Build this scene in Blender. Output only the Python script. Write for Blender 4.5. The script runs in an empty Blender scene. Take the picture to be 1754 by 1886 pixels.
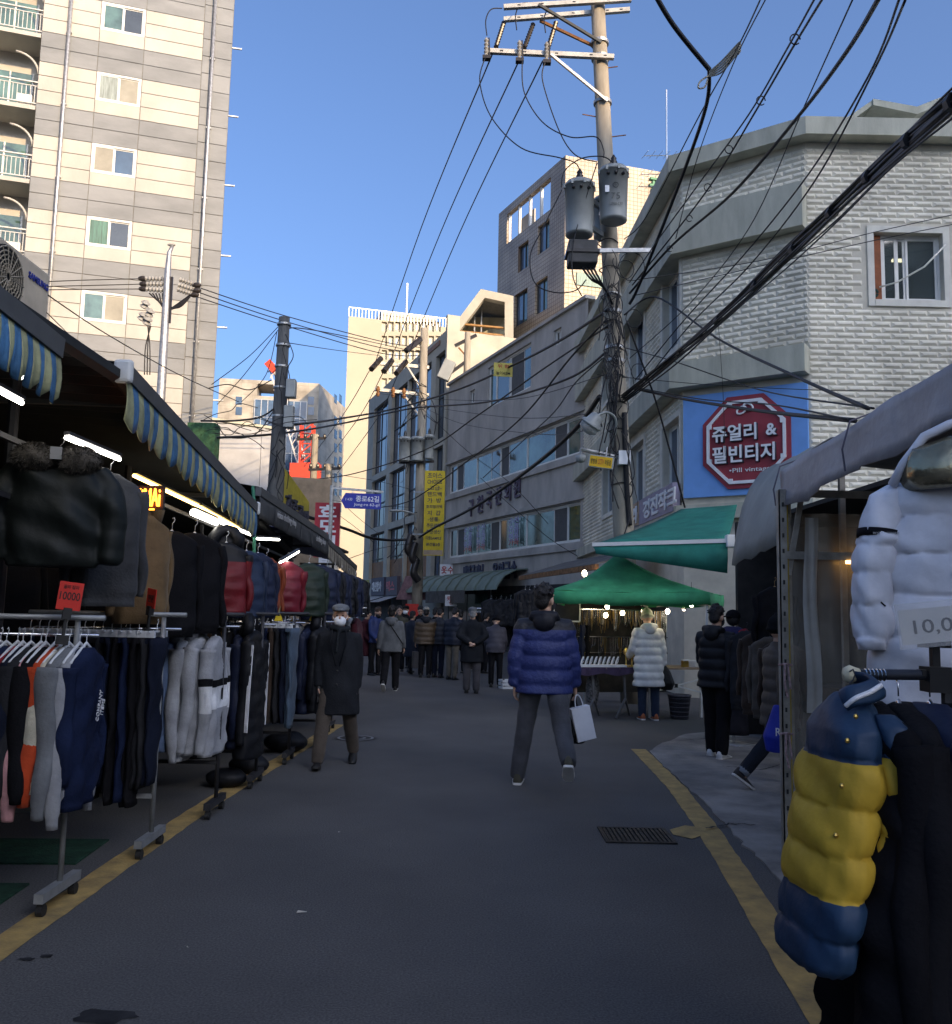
import bpy, math, random
from mathutils import Vector, Matrix
random.seed(7)
S = bpy.context.scene
C = S.collection
# ---------------------------------------------------------------- camera, sky, sun, exposure
PITCH, ROLL, EYE, FPX = math.radians(6.3), math.radians(1.2), 1.65, 1650.0
_u0 = Vector((0, -math.sin(PITCH), math.cos(PITCH))); _f = Vector((0, math.cos(PITCH), math.sin(PITCH))); _r0 = Vector((1, 0, 0))
_rt = _r0 * math.cos(ROLL) + _u0 * math.sin(ROLL); _up = _u0 * math.cos(ROLL) - _r0 * math.sin(ROLL)
cd = bpy.data.cameras.new('camera'); cam = bpy.data.objects.new('camera', cd); C.objects.link(cam)
cd.sensor_fit = 'HORIZONTAL'; cd.sensor_width = 36; cd.lens = 36 * FPX / 1754; cd.clip_start = .05; cd.clip_end = 3000
cam.matrix_world = Matrix(((_rt.x, _up.x, -_f.x, 0), (_rt.y, _up.y, -_f.y, 0), (_rt.z, _up.z, -_f.z, EYE), (0, 0, 0, 1)))
S.camera = cam
SUN_AZ, SUN_EL = math.radians(38), math.radians(20)          # azimuth from straight behind the camera towards the right
sdir = Vector((math.sin(SUN_AZ) * math.cos(SUN_EL), -math.cos(SUN_AZ) * math.cos(SUN_EL), math.sin(SUN_EL)))
W = bpy.data.worlds.new('World'); S.world = W; W.use_nodes = True
nt = W.node_tree; bg = nt.nodes['Background']; sk = nt.nodes.new('ShaderNodeTexSky'); sk.sky_type = 'NISHITA'; sk.sun_disc = False
sk.sun_elevation = SUN_EL; sk.sun_rotation = math.atan2(sdir.x, sdir.y); sk.air_density = .8; sk.dust_density = 5.5; sk.ozone_density = 8.0
nt.links.new(sk.outputs[0], bg.inputs[0]); bg.inputs[1].default_value = .15
sl = bpy.data.lights.new('sun', 'SUN'); sl.energy = 2.0; sl.angle = math.radians(.5); sl.color = (1, .80, .55)
so = bpy.data.objects.new('sun', sl); C.objects.link(so); so.rotation_euler = sdir.to_track_quat('Z', 'Y').to_euler(); so.location = (20, -30, 40)
S.view_settings.view_transform = 'Standard'; S.view_settings.look = 'None'; S.view_settings.gamma = 1
S.view_settings.exposure = 1.4
S.view_settings.use_white_balance = True; S.view_settings.white_balance_temperature = 8150; S.view_settings.white_balance_tint = 13
S.cycles.max_bounces = 5; S.cycles.diffuse_bounces = 3; S.cycles.transparent_max_bounces = 8; S.cycles.glossy_bounces = 2
S.cycles.caustics_reflective = False; S.cycles.caustics_refractive = False; S.cycles.sample_clamp_indirect = 4

# ---------------------------------------------------------------- helpers
def ray(u, v):
    return _f + _rt * ((u - 877) / FPX) - _up * ((v - 943) / FPX)
def at(u, v, Y):
    d = ray(u, v); k = Y / d.y
    return Vector((d.x * k, Y, EYE + d.z * k))
def gnd(u, v, z=0.0):
    d = ray(u, v); k = (z - EYE) / d.z
    return Vector((d.x * k, d.y * k, z))
def tag(o, label=None, cat=None, group=None, kind=None):
    if label: o['label'] = label
    if cat: o['category'] = cat
    if group: o['group'] = group
    if kind: o['kind'] = kind
    return o
def thing(name, label, cat, loc=(0, 0, 0), rz=0.0, group=None):
    o = bpy.data.objects.new(name, None); C.objects.link(o); o.location = loc; o.rotation_euler = (0, 0, rz); o.empty_display_size = .1
    return tag(o, label, cat, group)
def link(name, me, mat=None, parent=None, loc=(0, 0, 0), rot=(0, 0, 0)):
    o = bpy.data.objects.new(name, me); C.objects.link(o); o.location = loc; o.rotation_euler = rot
    if mat is not None:
        for m in (mat if isinstance(mat, (list, tuple)) else [mat]):
            me.materials.append(m)
    if parent: o.parent = parent
    return o
def frames(pts):
    """parallel-transport frames along a path"""
    pts = [Vector(p) for p in pts]; out = []
    t0 = (pts[1] - pts[0]).normalized(); a = Vector((0, 0, 1)) if abs(t0.z) < .9 else Vector((0, 1, 0))
    n = (a - t0 * a.dot(t0)).normalized(); pt = t0
    for i, p in enumerate(pts):
        t = (pts[min(i + 1, len(pts) - 1)] - pts[max(i - 1, 0)]).normalized()
        q = pt.rotation_difference(t); n = q @ n; n = (n - t * n.dot(t)).normalized(); pt = t
        out.append((p, t, n, t.cross(n)))
    return out
class MB:
    def __init__(s): s.v = []; s.f = []; s.mi = []; s.cur = 0
    def add(s, vs, fs):
        b = len(s.v); s.v.extend([tuple(x) for x in vs])
        for f in fs: s.f.append([b + i for i in f]); s.mi.append(s.cur)
        return s
    def box(s, x0, y0, z0, x1, y1, z1):
        return s.add([(x0, y0, z0), (x1, y0, z0), (x1, y1, z0), (x0, y1, z0), (x0, y0, z1), (x1, y0, z1), (x1, y1, z1), (x0, y1, z1)],
                     [(0, 3, 2, 1), (4, 5, 6, 7), (0, 1, 5, 4), (1, 2, 6, 5), (2, 3, 7, 6), (3, 0, 4, 7)])
    def bar(s, p0, p1, w, h=None):
        """rectangular bar between two points"""
        h = h or w; p0 = Vector(p0); p1 = Vector(p1); t = (p1 - p0).normalized()
        a = Vector((0, 0, 1)) if abs(t.z) < .95 else Vector((0, 1, 0)); n = t.cross(a).normalized(); b = n.cross(t)
        vs = [p + n * (i * w / 2) + b * (j * h / 2) for p in (p0, p1) for i, j in ((-1, -1), (1, -1), (1, 1), (-1, 1))]
        return s.add(vs, [(0, 3, 2, 1), (4, 5, 6, 7), (0, 1, 5, 4), (1, 2, 6, 5), (2, 3, 7, 6), (3, 0, 4, 7)])
    def tube(s, pts, r, n=6, cap=True):
        fr = frames(pts); vs = []; fs = []; k = len(fr)
        for i, (p, t, nn, b) in enumerate(fr):
            ri = r[i] if isinstance(r, (list, tuple)) else r
            ra, rb = ri if isinstance(ri, tuple) else (ri, ri)
            for j in range(n):
                a = 2 * math.pi * j / n; vs.append(p + nn * (math.cos(a) * ra) + b * (math.sin(a) * rb))
        for i in range(k - 1):
            for j in range(n):
                fs.append((i * n + j, i * n + (j + 1) % n, (i + 1) * n + (j + 1) % n, (i + 1) * n + j))
        if cap: fs.append(tuple(range(n - 1, -1, -1))); fs.append(tuple((k - 1) * n + j for j in range(n)))
        return s.add(vs, fs)
    def rings(s, rings, cap=True):
        """rings: list of equal-length closed loops"""
        n = len(rings[0]); vs = [p for r in rings for p in r]; fs = []
        for i in range(len(rings) - 1):
            for j in range(n):
                fs.append((i * n + j, i * n + (j + 1) % n, (i + 1) * n + (j + 1) % n, (i + 1) * n + j))
        if cap: fs.append(tuple(range(n - 1, -1, -1))); fs.append(tuple((len(rings) - 1) * n + j for j in range(n)))
        return s.add(vs, fs)
    def lathe(s, prof, n=12, c=(0, 0, 0)):
        return s.rings([[(c[0] + r * math.cos(2 * math.pi * j / n), c[1] + r * math.sin(2 * math.pi * j / n), c[2] + z) for j in range(n)] for r, z in prof])
    def ell(s, c, r, nu=12, nv=8, M=None):
        c = Vector(c); rs = []
        for i in range(nv + 1):
            th = math.pi * (i + (.02 if i == 0 else (-.02 if i == nv else 0))) / nv; ring = []
            for j in range(nu):
                a = 2 * math.pi * j / nu
                p = Vector((r[0] * math.sin(th) * math.cos(a), r[1] * math.sin(th) * math.sin(a), -r[2] * math.cos(th)))
                ring.append(c + ((M @ p) if M else p))
            rs.append(ring)
        return s.rings(rs)
    def prism(s, poly, y0, y1):
        """polygon in the x-z plane, extruded from y0 to y1"""
        n = len(poly); vs = [(x, y0, z) for x, z in poly] + [(x, y1, z) for x, z in poly]
        return s.add(vs, [tuple(range(n)), tuple(range(2 * n - 1, n - 1, -1))] + [((i + 1) % n, i, n + i, n + (i + 1) % n) for i in range(n)])
    def sheet(s, rows):
        nu = len(rows[0]); vs = [p for r in rows for p in r]
        return s.add(vs, [(i * nu + j, i * nu + j + 1, (i + 1) * nu + j + 1, (i + 1) * nu + j) for i in range(len(rows) - 1) for j in range(nu - 1)])
    def mesh(s, name='m', smooth=False):
        me = bpy.data.meshes.new(name); me.from_pydata(s.v, [], s.f); me.update()
        if any(s.mi): me.polygons.foreach_set('material_index', s.mi)
        if smooth: me.polygons.foreach_set('use_smooth', [True] * len(me.polygons))
        return me
    def build(s, name, mat, parent=None, loc=(0, 0, 0), rot=(0, 0, 0), smooth=False):
        return link(name, s.mesh(name, smooth), mat, parent, loc, rot)
def solid(o, t, off=-1):
    m = o.modifiers.new('solidify', 'SOLIDIFY'); m.thickness = t; m.offset = off; return o
def bevel(o, w, seg=2):
    m = o.modifiers.new('bevel', 'BEVEL'); m.width = w; m.segments = seg; m.limit_method = 'ANGLE'; return o
_shop = bpy.data.scenes.new('workshop'); _vl = _shop.view_layers[0]          # an empty side scene keeps each mesh conversion quick
def evaluated(o):
    _shop.collection.objects.link(o); _vl.update(); me = bpy.data.meshes.new_from_object(o.evaluated_get(_vl.depsgraph)); _shop.collection.objects.unlink(o); return me
def bake(o, smooth=True):
    """apply an object's modifiers to its mesh"""
    p = o.parent; o.parent = None; me = evaluated(o); o.parent = p; o.modifiers.clear(); o.data = me
    if smooth: me.polygons.foreach_set('use_smooth', [True] * len(me.polygons))
    return o
def fuse(o, vox, smooth=6, fac=.5):
    """grow overlapping shells into one continuous skin"""
    m = o.modifiers.new('remesh', 'REMESH'); m.mode = 'VOXEL'; m.voxel_size = vox
    if smooth: k = o.modifiers.new('smooth', 'SMOOTH'); k.iterations = smooth; k.factor = fac
    return bake(o)
def copy_tree(o, parent=None):
    c = o.copy(); C.objects.link(c)
    if parent: c.parent = parent
    for ch in list(o.children): copy_tree(ch, c)
    return c

# ---------------------------------------------------------------- materials
_mats = {}
ORD = 'first second third fourth fifth sixth seventh eighth ninth tenth eleventh twelfth thirteenth fourteenth fifteenth sixteenth'.split()
def mat(name, col, rough=.75, var=.12, scale=6.0, bump=0.0, bscale=None, metal=0.0, spec=.35, emit=None, estr=0.0, alpha=1.0, col2=None, sheen=0.0, trans=0.0, stretch=None):
    if name in _mats: return _mats[name]
    m = bpy.data.materials.new(name); m.use_nodes = True; n = m.node_tree.nodes; L = m.node_tree.links; p = n['Principled BSDF']
    p.inputs['Roughness'].default_value = rough; p.inputs['Metallic'].default_value = metal; p.inputs['Specular IOR Level'].default_value = spec
    if sheen: p.inputs['Sheen Weight'].default_value = sheen; p.inputs['Sheen Roughness'].default_value = .5
    if trans: p.inputs['Transmission Weight'].default_value = trans
    tc = n.new('ShaderNodeTexCoord'); oi = n.new('ShaderNodeObjectInfo'); va = n.new('ShaderNodeVectorMath'); L.new(tc.outputs['Object'], va.inputs[0]); L.new(oi.outputs['Location'], va.inputs[1]); vec = va.outputs[0]
    if stretch:
        mp = n.new('ShaderNodeMapping'); mp.inputs['Scale'].default_value = stretch; L.new(vec, mp.inputs[0]); vec = mp.outputs[0]
    nz = n.new('ShaderNodeTexNoise'); nz.inputs['Scale'].default_value = scale; nz.inputs['Detail'].default_value = 5; nz.inputs['Roughness'].default_value = .6
    L.new(vec, nz.inputs['Vector'])
    c2 = col2 or tuple(max(0, c * (1 - 2.2 * var)) for c in col)
    rp = n.new('ShaderNodeValToRGB'); rp.color_ramp.elements[0].position = .3; rp.color_ramp.elements[1].position = .68
    rp.color_ramp.elements[0].color = (*c2, 1); rp.color_ramp.elements[1].color = (*[min(1, c * (1 + var * .4)) for c in col], 1)
    L.new(nz.outputs[0], rp.inputs[0]); L.new(rp.outputs[0], p.inputs['Base Color'])
    if bump:
        b = n.new('ShaderNodeBump'); b.inputs['Strength'].default_value = bump; b.inputs['Distance'].default_value = .02
        nb = n.new('ShaderNodeTexNoise'); nb.inputs['Scale'].default_value = bscale or scale * 8; nb.inputs['Detail'].default_value = 4
        L.new(vec, nb.inputs['Vector']); L.new(nb.outputs[0], b.inputs['Height']); L.new(b.outputs[0], p.inputs['Normal'])
    if emit: p.inputs['Emission Color'].default_value = (*emit, 1); p.inputs['Emission Strength'].default_value = estr
    if alpha < 1: p.inputs['Alpha'].default_value = alpha
    _mats[name] = m; return m
def cloth(name, col, rough=.85, bump=.25, var=.18):
    return mat('cloth_' + name, col, rough, var, 5, bump, 60, sheen=.08 if max(col) > .05 else 0, spec=.2 if max(col) > .05 else .1)
def nylon(name, col, rough=.45):
    return mat('nylon_' + name, col, max(rough, .55), .12, 5, .22, 16, spec=.3 if max(col) > .05 else .22)

# ---------------------------------------------------------------- lettering
def text(body, size, m, parent, loc, rot=(math.pi / 2, 0, 0), ext=.004, bold=0.0, w=None, h=None, name='lettering', align='CENTER', shear=0):
    c = bpy.data.curves.new('lettering', 'FONT'); c.body = body; c.size = size; c.extrude = ext; c.align_x = align; c.align_y = 'CENTER'; c.offset = bold * size; c.shear = shear
    c.resolution_u = 3; c.space_line = .95
    t = bpy.data.objects.new('t', c)
    me = evaluated(t); bpy.data.objects.remove(t); bpy.data.curves.remove(c)
    if len(me.vertices) and (w or h):
        xs = [v.co.x for v in me.vertices]; ys = [v.co.y for v in me.vertices]
        fx = w / max(1e-6, max(xs) - min(xs)) if w else 1; fy = h / max(1e-6, max(ys) - min(ys)) if h else (fx if w else 1)
        if not w: fx = fy
        cx = (max(xs) + min(xs)) / 2 if align == 'CENTER' else 0; cy = (max(ys) + min(ys)) / 2
        for v in me.vertices: v.co.x = (v.co.x - cx) * fx; v.co.y = (v.co.y - cy) * fy
    me.materials.clear()
    return link(name, me, m, parent, loc, rot)

# ---------------------------------------------------------------- facades
class Face:
    """a vertical wall plane from A to B (left to right as seen from outside); local x runs along it, local y goes into the building"""
    def __init__(s, A, B, base=(0, 0)):
        s.A = Vector((A[0], A[1])); s.B = Vector((B[0], B[1])); d = s.B - s.A; s.L = d.length; s.d = d.normalized(); s.ang = math.atan2(d.y, d.x); s.base = Vector((base[0], base[1]))
    def px(s, u, v):
        r = ray(u, v); nx, ny = -s.d.y, s.d.x; k = (s.A.x * nx + s.A.y * ny) / (r.x * nx + r.y * ny)
        p = Vector((r.x * k, r.y * k)) - s.A
        return (p.dot(s.d), EYE + r.z * k)
    def rect(s, u0, v0, u1, v1):
        a = s.px(u0, v0); b = s.px(u1, v1); return (a[0], b[1], b[0], a[1])      # s0,z0,s1,z1
    def loc(s): return (s.A.x - s.base.x, s.A.y - s.base.y, 0)
    def put(s, mb, name, m, parent, smooth=False): return mb.build(name, m, parent, s.loc(), (0, 0, s.ang), smooth)
def wallmesh(x0, z0, x1, z1, holes, depth=.25):
    xs = sorted({x0, x1, *[min(max(h[i], x0), x1) for h in holes for i in (0, 2)]}); zs = sorted({z0, z1, *[min(max(h[i], z0), z1) for h in holes for i in (1, 3)]})
    m = MB(); inside = lambda x, z: any(h[0] < x < h[2] and h[1] < z < h[3] for h in holes)
    for i in range(len(xs) - 1):
        for j in range(len(zs) - 1):
            if not inside((xs[i] + xs[i + 1]) / 2, (zs[j] + zs[j + 1]) / 2):
                m.add([(xs[i], 0, zs[j]), (xs[i + 1], 0, zs[j]), (xs[i + 1], 0, zs[j + 1]), (xs[i], 0, zs[j + 1])], [(0, 1, 2, 3)])
    for a, b, c, d in holes:
        m.add([(a, 0, b), (c, 0, b), (c, 0, d), (a, 0, d), (a, depth, b), (c, depth, b), (c, depth, d), (a, depth, d)], [(0, 4, 5, 1), (1, 5, 6, 2), (2, 6, 7, 3), (3, 7, 4, 0)])
    return m
def window(face, parent, r, panes, fm, pms, dep=.12, fw=.06, name='window', sash=.045):
    """a framed window in a wall opening; panes = relative widths; each pane a sub-part, alternate sashes step back"""
    a, b, c, d = r; m = MB()
    m.box(a, dep, b, a + fw, dep + .09, d).box(c - fw, dep, b, c, dep + .09, d).box(a + fw, dep, b, c - fw, dep + .09, b + fw).box(a + fw, dep, d - fw, c - fw, dep + .09, d)
    tot = sum(panes); x = a + fw; wI = c - a - 2 * fw; spots = []
    for i, p in enumerate(panes):
        x1 = x + wI * p / tot; y = dep + .02 + .03 * (i % 2); q = sash
        m.box(x, y, b + fw, x + q, y + .03, d - fw).box(x1 - q, y, b + fw, x1, y + .03, d - fw).box(x + q, y, b + fw, x1 - q, y + .03, b + fw + q).box(x + q, y, d - fw - q, x1 - q, y + .03, d - fw)
        spots.append((x + q, x1 - q, y + .012, i)); x = x1
    w = face.put(m, name, fm, parent)
    for x0, x1, y, i in spots:
        pm = pms[i % len(pms)]
        MB().box(x0 - .004, y, b + fw + sash - .004, x1 + .004, y + .006, d - fw - sash + .004).build('pane', pm, w)
    return w

# ================================================================ the setting: road, pavement, markings
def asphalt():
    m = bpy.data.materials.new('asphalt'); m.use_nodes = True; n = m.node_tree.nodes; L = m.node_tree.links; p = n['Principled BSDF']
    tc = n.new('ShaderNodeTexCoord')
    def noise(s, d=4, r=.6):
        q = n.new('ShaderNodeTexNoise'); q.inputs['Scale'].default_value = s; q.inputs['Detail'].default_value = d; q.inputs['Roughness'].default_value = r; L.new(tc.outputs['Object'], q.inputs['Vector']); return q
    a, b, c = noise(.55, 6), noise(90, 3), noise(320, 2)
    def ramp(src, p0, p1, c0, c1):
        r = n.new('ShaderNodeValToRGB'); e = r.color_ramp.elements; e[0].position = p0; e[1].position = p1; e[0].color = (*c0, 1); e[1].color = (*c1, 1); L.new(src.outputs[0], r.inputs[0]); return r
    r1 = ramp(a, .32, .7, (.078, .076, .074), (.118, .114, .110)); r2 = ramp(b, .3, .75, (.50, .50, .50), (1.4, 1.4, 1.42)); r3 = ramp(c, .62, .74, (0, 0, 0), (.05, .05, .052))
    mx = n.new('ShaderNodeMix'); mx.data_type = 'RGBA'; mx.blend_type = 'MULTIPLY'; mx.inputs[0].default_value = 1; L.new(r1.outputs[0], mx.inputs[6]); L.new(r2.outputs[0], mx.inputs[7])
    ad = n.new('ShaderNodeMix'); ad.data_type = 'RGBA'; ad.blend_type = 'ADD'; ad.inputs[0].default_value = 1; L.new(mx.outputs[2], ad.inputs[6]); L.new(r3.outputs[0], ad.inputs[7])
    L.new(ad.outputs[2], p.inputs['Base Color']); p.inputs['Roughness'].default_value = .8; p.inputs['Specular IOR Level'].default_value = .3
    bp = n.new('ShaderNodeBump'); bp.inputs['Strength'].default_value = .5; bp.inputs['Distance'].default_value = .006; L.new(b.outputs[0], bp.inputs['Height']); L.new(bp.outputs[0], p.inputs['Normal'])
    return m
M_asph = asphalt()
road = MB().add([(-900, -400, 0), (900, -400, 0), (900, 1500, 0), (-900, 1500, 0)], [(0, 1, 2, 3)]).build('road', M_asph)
tag(road, kind='structure')
M_yel = mat('road_paint_yellow', (.44, .285, .10), .75, .30, 7, .3, 60, col2=(.24, .165, .075))
def strip(pts, w, z, name, m, parent, jit=.006):
    rows = []; P = []
    for (x0, y0), (x1, y1) in zip(pts[:-1], pts[1:]):
        k = max(2, int(math.hypot(x1 - x0, y1 - y0) / .12))
        P += [(x0 + (x1 - x0) * i / k, y0 + (y1 - y0) * i / k) for i in range(k)]
    P.append(pts[-1])
    for i, (x, y) in enumerate(P):
        q = P[min(i + 1, len(P) - 1)]; r = P[max(i - 1, 0)]; d = Vector((q[0] - r[0], q[1] - r[1])).normalized(); nx, ny = d.y, -d.x
        a, b = -w / 2 + random.uniform(-jit, jit), w / 2 + random.uniform(-jit, jit)
        rows.append([(x + nx * a, y + ny * a, z), (x + nx * b, y + ny * b, z)])
    return MB().sheet(rows).build(name, m, parent)
strip([(-2.2, 1), (-2.235, 4.5), (-2.215, 6.2), (-2.17, 8), (-2.0, 10.9), (-1.9, 13)], .18, .004, 'yellow_line', M_yel, road)
strip([(1.3, 1), (1.50, 3.9), (1.645, 5.25), (1.85, 7.14), (1.98, 8.8), (2.06, 11.26)], .18, .004, 'yellow_line', M_yel, road)
# painted blob and worn patch along the right line
blob = [gnd(u, v, .005) for u, v in ((1234, 1528), (1262, 1520), (1292, 1524), (1300, 1536), (1275, 1545), (1240, 1537))]
MB().add(blob, [tuple(range(5, -1, -1))]).build('paint_blot', M_yel, road)
# concrete apron on the right with a broken edge, standing a little proud of the asphalt
edge = [(1197, 1385), (1212, 1374), (1262, 1354), (1330, 1348), (1400, 1343), (1440, 1340)]
edge2 = [(1460, 1655), (1440, 1622), (1405, 1592), (1372, 1560), (1345, 1530), (1318, 1500), (1290, 1472), (1262, 1450), (1238, 1425), (1215, 1405)]
out = []
for L_ in (edge, edge2):
    for (a, b), (c, d) in zip(L_[:-1], L_[1:]):
        for i in range(5):
            g = gnd(a + (c - a) * i / 5, b + (d - b) * i / 5); out.append((g.x + random.uniform(-.02, .02), g.y + random.uniform(-.03, .03)))
    g = gnd(*L_[-1]); out.append((g.x, g.y))
    if L_ is edge: out += [(9, 13.5), (9, -2), (2.05, -2), (2.0, 3)]
M_conc = mat('concrete_apron', (.30, .28, .255), .9, .22, 1.6, .6, 40, col2=(.13, .122, .115))
ap = MB(); n_ = len(out)
ap.add([(x, y, .014) for x, y in out] + [(x, y, -.01) for x, y in out], [tuple(range(n_ - 1, -1, -1))] + [(i, (i + 1) % n_, n_ + (i + 1) % n_, n_ + i) for i in range(n_)])
pav = ap.build('pavement', M_conc); tag(pav, kind='structure')
# cracks in the apron
M_dark = mat('dark_grime', (.022, .022, .024), .8, .2, 5)
for pts in ([(1300, 1525), (1345, 1517), (1400, 1519)], [(1235, 1365), (1300, 1360), (1400, 1358)], [(1330, 1410), (1400, 1418), (1450, 1405)]):
    g = [gnd(*p, .018) for p in pts]; P = []
    for a, b in zip(g[:-1], g[1:]):
        for i in range(6): q = a.lerp(b, i / 6); P.append((q.x, q.y + random.uniform(-.025, .025)))
    strip(P, .018, .018, 'crack', M_dark, pav, .008)
# drain grate in the road
gl = gnd(1172, 1540); gx, gy = gl.x, gl.y
t = thing('drain_grate', 'rusty square drain grate set into the asphalt by the right yellow line', 'drain grate', (gx, gy, 0))
M_iron = mat('cast_iron', (.055, .050, .046), .6, .3, 12, .4, 50, metal=.6)
MB().box(-.26, -.23, .002, .26, -.20, .012).box(-.26, .20, .002, .26, .23, .012).box(-.26, -.20, .002, -.23, .20, .012).box(.23, -.20, .002, .26, .20, .012).build('frame', M_iron, t)
MB().box(-.23, -.20, .001, .23, .20, .004).build('pit', mat('pit_black', (.006, .006, .006), .9), t)
for i in range(14):
    x = -.215 + i * .033; MB().box(x - .010, -.20, .004, x + .010, .20, .011).build('slat', M_iron, t)
# round cover with a pale painted ring
gm = gnd(655, 1360)
t = thing('manhole_cover', 'small round manhole cover with pale rings near the left yellow line', 'manhole cover', (gm.x, gm.y, 0))
def ring(m, r0, r1, z, n=28): m.sheet([[(r0 * math.cos(a), r0 * math.sin(a), z), (r1 * math.cos(a), r1 * math.sin(a), z)] for a in [2 * math.pi * i / n for i in range(n + 1)]]); return m
ring(MB(), .001, .27, .004).build('cover', M_iron, t); M_pale = mat('pale_ring', (.28, .29, .30), .7, .3)
ring(MB(), .20, .235, .008).build('ring', M_pale, t); ring(MB(), .10, .135, .008).build('ring', M_pale, t)
# green floor mats under the first racks
M_mat = mat('green_mat', (.012, .06, .035), .9, .3, 9, .5, 60)
for (x, y, a, b, w_) in ((-3.25, 5.05, 1.4, .75, 'near'), (-3.1, 6.15, 1.2, .6, 'far')):
    o = MB().box(-a / 2, -b / 2, .001, a / 2, b / 2, .012).build('floor_mat', M_mat, None, (x, y, 0), (0, 0, .05))
    tag(o, 'dark green floor mat lying under the ' + ('nearest' if w_ == 'near' else 'second') + ' clothes rack on the left', 'mat', 'green mats under the racks')
# damp patches and litter
M_wet = mat('damp_asphalt', (.036, .036, .038), .7, .3, 8, spec=.1)
for u, v, rx, ry in ((190, 1874, .13, .07), (50, 1768, .04, .02), (85, 1762, .035, .02), (1350, 1720, .30, .22)):
    g = gnd(u, v); vs = []
    for i in range(18):
        a = 2 * math.pi * i / 18; k = random.uniform(.7, 1.15); vs.append((g.x + rx * k * math.cos(a), g.y + ry * k * math.sin(a), .0035))
    if u != 1350: MB().add(vs, [tuple(range(18))]).build('damp_patch', M_wet, road)
M_paper = mat('litter_paper', (.55, .50, .42), .8)
for i, (u, v, s, d_) in enumerate(((556, 1682, .028, 'in the middle of the road'), (625, 1534, .012, 'behind the torn one on the road'), (345, 1747, .01, 'near the left yellow line'))):
    g = gnd(u, v); o = MB().add([(-s, -s * .4, .002), (s, -s * .3, .006), (s * .9, s * .4, .003), (-s * .8, s * .35, .009)], [(0, 1, 2, 3)]).build('paper_scrap', M_paper, None, (g.x, g.y, .003), (0, 0, i))
    tag(o, 'tiny pale paper scrap lying ' + d_, 'litter', 'paper scraps on the road')

# ================================================================ buildings
M_glass = mat('glass_dark', (.035, .045, .05), .04, .3, .6, spec=1.0)
M_glass_g = mat('glass_green', (.10, .20, .18), .05, .35, .8, spec=.9)
M_glass_b = mat('glass_blue', (.05, .11, .19), .05, .3, .5, spec=1.0)
M_blind = mat('window_blind', (.33, .31, .25), .6, .15, 1, spec=.6)
M_curt = mat('curtain_teal', (.10, .27, .25), .5, .3, 3, spec=.7, stretch=(6, 6, .4))
M_curt2 = mat('curtain_green', (.06, .20, .15), .5, .3, 3, spec=.7, stretch=(6, 6, .4)); M_curt3 = mat('curtain_pale', (.30, .36, .33), .5, .3, 3, spec=.7, stretch=(6, 6, .4))
M_screen = mat('insect_screen', (.10, .10, .10), .7, .1)
M_wframe = mat('window_frame_white', (.78, .77, .72), .45, .05, 4)
M_wframe_d = mat('window_frame_dark', (.05, .055, .055), .5, .1)
M_steel = mat('galvanised_steel', (.50, .50, .49), .42, .18, 9, .1, 60, metal=.7)
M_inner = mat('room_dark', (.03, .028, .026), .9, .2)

# ---- left apartment tower
A0 = at(58, 300, 35); B0 = at(416, 300, 37.2); ap = Face((A0.x, A0.y), (B0.x, B0.y), (A0.x, A0.y))
t = thing('apartment_tower', 'tall cream and grey striped apartment tower rising behind the left stalls', 'building', (A0.x, A0.y, 0))
M_cream = mat('panel_cream', (.50, .47, .42), .8, .07, .9, .12, 14, stretch=(1, 1, .6))
M_grey = mat('panel_grey', (.265, .275, .28), .85, .16, .55, .15, 14, col2=(.185, .195, .20), stretch=(.7, 1, 1.8))
M_joint = mat('panel_joint', (.22, .215, .20), .9)
ztop = ap.px(171, 536)[1]; pitch = (ap.px(171, 130)[1] - ztop) / 3; zA, zB = 0, ztop + 7.4 * pitch
sx = [0, ap.px(171, 237)[0], ap.px(256, 237)[0], ap.px(365, 237)[0], ap.L]
wh = pitch * .40
holes = [(sx[1] + .02, ztop + k * pitch - wh, sx[2] - .02, ztop + k * pitch) for k in range(-3, 8)]
holes = [h for h in holes if h[1] > 0 and h[3] < zB]
ap.put(wallmesh(0, zA, ap.L, zB, holes, .2), 'wall', M_joint, t)
MB().box(0, .21, 0, ap.L, 12, zB - .05).build('body', M_grey, t, ap.loc(), (0, 0, ap.ang))
cache = {}
def panel(x0, z0, x1, z1, m):
    w, h = round(x1 - x0 - .03, 3), round(z1 - z0 - .03, 3); key = (w, h, m.name)
    if key not in cache:
        me = MB().box(0, -.03, 0, w, -.001, h).mesh('panel'); me.materials.append(m); cache[key] = me
    o = bpy.data.objects.new('panel', cache[key]); C.objects.link(o); o.parent = t; o.rotation_euler = (0, 0, ap.ang)
    o.location = (ap.d.x * (x0 + .015), ap.d.y * (x0 + .015), z0 + .015)
for k in range(-4, 8):
    zt = ztop + k * pitch; cb = zt - .58 * pitch; gb = zt - pitch
    for c in range(3):
        zs = [(cb, cb + .19 * pitch, M_cream), (cb + .19 * pitch, cb + .39 * pitch, M_cream), (cb + .39 * pitch, zt, M_cream)]
        if c == 1: zs = [(cb, zt - wh, M_cream)]
        zs += [(gb, gb + .21 * pitch, M_grey), (gb + .21 * pitch, cb, M_grey)]
        for a, b, m in zs:
            if a > 0: panel(sx[c], a, sx[c + 1], b, m)
    for q in range(4):
        a = gb + q * pitch / 4
        if a > 0: panel(sx[3], a, sx[4], a + pitch / 4, M_grey)
for k, h in enumerate(holes):
    window(ap, t, h, (1, 1), M_wframe, [(M_curt, M_curt2, M_glass_g, M_curt3)[(k * 3 + 1) % 4], (M_blind, M_glass, M_blind)[k % 3]] if k % 3 != 2 else [M_blind, (M_curt2, M_glass_b)[k % 2]], -.02, .09)
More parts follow.
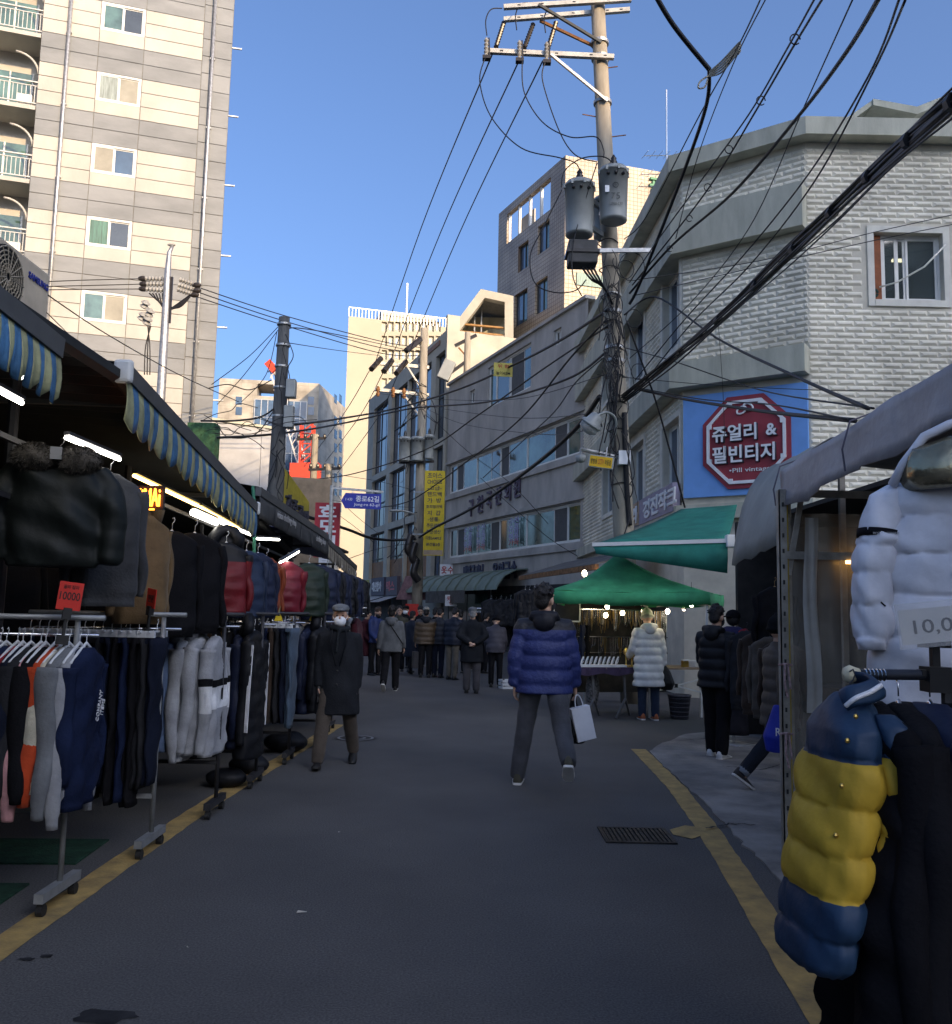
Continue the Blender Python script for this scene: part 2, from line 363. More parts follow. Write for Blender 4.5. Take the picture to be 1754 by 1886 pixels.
for u0, u1 in ((128, 88), (400, 358)):
    s0 = ap.px((u0 + u1) / 2, 330)[0]; p = MB().tube([(s0, -.14, 0), (s0, -.14, zB)], .075, 10)
    dp = ap.put(p, 'downpipe', M_steel, t, True)
    for k in range(-3, 8): MB().box(s0 - .1, -.15, ztop + (k - .55) * pitch, s0 + .1, -.03, ztop + (k - .55) * pitch + .05).build('clamp', M_steel, dp)
for k in range(-2, 8): ap.put(MB().tube([(ap.L, .02, ztop + (k - .3) * pitch), (ap.L + .42, .02, ztop + (k - .3) * pitch + .02)], .045, 6), 'bracket', M_steel, t)
# recessed balconies on its left side
M_rail = mat('balcony_rail', (.62, .60, .55), .5, .1, metal=.2)
ap.put(MB().box(-4, 1.5, 0, 0, 1.7, zB).box(-4.2, 0, 0, -4, 1.7, zB), 'recess_wall', M_cream, t)
for k in range(-2, 7):
    z0 = ap.px(40, 1)[1] * 0 + ztop + (k - .62) * pitch
    ap.put(MB().box(-4, -.02, z0 - .18, -.02, 1.5, z0), 'balcony_slab', M_cream, t)
    r = MB().bar((-4, .04, z0 + 1.05), (0, .04, z0 + 1.05), .06, .05).bar((-4, .04, z0 + .12), (0, .04, z0 + .12), .05, .04).bar((-4, .04, z0 + .88), (0, .04, z0 + .88), .04, .03)
    r = ap.put(r, 'balcony_rail', M_rail, t)
    for i in range(24): MB().box(-3.9 + i * .165, .03, z0 + .12, -3.875 + i * .165, .05, z0 + .88).build('baluster', M_rail, r)
    d = ap.put(MB().box(-2.2, 1.40, z0, -.5, 1.49, z0 + 2.1), 'balcony_door', M_glass_g, t)
    MB().box(-1.38, 1.37, z0, -1.32, 1.40, z0 + 2.1).box(-2.26, 1.37, z0, -2.2, 1.42, z0 + 2.15).box(-.5, 1.37, z0, -.44, 1.42, z0 + 2.15).build('door_frame', M_wframe, d)
    arc = [(-.05 - .9 * (1 - math.cos(a)), .2, z0 + 1.5 + .85 * math.sin(a)) for a in [i * math.pi / 14 for i in range(8)]]
    ap.put(MB().tube(arc, .05, 6), 'arch_brace', M_cream, t, True)
    if k % 2: ap.put(MB().box(-.75, .1, z0 + .02, -.2, .5, z0 + .5), 'air_conditioner', M_wframe, t)

# ---- white block-faced corner building on the right
SL = at(1258, 600, 18.5); SR = at(1490, 600, 17.0); FE = at(1074, 700, 32.0)
base = (SR.x, SR.y)
f_st = Face((FE.x, FE.y), (SL.x, SL.y), base); f_ch = Face((SL.x, SL.y), (SR.x, SR.y), base); f_rt = Face((SR.x, SR.y), (SR.x + 7.5, SR.y), base)
cb = thing('corner_building', 'white rock-faced block building with chamfered corner and concrete bands on the right', 'building', (SR.x, SR.y, 0))
M_blk = mat('painted_block', (.82, .765, .63), .8, .16, 1.1, .25, 30)
M_blkj = mat('painted_block_joint', (.68, .63, .52), .85, .12, 2)
M_band = mat('band_concrete', (.52, .515, .42), .8, .14, 1.2, .2, 30, stretch=(2, 2, .5))
zroof = f_rt.px(1486, 262)[1]; zb3 = f_ch.px(1478, 425)[1]; zb3t = f_ch.px(1478, 345)[1]; zb2 = f_ch.px(1488, 690)[1]; zb2t = f_ch.px(1488, 640)[1]
hr = [f_rt.rect(1608, 428, 1740, 555)]
def stw(u0, v0, u1, v1): return f_st.rect(u0, v0, u1, v1)
hs = [stw(1222, 525, 1254, 630), stw(1163, 590, 1188, 690), stw(1222, 790, 1254, 892), stw(1163, 828, 1188, 925), stw(1112, 856, 1130, 940), stw(1112, 650, 1126, 730)]
f_rt.put(wallmesh(0, 0, f_rt.L, zroof, hr, .3), 'wall', M_blkj, cb); f_ch.put(wallmesh(0, 0, f_ch.L, zroof, [], .3), 'wall', M_blkj, cb); f_st.put(wallmesh(0, 0, f_st.L, zroof, hs, .3), 'wall', M_blkj, cb)
# roof slab behind the parapet
pts = [(FE.x, FE.y), (SL.x, SL.y), (SR.x, SR.y), (SR.x + 7.5, SR.y), (SR.x + 7.5, FE.y)]
MB().add([(x - base[0], y - base[1], zroof - .3) for x, y in pts], [(0, 1, 2, 3, 4)]).build('roof', M_band, cb)
cor = MB(); NR = len(pts) - 1
def offs(pl, d):
    out = []
    for i, p in enumerate(pl):
        a = Vector(pl[max(i - 1, 0)]); b = Vector(p); c = Vector(pl[min(i + 1, len(pl) - 1)])
        n1 = Vector(((b - a).y, -(b - a).x)) if i else None; n2 = Vector(((c - b).y, -(c - b).x)) if i < len(pl) - 1 else None
        n1 = n1.normalized() if n1 else None; n2 = n2.normalized() if n2 else None
        if n1 and n2: n = (n1 + n2).normalized(); n = n / max(.3, n.dot(n1))
        else: n = n1 or n2
        out.append((b.x + n.x * d - base[0], b.y + n.y * d - base[1]))
    return out
def ledge(pl, d, z0, z1, back=.1, under=0):
    """a projecting band that follows a wall line"""
    o, i = offs(pl, d), offs(pl, -back); m = MB(); rs = []
    for (ox, oy), (ix, iy) in zip(o, i): rs.append([(ix, iy, z0), (ox, oy, z0 + under), (ox, oy, z1), (ix, iy, z1)])
    return m.rings(rs)
pl = [(FE.x, FE.y), (SL.x, SL.y), (SR.x, SR.y)]
ledge(pl + [(SR.x + 7.5, SR.y)], .34, zroof, zroof + .36, .3).build('cornice', M_band, cb)
ledge(pl, .30, zb3, zb3t).build('band', M_band, cb); ledge(pl, .34, zb2, zb2t).build('band', M_band, cb)
zb1 = f_ch.px(1400, 905)[1] - .22; ledge(pl + [(SR.x + 7.5, SR.y)], .2, zb1 - .3, zb1).build('band', M_band, cb)
# rock-faced blocks: the nearest three hundred are single pieces, the rest one mass
bw, bh = .36, .118; bme = []
for q in range(3):
    w, h = bw - .012, bh - .010; a = .045 + .01 * q; tp = .055 - .006 * q
    me = MB().add([(0, 0, 0), (w, 0, 0), (w, 0, h), (0, 0, h), (a, -.030, h * .38), (w - tp, -.030, h * .42), (w - a, -.022, h * .74), (tp, -.022, h * .70)],
                  [(4, 5, 6, 7), (0, 1, 5, 4), (1, 2, 6, 5), (2, 3, 7, 6), (3, 0, 4, 7)]).mesh('brick'); me.materials.append(M_blk); bme.append(me)
M_plain = mat('render_trim', (.74, .71, .62), .8, .08, 3)
def blocks(face, z0, z1, skip, singles):
    k = 0; mass = MB(); r = 0; z = z0
    while z + bh <= z1:
        x = -bw * (.5 * (r % 2)) ; 
        while x < face.L - .02:
            a, b = max(x, 0.0), min(x + bw, face.L)
            if b - a > .06 and not any(s[0] - .005 < b and s[2] + .005 > a and s[1] - .005 < z + bh and s[3] + .005 > z for s in skip):
                q = random.randrange(3); full = abs(b - a - bw) < 1e-4
                if full and singles(a, z):
                    o = bpy.data.objects.new('brick', bme[q]); C.objects.link(o); o.parent = cb; o.rotation_euler = (0, 0, face.ang)
                    l = face.loc(); o.location = (l[0] + face.d.x * a, l[1] + face.d.y * a, z); k += 1
                else:
                    f = (b - a) / bw; me = bme[q]
                    mass.add([(a + v.co.x * f, v.co.y, z + v.co.z) for v in me.vertices], [tuple(p.vertices) for p in me.polygons])
            x += bw
        z += bh; r += 1
    if mass.v: tag(face.put(mass, 'brickwork', M_blk, cb), kind='stuff')
    return k
grow = lambda h, d=.14: (h[0] - d, h[1] - d, h[2] + d, h[3] + d)
sgn = f_ch.rect(1262, 742, 1492, 917)
sgn = (.03, f_ch.px(1400, 905)[1] - .12, f_ch.L - .02, f_ch.px(1300, 725)[1])
cnt = [0]
def single(a, z):
    if cnt[0] < 300 and 5.2 < z < 11 and a < 3.0: cnt[0] += 1; return True
    return False
blocks(f_rt, zb1 + .01, zroof - .04, [grow(hr[0])], single)
blocks(f_ch, zb1 + .01, zroof - .04, [sgn, (0, zb2, 9, zb2t), (0, zb3, 9, zb3t)], lambda a, z: False)
blocks(f_st, zb1 + .01, zroof - .04, [(0, zb2, 99, zb2t), (0, zb3, 99, zb3t)] + [grow(h, .12) for h in hs], lambda a, z: False)
for f, hh in ((f_rt, hr), (f_st, hs)):
    for h in hh:
        d = .13; m = MB().box(h[0] - d, -.035, h[1] - d, h[0], .0, h[3] + d).box(h[2], -.035, h[1] - d, h[2] + d, 0, h[3] + d).box(h[0], -.035, h[3], h[2], 0, h[3] + d).box(h[0], -.05, h[1] - d, h[2], 0, h[1])
        f.put(m, 'window_surround', M_plain, cb)
        if f is f_st: window(f, cb, h, (1, 1.3), M_wframe, [M_glass_b, M_screen], .14, .05)
h = hr[0]; x1 = h[0] + .14 * (h[2] - h[0])
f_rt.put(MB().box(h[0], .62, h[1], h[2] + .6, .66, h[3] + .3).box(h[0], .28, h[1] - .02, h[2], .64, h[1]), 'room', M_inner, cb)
f_rt.put(MB().box(h[0] + .01, .10, h[1] + .02, x1, .14, h[3] - .02), 'shutter_panel', mat('orange_panel', (.33, .10, .04), .7, .15), cb)
M_clear = mat('glass_clear', (.10, .13, .13), .03, .3, 1, spec=.9, alpha=.62)
window(f_rt, cb, (x1, h[1], h[2], h[3]), (.55, .35, 1.2), M_wframe, [M_clear, M_clear, M_clear], .13, .05)
f_rt.put(MB().box(h[0] + .55, .35, h[1] + .95, h[0] + .80, .42, h[1] + 1.0), 'ceiling_lamp', mat('lamp_glow', (.9, .9, .8), emit=(.9, 1, .75), estr=3), cb)
f_rt.put(MB().tube([(h[0] + .03 + .08 * math.cos(a), .11, h[1] + .18 + .08 * math.sin(a)) for a in [i * .6 for i in range(11)]], .03, 6), 'hose_reel', mat('hose_green', (.02, .06, .05)), cb)
f_rt.put(MB().tube([(h[0] + .12, .05, h[1] + .28), (h[0] + .4, -.1, h[1] + .33), (h[0] + .9, -.2, h[1] + .62), (h[0] + 1.3, -.25, h[1] + 1.05)], .018, 6), 'hose', M_plain, cb, True)
# stained marks under the band on the right wall
# rooftop hut with a flat overhanging roof
rb = thing('rooftop_hut', 'small hut with flat overhanging concrete roof on top of the white corner building', 'hut', (at(1640, 240, 19.5).x, 19.5, zroof + .0))
e = [at(1535, 250, 19.5), at(1600, 195, 19.5), at(1680, 212, 19.5), at(1760, 172, 19.5)]
o_ = rb.location
m = MB()
for a, b in zip(e[:-1], e[1:]): pass
zs_ = e[1].z - zroof
m.prism([(e[0].x - o_.x, zs_ - .75), (e[1].x - o_.x, zs_ - .10), (e[1].x - o_.x, zs_ + .02), (e[0].x - o_.x - .05, zs_ - .62)], -.2, 4).build('eave', M_band, rb)
MB().prism([(e[1].x - o_.x, zs_ - .12), (e[2].x - o_.x, zs_ - .32), (e[3].x - o_.x + .4, zs_ + .30), (e[3].x - o_.x + .4, zs_ + .48), (e[2].x - o_.x, zs_ - .14), (e[1].x - o_.x, zs_ + .03)], -.25, 4).build('roof', M_band, rb)
MB().box(-.75, .3, -.3, 2.6, 4, zs_ - .3).build('wall', M_plain, rb)
# thin lightning rod and aerials standing on the roof
M_al = mat('aluminium', (.7, .7, .7), .35, .05, metal=.8)
ra = at(1228, 316, 24); tp = at(1224, 165, 24)
t = thing('roof_antenna', 'thin lightning rod with two television aerials on the white building roof', 'antenna', (ra.x, ra.y, ra.z - 1.2))
hh = tp.z - ra.z + 1.2; MB().tube([(0, 0, 0), (0, 0, hh)], .022, 6).build('mast', M_al, t)
for z, w in ((1.1, .75), (1.65, .65), (.75, .8)):
    a = MB().tube([(-w, -.2, z - .1), (w, .2, z + .16)], .012, 5)
    for i in range(7): x = -w + i * w / 3; a.tube([(x - .05, -.2 + .2 * (x + w) / w + .2, z - .08 + i * .04), (x + .05, -.2 + .2 * (x + w) / w - .25, z - .08 + i * .04)], .007, 4)
    a.build('aerial', M_steel, t)
# jewellery and vintage shop sign on the chamfer
M_sblue = mat('sign_blue', (.15, .38, .78), .45, .05, 3); M_sred = mat('sign_red', (.34, .045, .06), .5, .08, 3); M_swhite = mat('sign_white', (.80, .82, .84), .5, .04); M_sdark = mat('sign_letter_side', (.05, .05, .07), .6)
zc0 = sgn[1] + .06; zc1 = sgn[3] - .04
sg = thing('shop_sign', 'blue square shop sign with red octagon and white Korean letters on the chamfered corner', 'sign', (f_ch.A.x, f_ch.A.y, 0), f_ch.ang)
MB().box(.04, -.10, zc0, f_ch.L - .03, -.01, zc1).build('board', M_sblue, sg)
cx = f_ch.px(1378, 813)[0]; cz = f_ch.px(1378, 815)[1]; Rx = (f_ch.px(1458, 813)[0] - f_ch.px(1297, 813)[0]) / 2; Rz = (f_ch.px(1378, 728)[1] - f_ch.px(1378, 898)[1]) / 2
oc = lambda k: [(cx + Rx * k * a, cz + Rz * k * b) for a, b in ((-1, -.45), (-.42, -1), (.42, -1), (1, -.45), (1, .45), (.42, 1), (-.42, 1), (-1, .45))]
MB().prism(oc(1), -.14, -.10).build('octagon', M_sred, sg)
m = MB(); o1, o2 = oc(.90), oc(.835)
for i in range(8):
    j = (i + 1) % 8; m.add([(x, y, z) for y in (-.175, -.141) for x, z in (o1[i], o1[j], o2[j], o2[i])], [(0, 3, 2, 1), (0, 1, 5, 4), (2, 3, 7, 6), (4, 5, 6, 7)])
    m.box(o2[i][0] - .045, -.18, o2[i][1] - .045, o2[i][0] + .045, -.141, o2[i][1] + .045)
m.build('border', M_swhite, sg)
lw, lh = Rx * 1.42, Rz * .36
def raised(body, x, z, w, h, nm='lettering'):
    l = text(body, .5, M_sdark, sg, (x + .012, -.17, z - .012), ext=.03, bold=.03, w=w, h=h, name=nm); text(body, .5, M_swhite, l, (-.012, .012, .036), (0, 0, 0), .004, .022, w, h, 'letter_face')
raised('쥬얼리', cx - Rx * .24, cz + Rz * .20, Rx * 1.02, lh); raised('&', cx + Rx * .60, cz + Rz * .20, Rx * .24, lh * .7); raised('필빈티지', cx - Rx * .04, cz - Rz * .26, Rx * 1.42, lh * 1.05)
text('•Pill vintage•', .2, M_swhite, sg, (cx + Rx * .12, -.150, cz - Rz * .62), ext=.006, w=Rx * 1.0, h=Rz * .12)
for k, (dx, dz, tl) in enumerate(((-.07, .0, .5), (.07, .05, -.5))):
    MB().tube([(cx + dx + .10 * math.cos(a) * math.cos(tl) - .065 * math.sin(a) * math.sin(tl), -.16 - .01 * k, cz + Rz * .68 + dz + .10 * math.cos(a) * math.sin(tl) + .065 * math.sin(a) * math.cos(tl)) for a in [i * math.pi / 10 for i in range(21)]], .02, 6, False).build('ring_emblem', M_swhite, sg)
# long shop sign over the street side
r = f_st.rect(1168, 960, 1252, 940); z0 = f_st.px(1250, 945)[1]; z1 = f_st.px(1250, 893)[1]
s0 = f_st.px(1168, 950)[0]; s1 = f_st.L - .05
sg = thing('shop_sign', 'long lilac and tan sign with pale Korean letters above the green awning', 'sign', (f_st.A.x, f_st.A.y, 0), f_st.ang)
MB().box(s0, -.22, z0, s1, -.06, z1).build('board', mat('sign_lilac', (.30, .27, .36), .55, .1), sg)
MB().box(s0 - .01, -.235, z0 + .02, s0 + 1.6, -.221, z1 - .02).build('tan_panel', mat('sign_tan', (.42, .30, .20), .6, .1), sg)
text('경진쟉크', .5, M_swhite, sg, (s0 + 3.6, -.236, (z0 + z1) / 2), ext=.012, bold=.03, w=3.0, h=(z1 - z0) * .72); text('수리', .5, M_swhite, sg, (s0 + .8, -.25, (z0 + z1) / 2 - .02), ext=.012, bold=.03, w=1.3, h=(z1 - z0) * .7)

# ---- grey rendered building down the street
GA = at(824, 850, 44.6); GB = at(1082, 800, 31.4); g = Face((GA.x, GA.y), (GB.x, GB.y), (GA.x, GA.y))
t = thing('grey_building', 'long dark grey rendered building with strip windows and raised Korean letters', 'building', (GA.x, GA.y, 0))
M_gr = mat('grey_render', (.50, .47, .43), .9, .16, .7, .2, 30, stretch=(1.5, 1.5, .5))
zt = g.px(1076, 548)[1]
def hz(u0, v0, u1, v1, vl, vr): return (g.px(u0, v0)[0], (g.px(u0, v1)[1] + g.px(u1, vr)[1]) / 2, g.px(u1, v0)[0], (g.px(u0, v0)[1] + g.px(u1, vl)[1]) / 2)
w4 = hz(899, 684, 978, 753, 623, 712); w3 = hz(827, 859, 1069, 910, 760, 835); w2 = hz(826, 977, 1069, 1030, 919, 995)
sm1 = hz(866, 720, 875, 745, 716, 740); sm2 = hz(1020, 610, 1034, 640, 601, 630)
g.put(wallmesh(0, 0, g.L, zt, [w4, w3, w2, sm1, sm2], .25), 'wall', M_gr, t)
g.put(MB().box(0, .3, 0, g.L, 9, zt - .1).box(-.05, -.12, zt - .12, g.L, .3, zt), 'body', M_gr, t)
for w in (w3, w2):
    g.put(MB().box(-.02, -.10, w[1] - .30, g.L, 0, w[1] - .08).box(-.02, -.10, w[3] + .04, g.L, -.0, w[3] + .18), 'ledge', M_gr, t)
window(g, t, w4, (.5, 1, .1, 1, .6), M_wframe, [M_glass_g, M_glass, M_glass, M_screen, M_glass_g], .10, .07)
window(g, t, w3, (.7, .8, 1.5, 1.5, .9, .8, 1.6, 2.2, .9, 1.0), M_wframe, [M_glass, M_screen, M_glass_g, M_glass_g, M_glass, M_screen, M_glass_g, M_glass_g, M_screen, M_glass_g], .10, .07)
ww = window(g, t, w2, (.7, .8, 1.3, 1.3, .8, .8, 1.4, 2.0, .9, .9), M_wframe, [M_glass, M_screen, M_glass_g, M_glass_g, M_screen, M_glass, M_glass_g, M_glass_g, M_screen, M_glass_g], .10, .07)
M_let = mat('sign_letters_violet', (.10, .07, .11), .6, .1)
for i in (2, 3, 6):                                                    # lettering films on the panes
    x = w2[0] + (w2[2] - w2[0]) * (sum((.7, .8, 1.3, 1.3, .8, .8, 1.4, 2.0, .9, .9)[:i]) + .65) / 11.0
    text('수선\n리폼\n명품', .3, mat('film_lilac', (.42, .40, .62), .6), t, (g.d.x * x, g.d.y * x, (w2[1] + w2[3]) / 2 + .15), (math.pi / 2, 0, g.ang), .005, .02, 1.0, 1.0)
    text('가죽', .3, mat('film_red', (.55, .16, .14), .6), t, (g.d.x * x, g.d.y * x, w2[1] + .32), (math.pi / 2, 0, g.ang), .005, .02, 1.0, .28)
window(g, t, sm1, (1, 1), M_wframe, [M_glass], .1, .06); window(g, t, sm2, (1, 1), M_wframe, [M_glass], .1, .06)
def gtext(body, u, v, w, h, m, ext=.03, bold=.02, dy=-.06):
    s, z = g.px(u, v); return text(body, .5, m, t, (g.d.x * s + g.d.y * -dy * -1 * 0 + (-dy) * g.d.y, g.d.y * s - (-dy) * g.d.x, z), (math.pi / 2, 0, g.ang), ext, bold, w, h)
for i, ch in enumerate('구현국산외원'):
    u = 870 + i * 16.5 + max(0, i - 2) * .8; gtext(ch, u, 936 - i * 7.4, .62, .78, M_let)
zs = g.px(865, 1056)[1]
for body, s0u, s1u in (('백양크리닝', 856, 893), ('우연금속', 909, 955)):
    s0 = g.px(s0u, 1050)[0]; s1 = g.px(s1u, 1045)[0]; k = len(body)
    for i, ch in enumerate(body):
        s = s0 + (s1 - s0) * (i + .5) / k; text(ch, .5, mat('letters_navy', (.03, .03, .07), .5), t, (g.d.x * s + .06 * g.d.y, g.d.y * s - .06 * g.d.x, zs), (math.pi / 2, 0, g.ang), .03, .03, (s1 - s0) / k * .85, .72)
# white clothes-repair sign hung out from its left end
p = at(830, 1050, 43.6)
sg = thing('shop_sign', 'small white sign reading clothes repair in red Korean letters beside the yellow banner', 'sign', (p.x, p.y, p.z), -.15)
MB().box(-.52, -.05, -.28, .52, .05, .28).build('board', M_swhite, sg); text('옷수선', .3, mat('letters_red', (.50, .03, .03), .5), sg, (0, -.058, 0), ext=.005, bold=.02, w=.9, h=.36)
# green-roofed shop awning along its foot and striped pale lower awning
M_awng = mat('awning_sheet_green', (.20, .25, .20), .7, .15, 1.5)
aw = thing('shop_awning', 'pale green ribbed barrel awning over the shops of the grey building', 'awning', (GA.x, GA.y, 0), g.ang)
s0 = g.px(795, 1080)[0]; s1 = g.px(972, 1075)[0]; za = g.px(880, 1070)[1]
prof = [(0, za + .35), (-.5, za + .30), (-1.0, za + .05), (-1.3, za - .35), (-1.35, za - .5)]
MB().sheet([[(x, y, z) for x in (s0, s1)] for y, z in prof]).build('sheet', M_awng, aw, smooth=True)
for i in range(11):
    x = s0 + (s1 - s0) * i / 10; MB().tube([(x, y - .015, z + .012) for y, z in prof], .035, 5).build('rib', M_awng, aw)
MB().bar((s0 + 3, -1.34, za - .75), (s0 + 8, -1.34, za - .75), .03, .55).build('side_curtain', mat('tarp_grey', (.13, .125, .12), .8, .2), aw)
# dark shopfronts along the street foot, with goods
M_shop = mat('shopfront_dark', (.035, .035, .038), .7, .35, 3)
for i, (u0, u1) in enumerate(((826, 905), (905, 1000), (1000, 1080))):
    a = g.px(u0, 1100)[0]; b = g.px(u1, 1100)[0]
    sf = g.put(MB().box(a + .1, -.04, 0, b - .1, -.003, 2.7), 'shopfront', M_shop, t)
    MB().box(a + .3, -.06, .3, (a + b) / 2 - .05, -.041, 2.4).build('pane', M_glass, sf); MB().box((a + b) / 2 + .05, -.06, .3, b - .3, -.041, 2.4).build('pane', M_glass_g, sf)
# ---- glass-fronted building further along
HA = at(676, 850, 62); HB = at(822, 850, 45.2); hF = Face((HA.x, HA.y), (HB.x, HB.y), (HA.x, HA.y))
t = thing('glass_building', 'pale framed building with tall dark window bays beyond the grey one', 'building', (HA.x, HA.y, 0))
M_hw = mat('pale_concrete', (.50, .47, .39), .8, .1, 1, .1, 20)
zt = hF.px(818, 612)[1]
bays = []
for u0, u1 in ((684, 711), (716, 746), (746, 790), (796, 820)):
    a = hF.px(u0, 900)[0]; b = hF.px(u1, 900)[0]
    for z0, z1 in ((3.2, 6.6), (7.0, 10.2), (10.6, zt - 1.0)): bays.append((a + .1, z0, b - .1, z1))
hF.put(wallmesh(0, 0, hF.L, zt, bays, .35), 'wall', M_hw, t)
hF.put(MB().box(.05, .4, 0, hF.L - .05, 12, zt - .1), 'body', M_hw, t)
M_brown = mat('brown_cladding', (.33, .14, .05), .6, .2, 2)
for i, b in enumerate(bays):
    w = window(hF, t, b, (1, 1, 1), M_wframe_d, [M_glass_b, M_glass, M_glass_b], .22, .05)
    MB().box(b[0], .20, (b[1] + b[3]) / 2 - .03, b[2], .26, (b[1] + b[3]) / 2 + .03).build('transom', M_wframe_d, w)
    if i in (0, 3, 6): hF.put(MB().box(b[0] + .08, .21, b[1] + .1, b[2] - .08, .235, b[1] + 1.5), 'cladding', M_brown, t)
hF.put(MB().box(hF.L - .05, -.18, 0, hF.L + .22, .5, zt + .6), 'pilaster', M_hw, t)
hF.put(MB().box(hF.L - 5.5, -.05, zt - .5, hF.L - 1.5, -.01, zt - .25), 'trim', M_brown, t)
# sloped penthouse frame on top
pb = thing('penthouse', 'sloping white concrete penthouse with large opening and wooden rails above the grey building', 'building', (at(880, 600, 46.5).x, 46.5, 0))
ox = pb.location.x
P_ = lambda u, v: (lambda q: (q.x - ox, q.z))(at(u, v, 46.5))
outl = [P_(826, 760), P_(826, 612), P_(886, 532), P_(946, 545), P_(946, 700)]; ins = [P_(842, 615), P_(893, 548), P_(930, 556), P_(930, 618)]
m = MB()
prs = [(P_(826, 760), P_(826, 612), ins[0], P_(842, 760)), (P_(826, 612), P_(886, 532), ins[1], ins[0]), (P_(886, 532), P_(946, 545), ins[2], ins[1]), (P_(946, 545), P_(946, 700), P_(930, 700), ins[2])]
for q in prs: m.prism([(x, z) for x, z in q][::-1], 0, .5)
m.prism([P_(842, 640), ins[0], ins[0], ins[3], P_(930, 700), P_(842, 760)][::-1] if False else [P_(842, 760), P_(930, 700), ins[3], ins[0]], .05, .45)
m.build('frame', M_hw, pb)
MB().box(P_(826, 600)[0], 3.5, 8, P_(946, 600)[0], 3.7, P_(886, 545)[1]).build('back_wall', M_band, pb)
MB().add([(x, y, z) for y in (.5, 7) for x, z in (P_(826, 612), P_(886, 532), P_(946, 545))], [(0, 3, 4, 1), (1, 4, 5, 2)]).build('roof', mat('roof_grey', (.25, .25, .25), .8), pb)
M_wood = mat('wood_rail', (.42, .22, .08), .6, .2, 6)
for v in (594, 608): a = P_(842, v); b = P_(930, v + 8); MB().tube([(a[0], .2, a[1]), (b[0], .2, b[1])], .07, 6).build('rail', M_wood, pb)
for u in (874, 887): MB().tube([(P_(u, 600)[0], 1.5, P_(u, 640)[1]), (P_(u, 600)[0], 1.5, P_(u, 545)[1])], .05, 5).build('bar', M_steel, pb)
q = P_(885, 680); MB().box(P_(865, 680)[0], -.05, P_(865, 684)[1], P_(905, 680)[0], .03, P_(865, 655)[1]).build('window', M_glass_b, pb)

# ---- tiled tower
def tiles(name, col, grout, w, h):
    m = bpy.data.materials.new(name); m.use_nodes = True; n = m.node_tree.nodes; L = m.node_tree.links; p = n['Principled BSDF']
    tc = n.new('ShaderNodeTexCoord'); mp = n.new('ShaderNodeMapping'); mp.inputs['Rotation'].default_value = (math.radians(-90), 0, 0); L.new(tc.outputs['Object'], mp.inputs[0])
    b = n.new('ShaderNodeTexBrick'); b.offset = 0; b.inputs['Scale'].default_value = 1; b.inputs['Brick Width'].default_value = w; b.inputs['Row Height'].default_value = h; b.inputs['Mortar Size'].default_value = .02; b.inputs['Mortar Smooth'].default_value = .1
    b.inputs['Color1'].default_value = (*col, 1); b.inputs['Color2'].default_value = (*[c * .86 for c in col], 1); b.inputs['Mortar'].default_value = (*grout, 1); b.inputs['Bias'].default_value = -.2
    L.new(mp.outputs[0], b.inputs['Vector'])
    nz = n.new('ShaderNodeTexNoise'); nz.inputs['Scale'].default_value = .5; nz.inputs['Detail'].default_value = 5; L.new(tc.outputs['Object'], nz.inputs['Vector'])
    rp = n.new('ShaderNodeValToRGB'); rp.color_ramp.elements[0].color = (.62, .60, .58, 1); rp.color_ramp.elements[1].color = (1, 1, 1, 1); rp.color_ramp.elements[0].position = .35; rp.color_ramp.elements[1].position = .6; L.new(nz.outputs[0], rp.inputs[0])
    mx = n.new('ShaderNodeMix'); mx.data_type = 'RGBA'; mx.blend_type = 'MULTIPLY'; mx.inputs[0].default_value = 1; L.new(b.outputs[0], mx.inputs[6]); L.new(rp.outputs[0], mx.inputs[7])
    L.new(mx.outputs[2], p.inputs['Base Color']); p.inputs['Roughness'].default_value = .45
    bp = n.new('ShaderNodeBump'); bp.inputs['Strength'].default_value = .6; bp.inputs['Distance'].default_value = .02; bp.invert = True; L.new(b.outputs['Fac'], bp.inputs['Height']); L.new(bp.outputs[0], p.inputs['Normal'])
    return m
M_tile = tiles('tile_cream', (.50, .40, .29), (.23, .165, .12), .22, .22)
Tc = at(1041, 400, 45); Tl = at(918, 450, 52.2); Tr = at(1262, 400, 47.0)
tl = Face((Tl.x, Tl.y), (Tc.x, Tc.y), (Tc.x, Tc.y)); tr = Face((Tc.x, Tc.y), (Tr.x, Tr.y), (Tc.x, Tc.y))
t = thing('tiled_tower', 'tall cream tiled building with rounded roof corner behind the transformers', 'building', (Tc.x, Tc.y, 0))
zt = tr.px(1043, 286)[1]
top = tl.rect(932, 440, 1012, 400); zo0 = tl.px(935, 448)[1]; zo1 = tl.px(1012, 328)[1]
ho = [(tl.px(934, 420)[0], zo0, tl.px(1014, 400)[0], zo1 )]
h2 = [(lambda a, b: (a[0], b[1], b[0], a[1]))(tl.px(u0, v0), tl.px(u1, v1)) for u0, v0, u1, v1 in ((955, 455, 973, 490), (991, 418, 1012, 455), (948, 545, 971, 590), (986, 522, 1008, 568))]
tl.put(wallmesh(0, 0, tl.L, zt, ho + h2, .3), 'wall', M_tile, t); tr.put(wallmesh(0, 0, tr.L, zt, [], .3), 'wall', M_tile, t)
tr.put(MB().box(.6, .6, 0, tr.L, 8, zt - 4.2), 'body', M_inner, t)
for i in range(5):
    a = ho[0]; x = a[0] + (a[2] - a[0]) * i / 4; tl.put(MB().box(x - .06, .1, a[1], x + .06, .25, a[3]), 'mullion', M_wframe, t)
tl.put(MB().box(ho[0][0], .9, ho[0][1], ho[0][2] * .45, 1.0, ho[0][1] + 1.7), 'inner_wall', M_cream, t)
for w in h2: window(tl, t, w, (1, 1), M_wframe_d, [M_glass_b, M_glass_g], .15, .06)
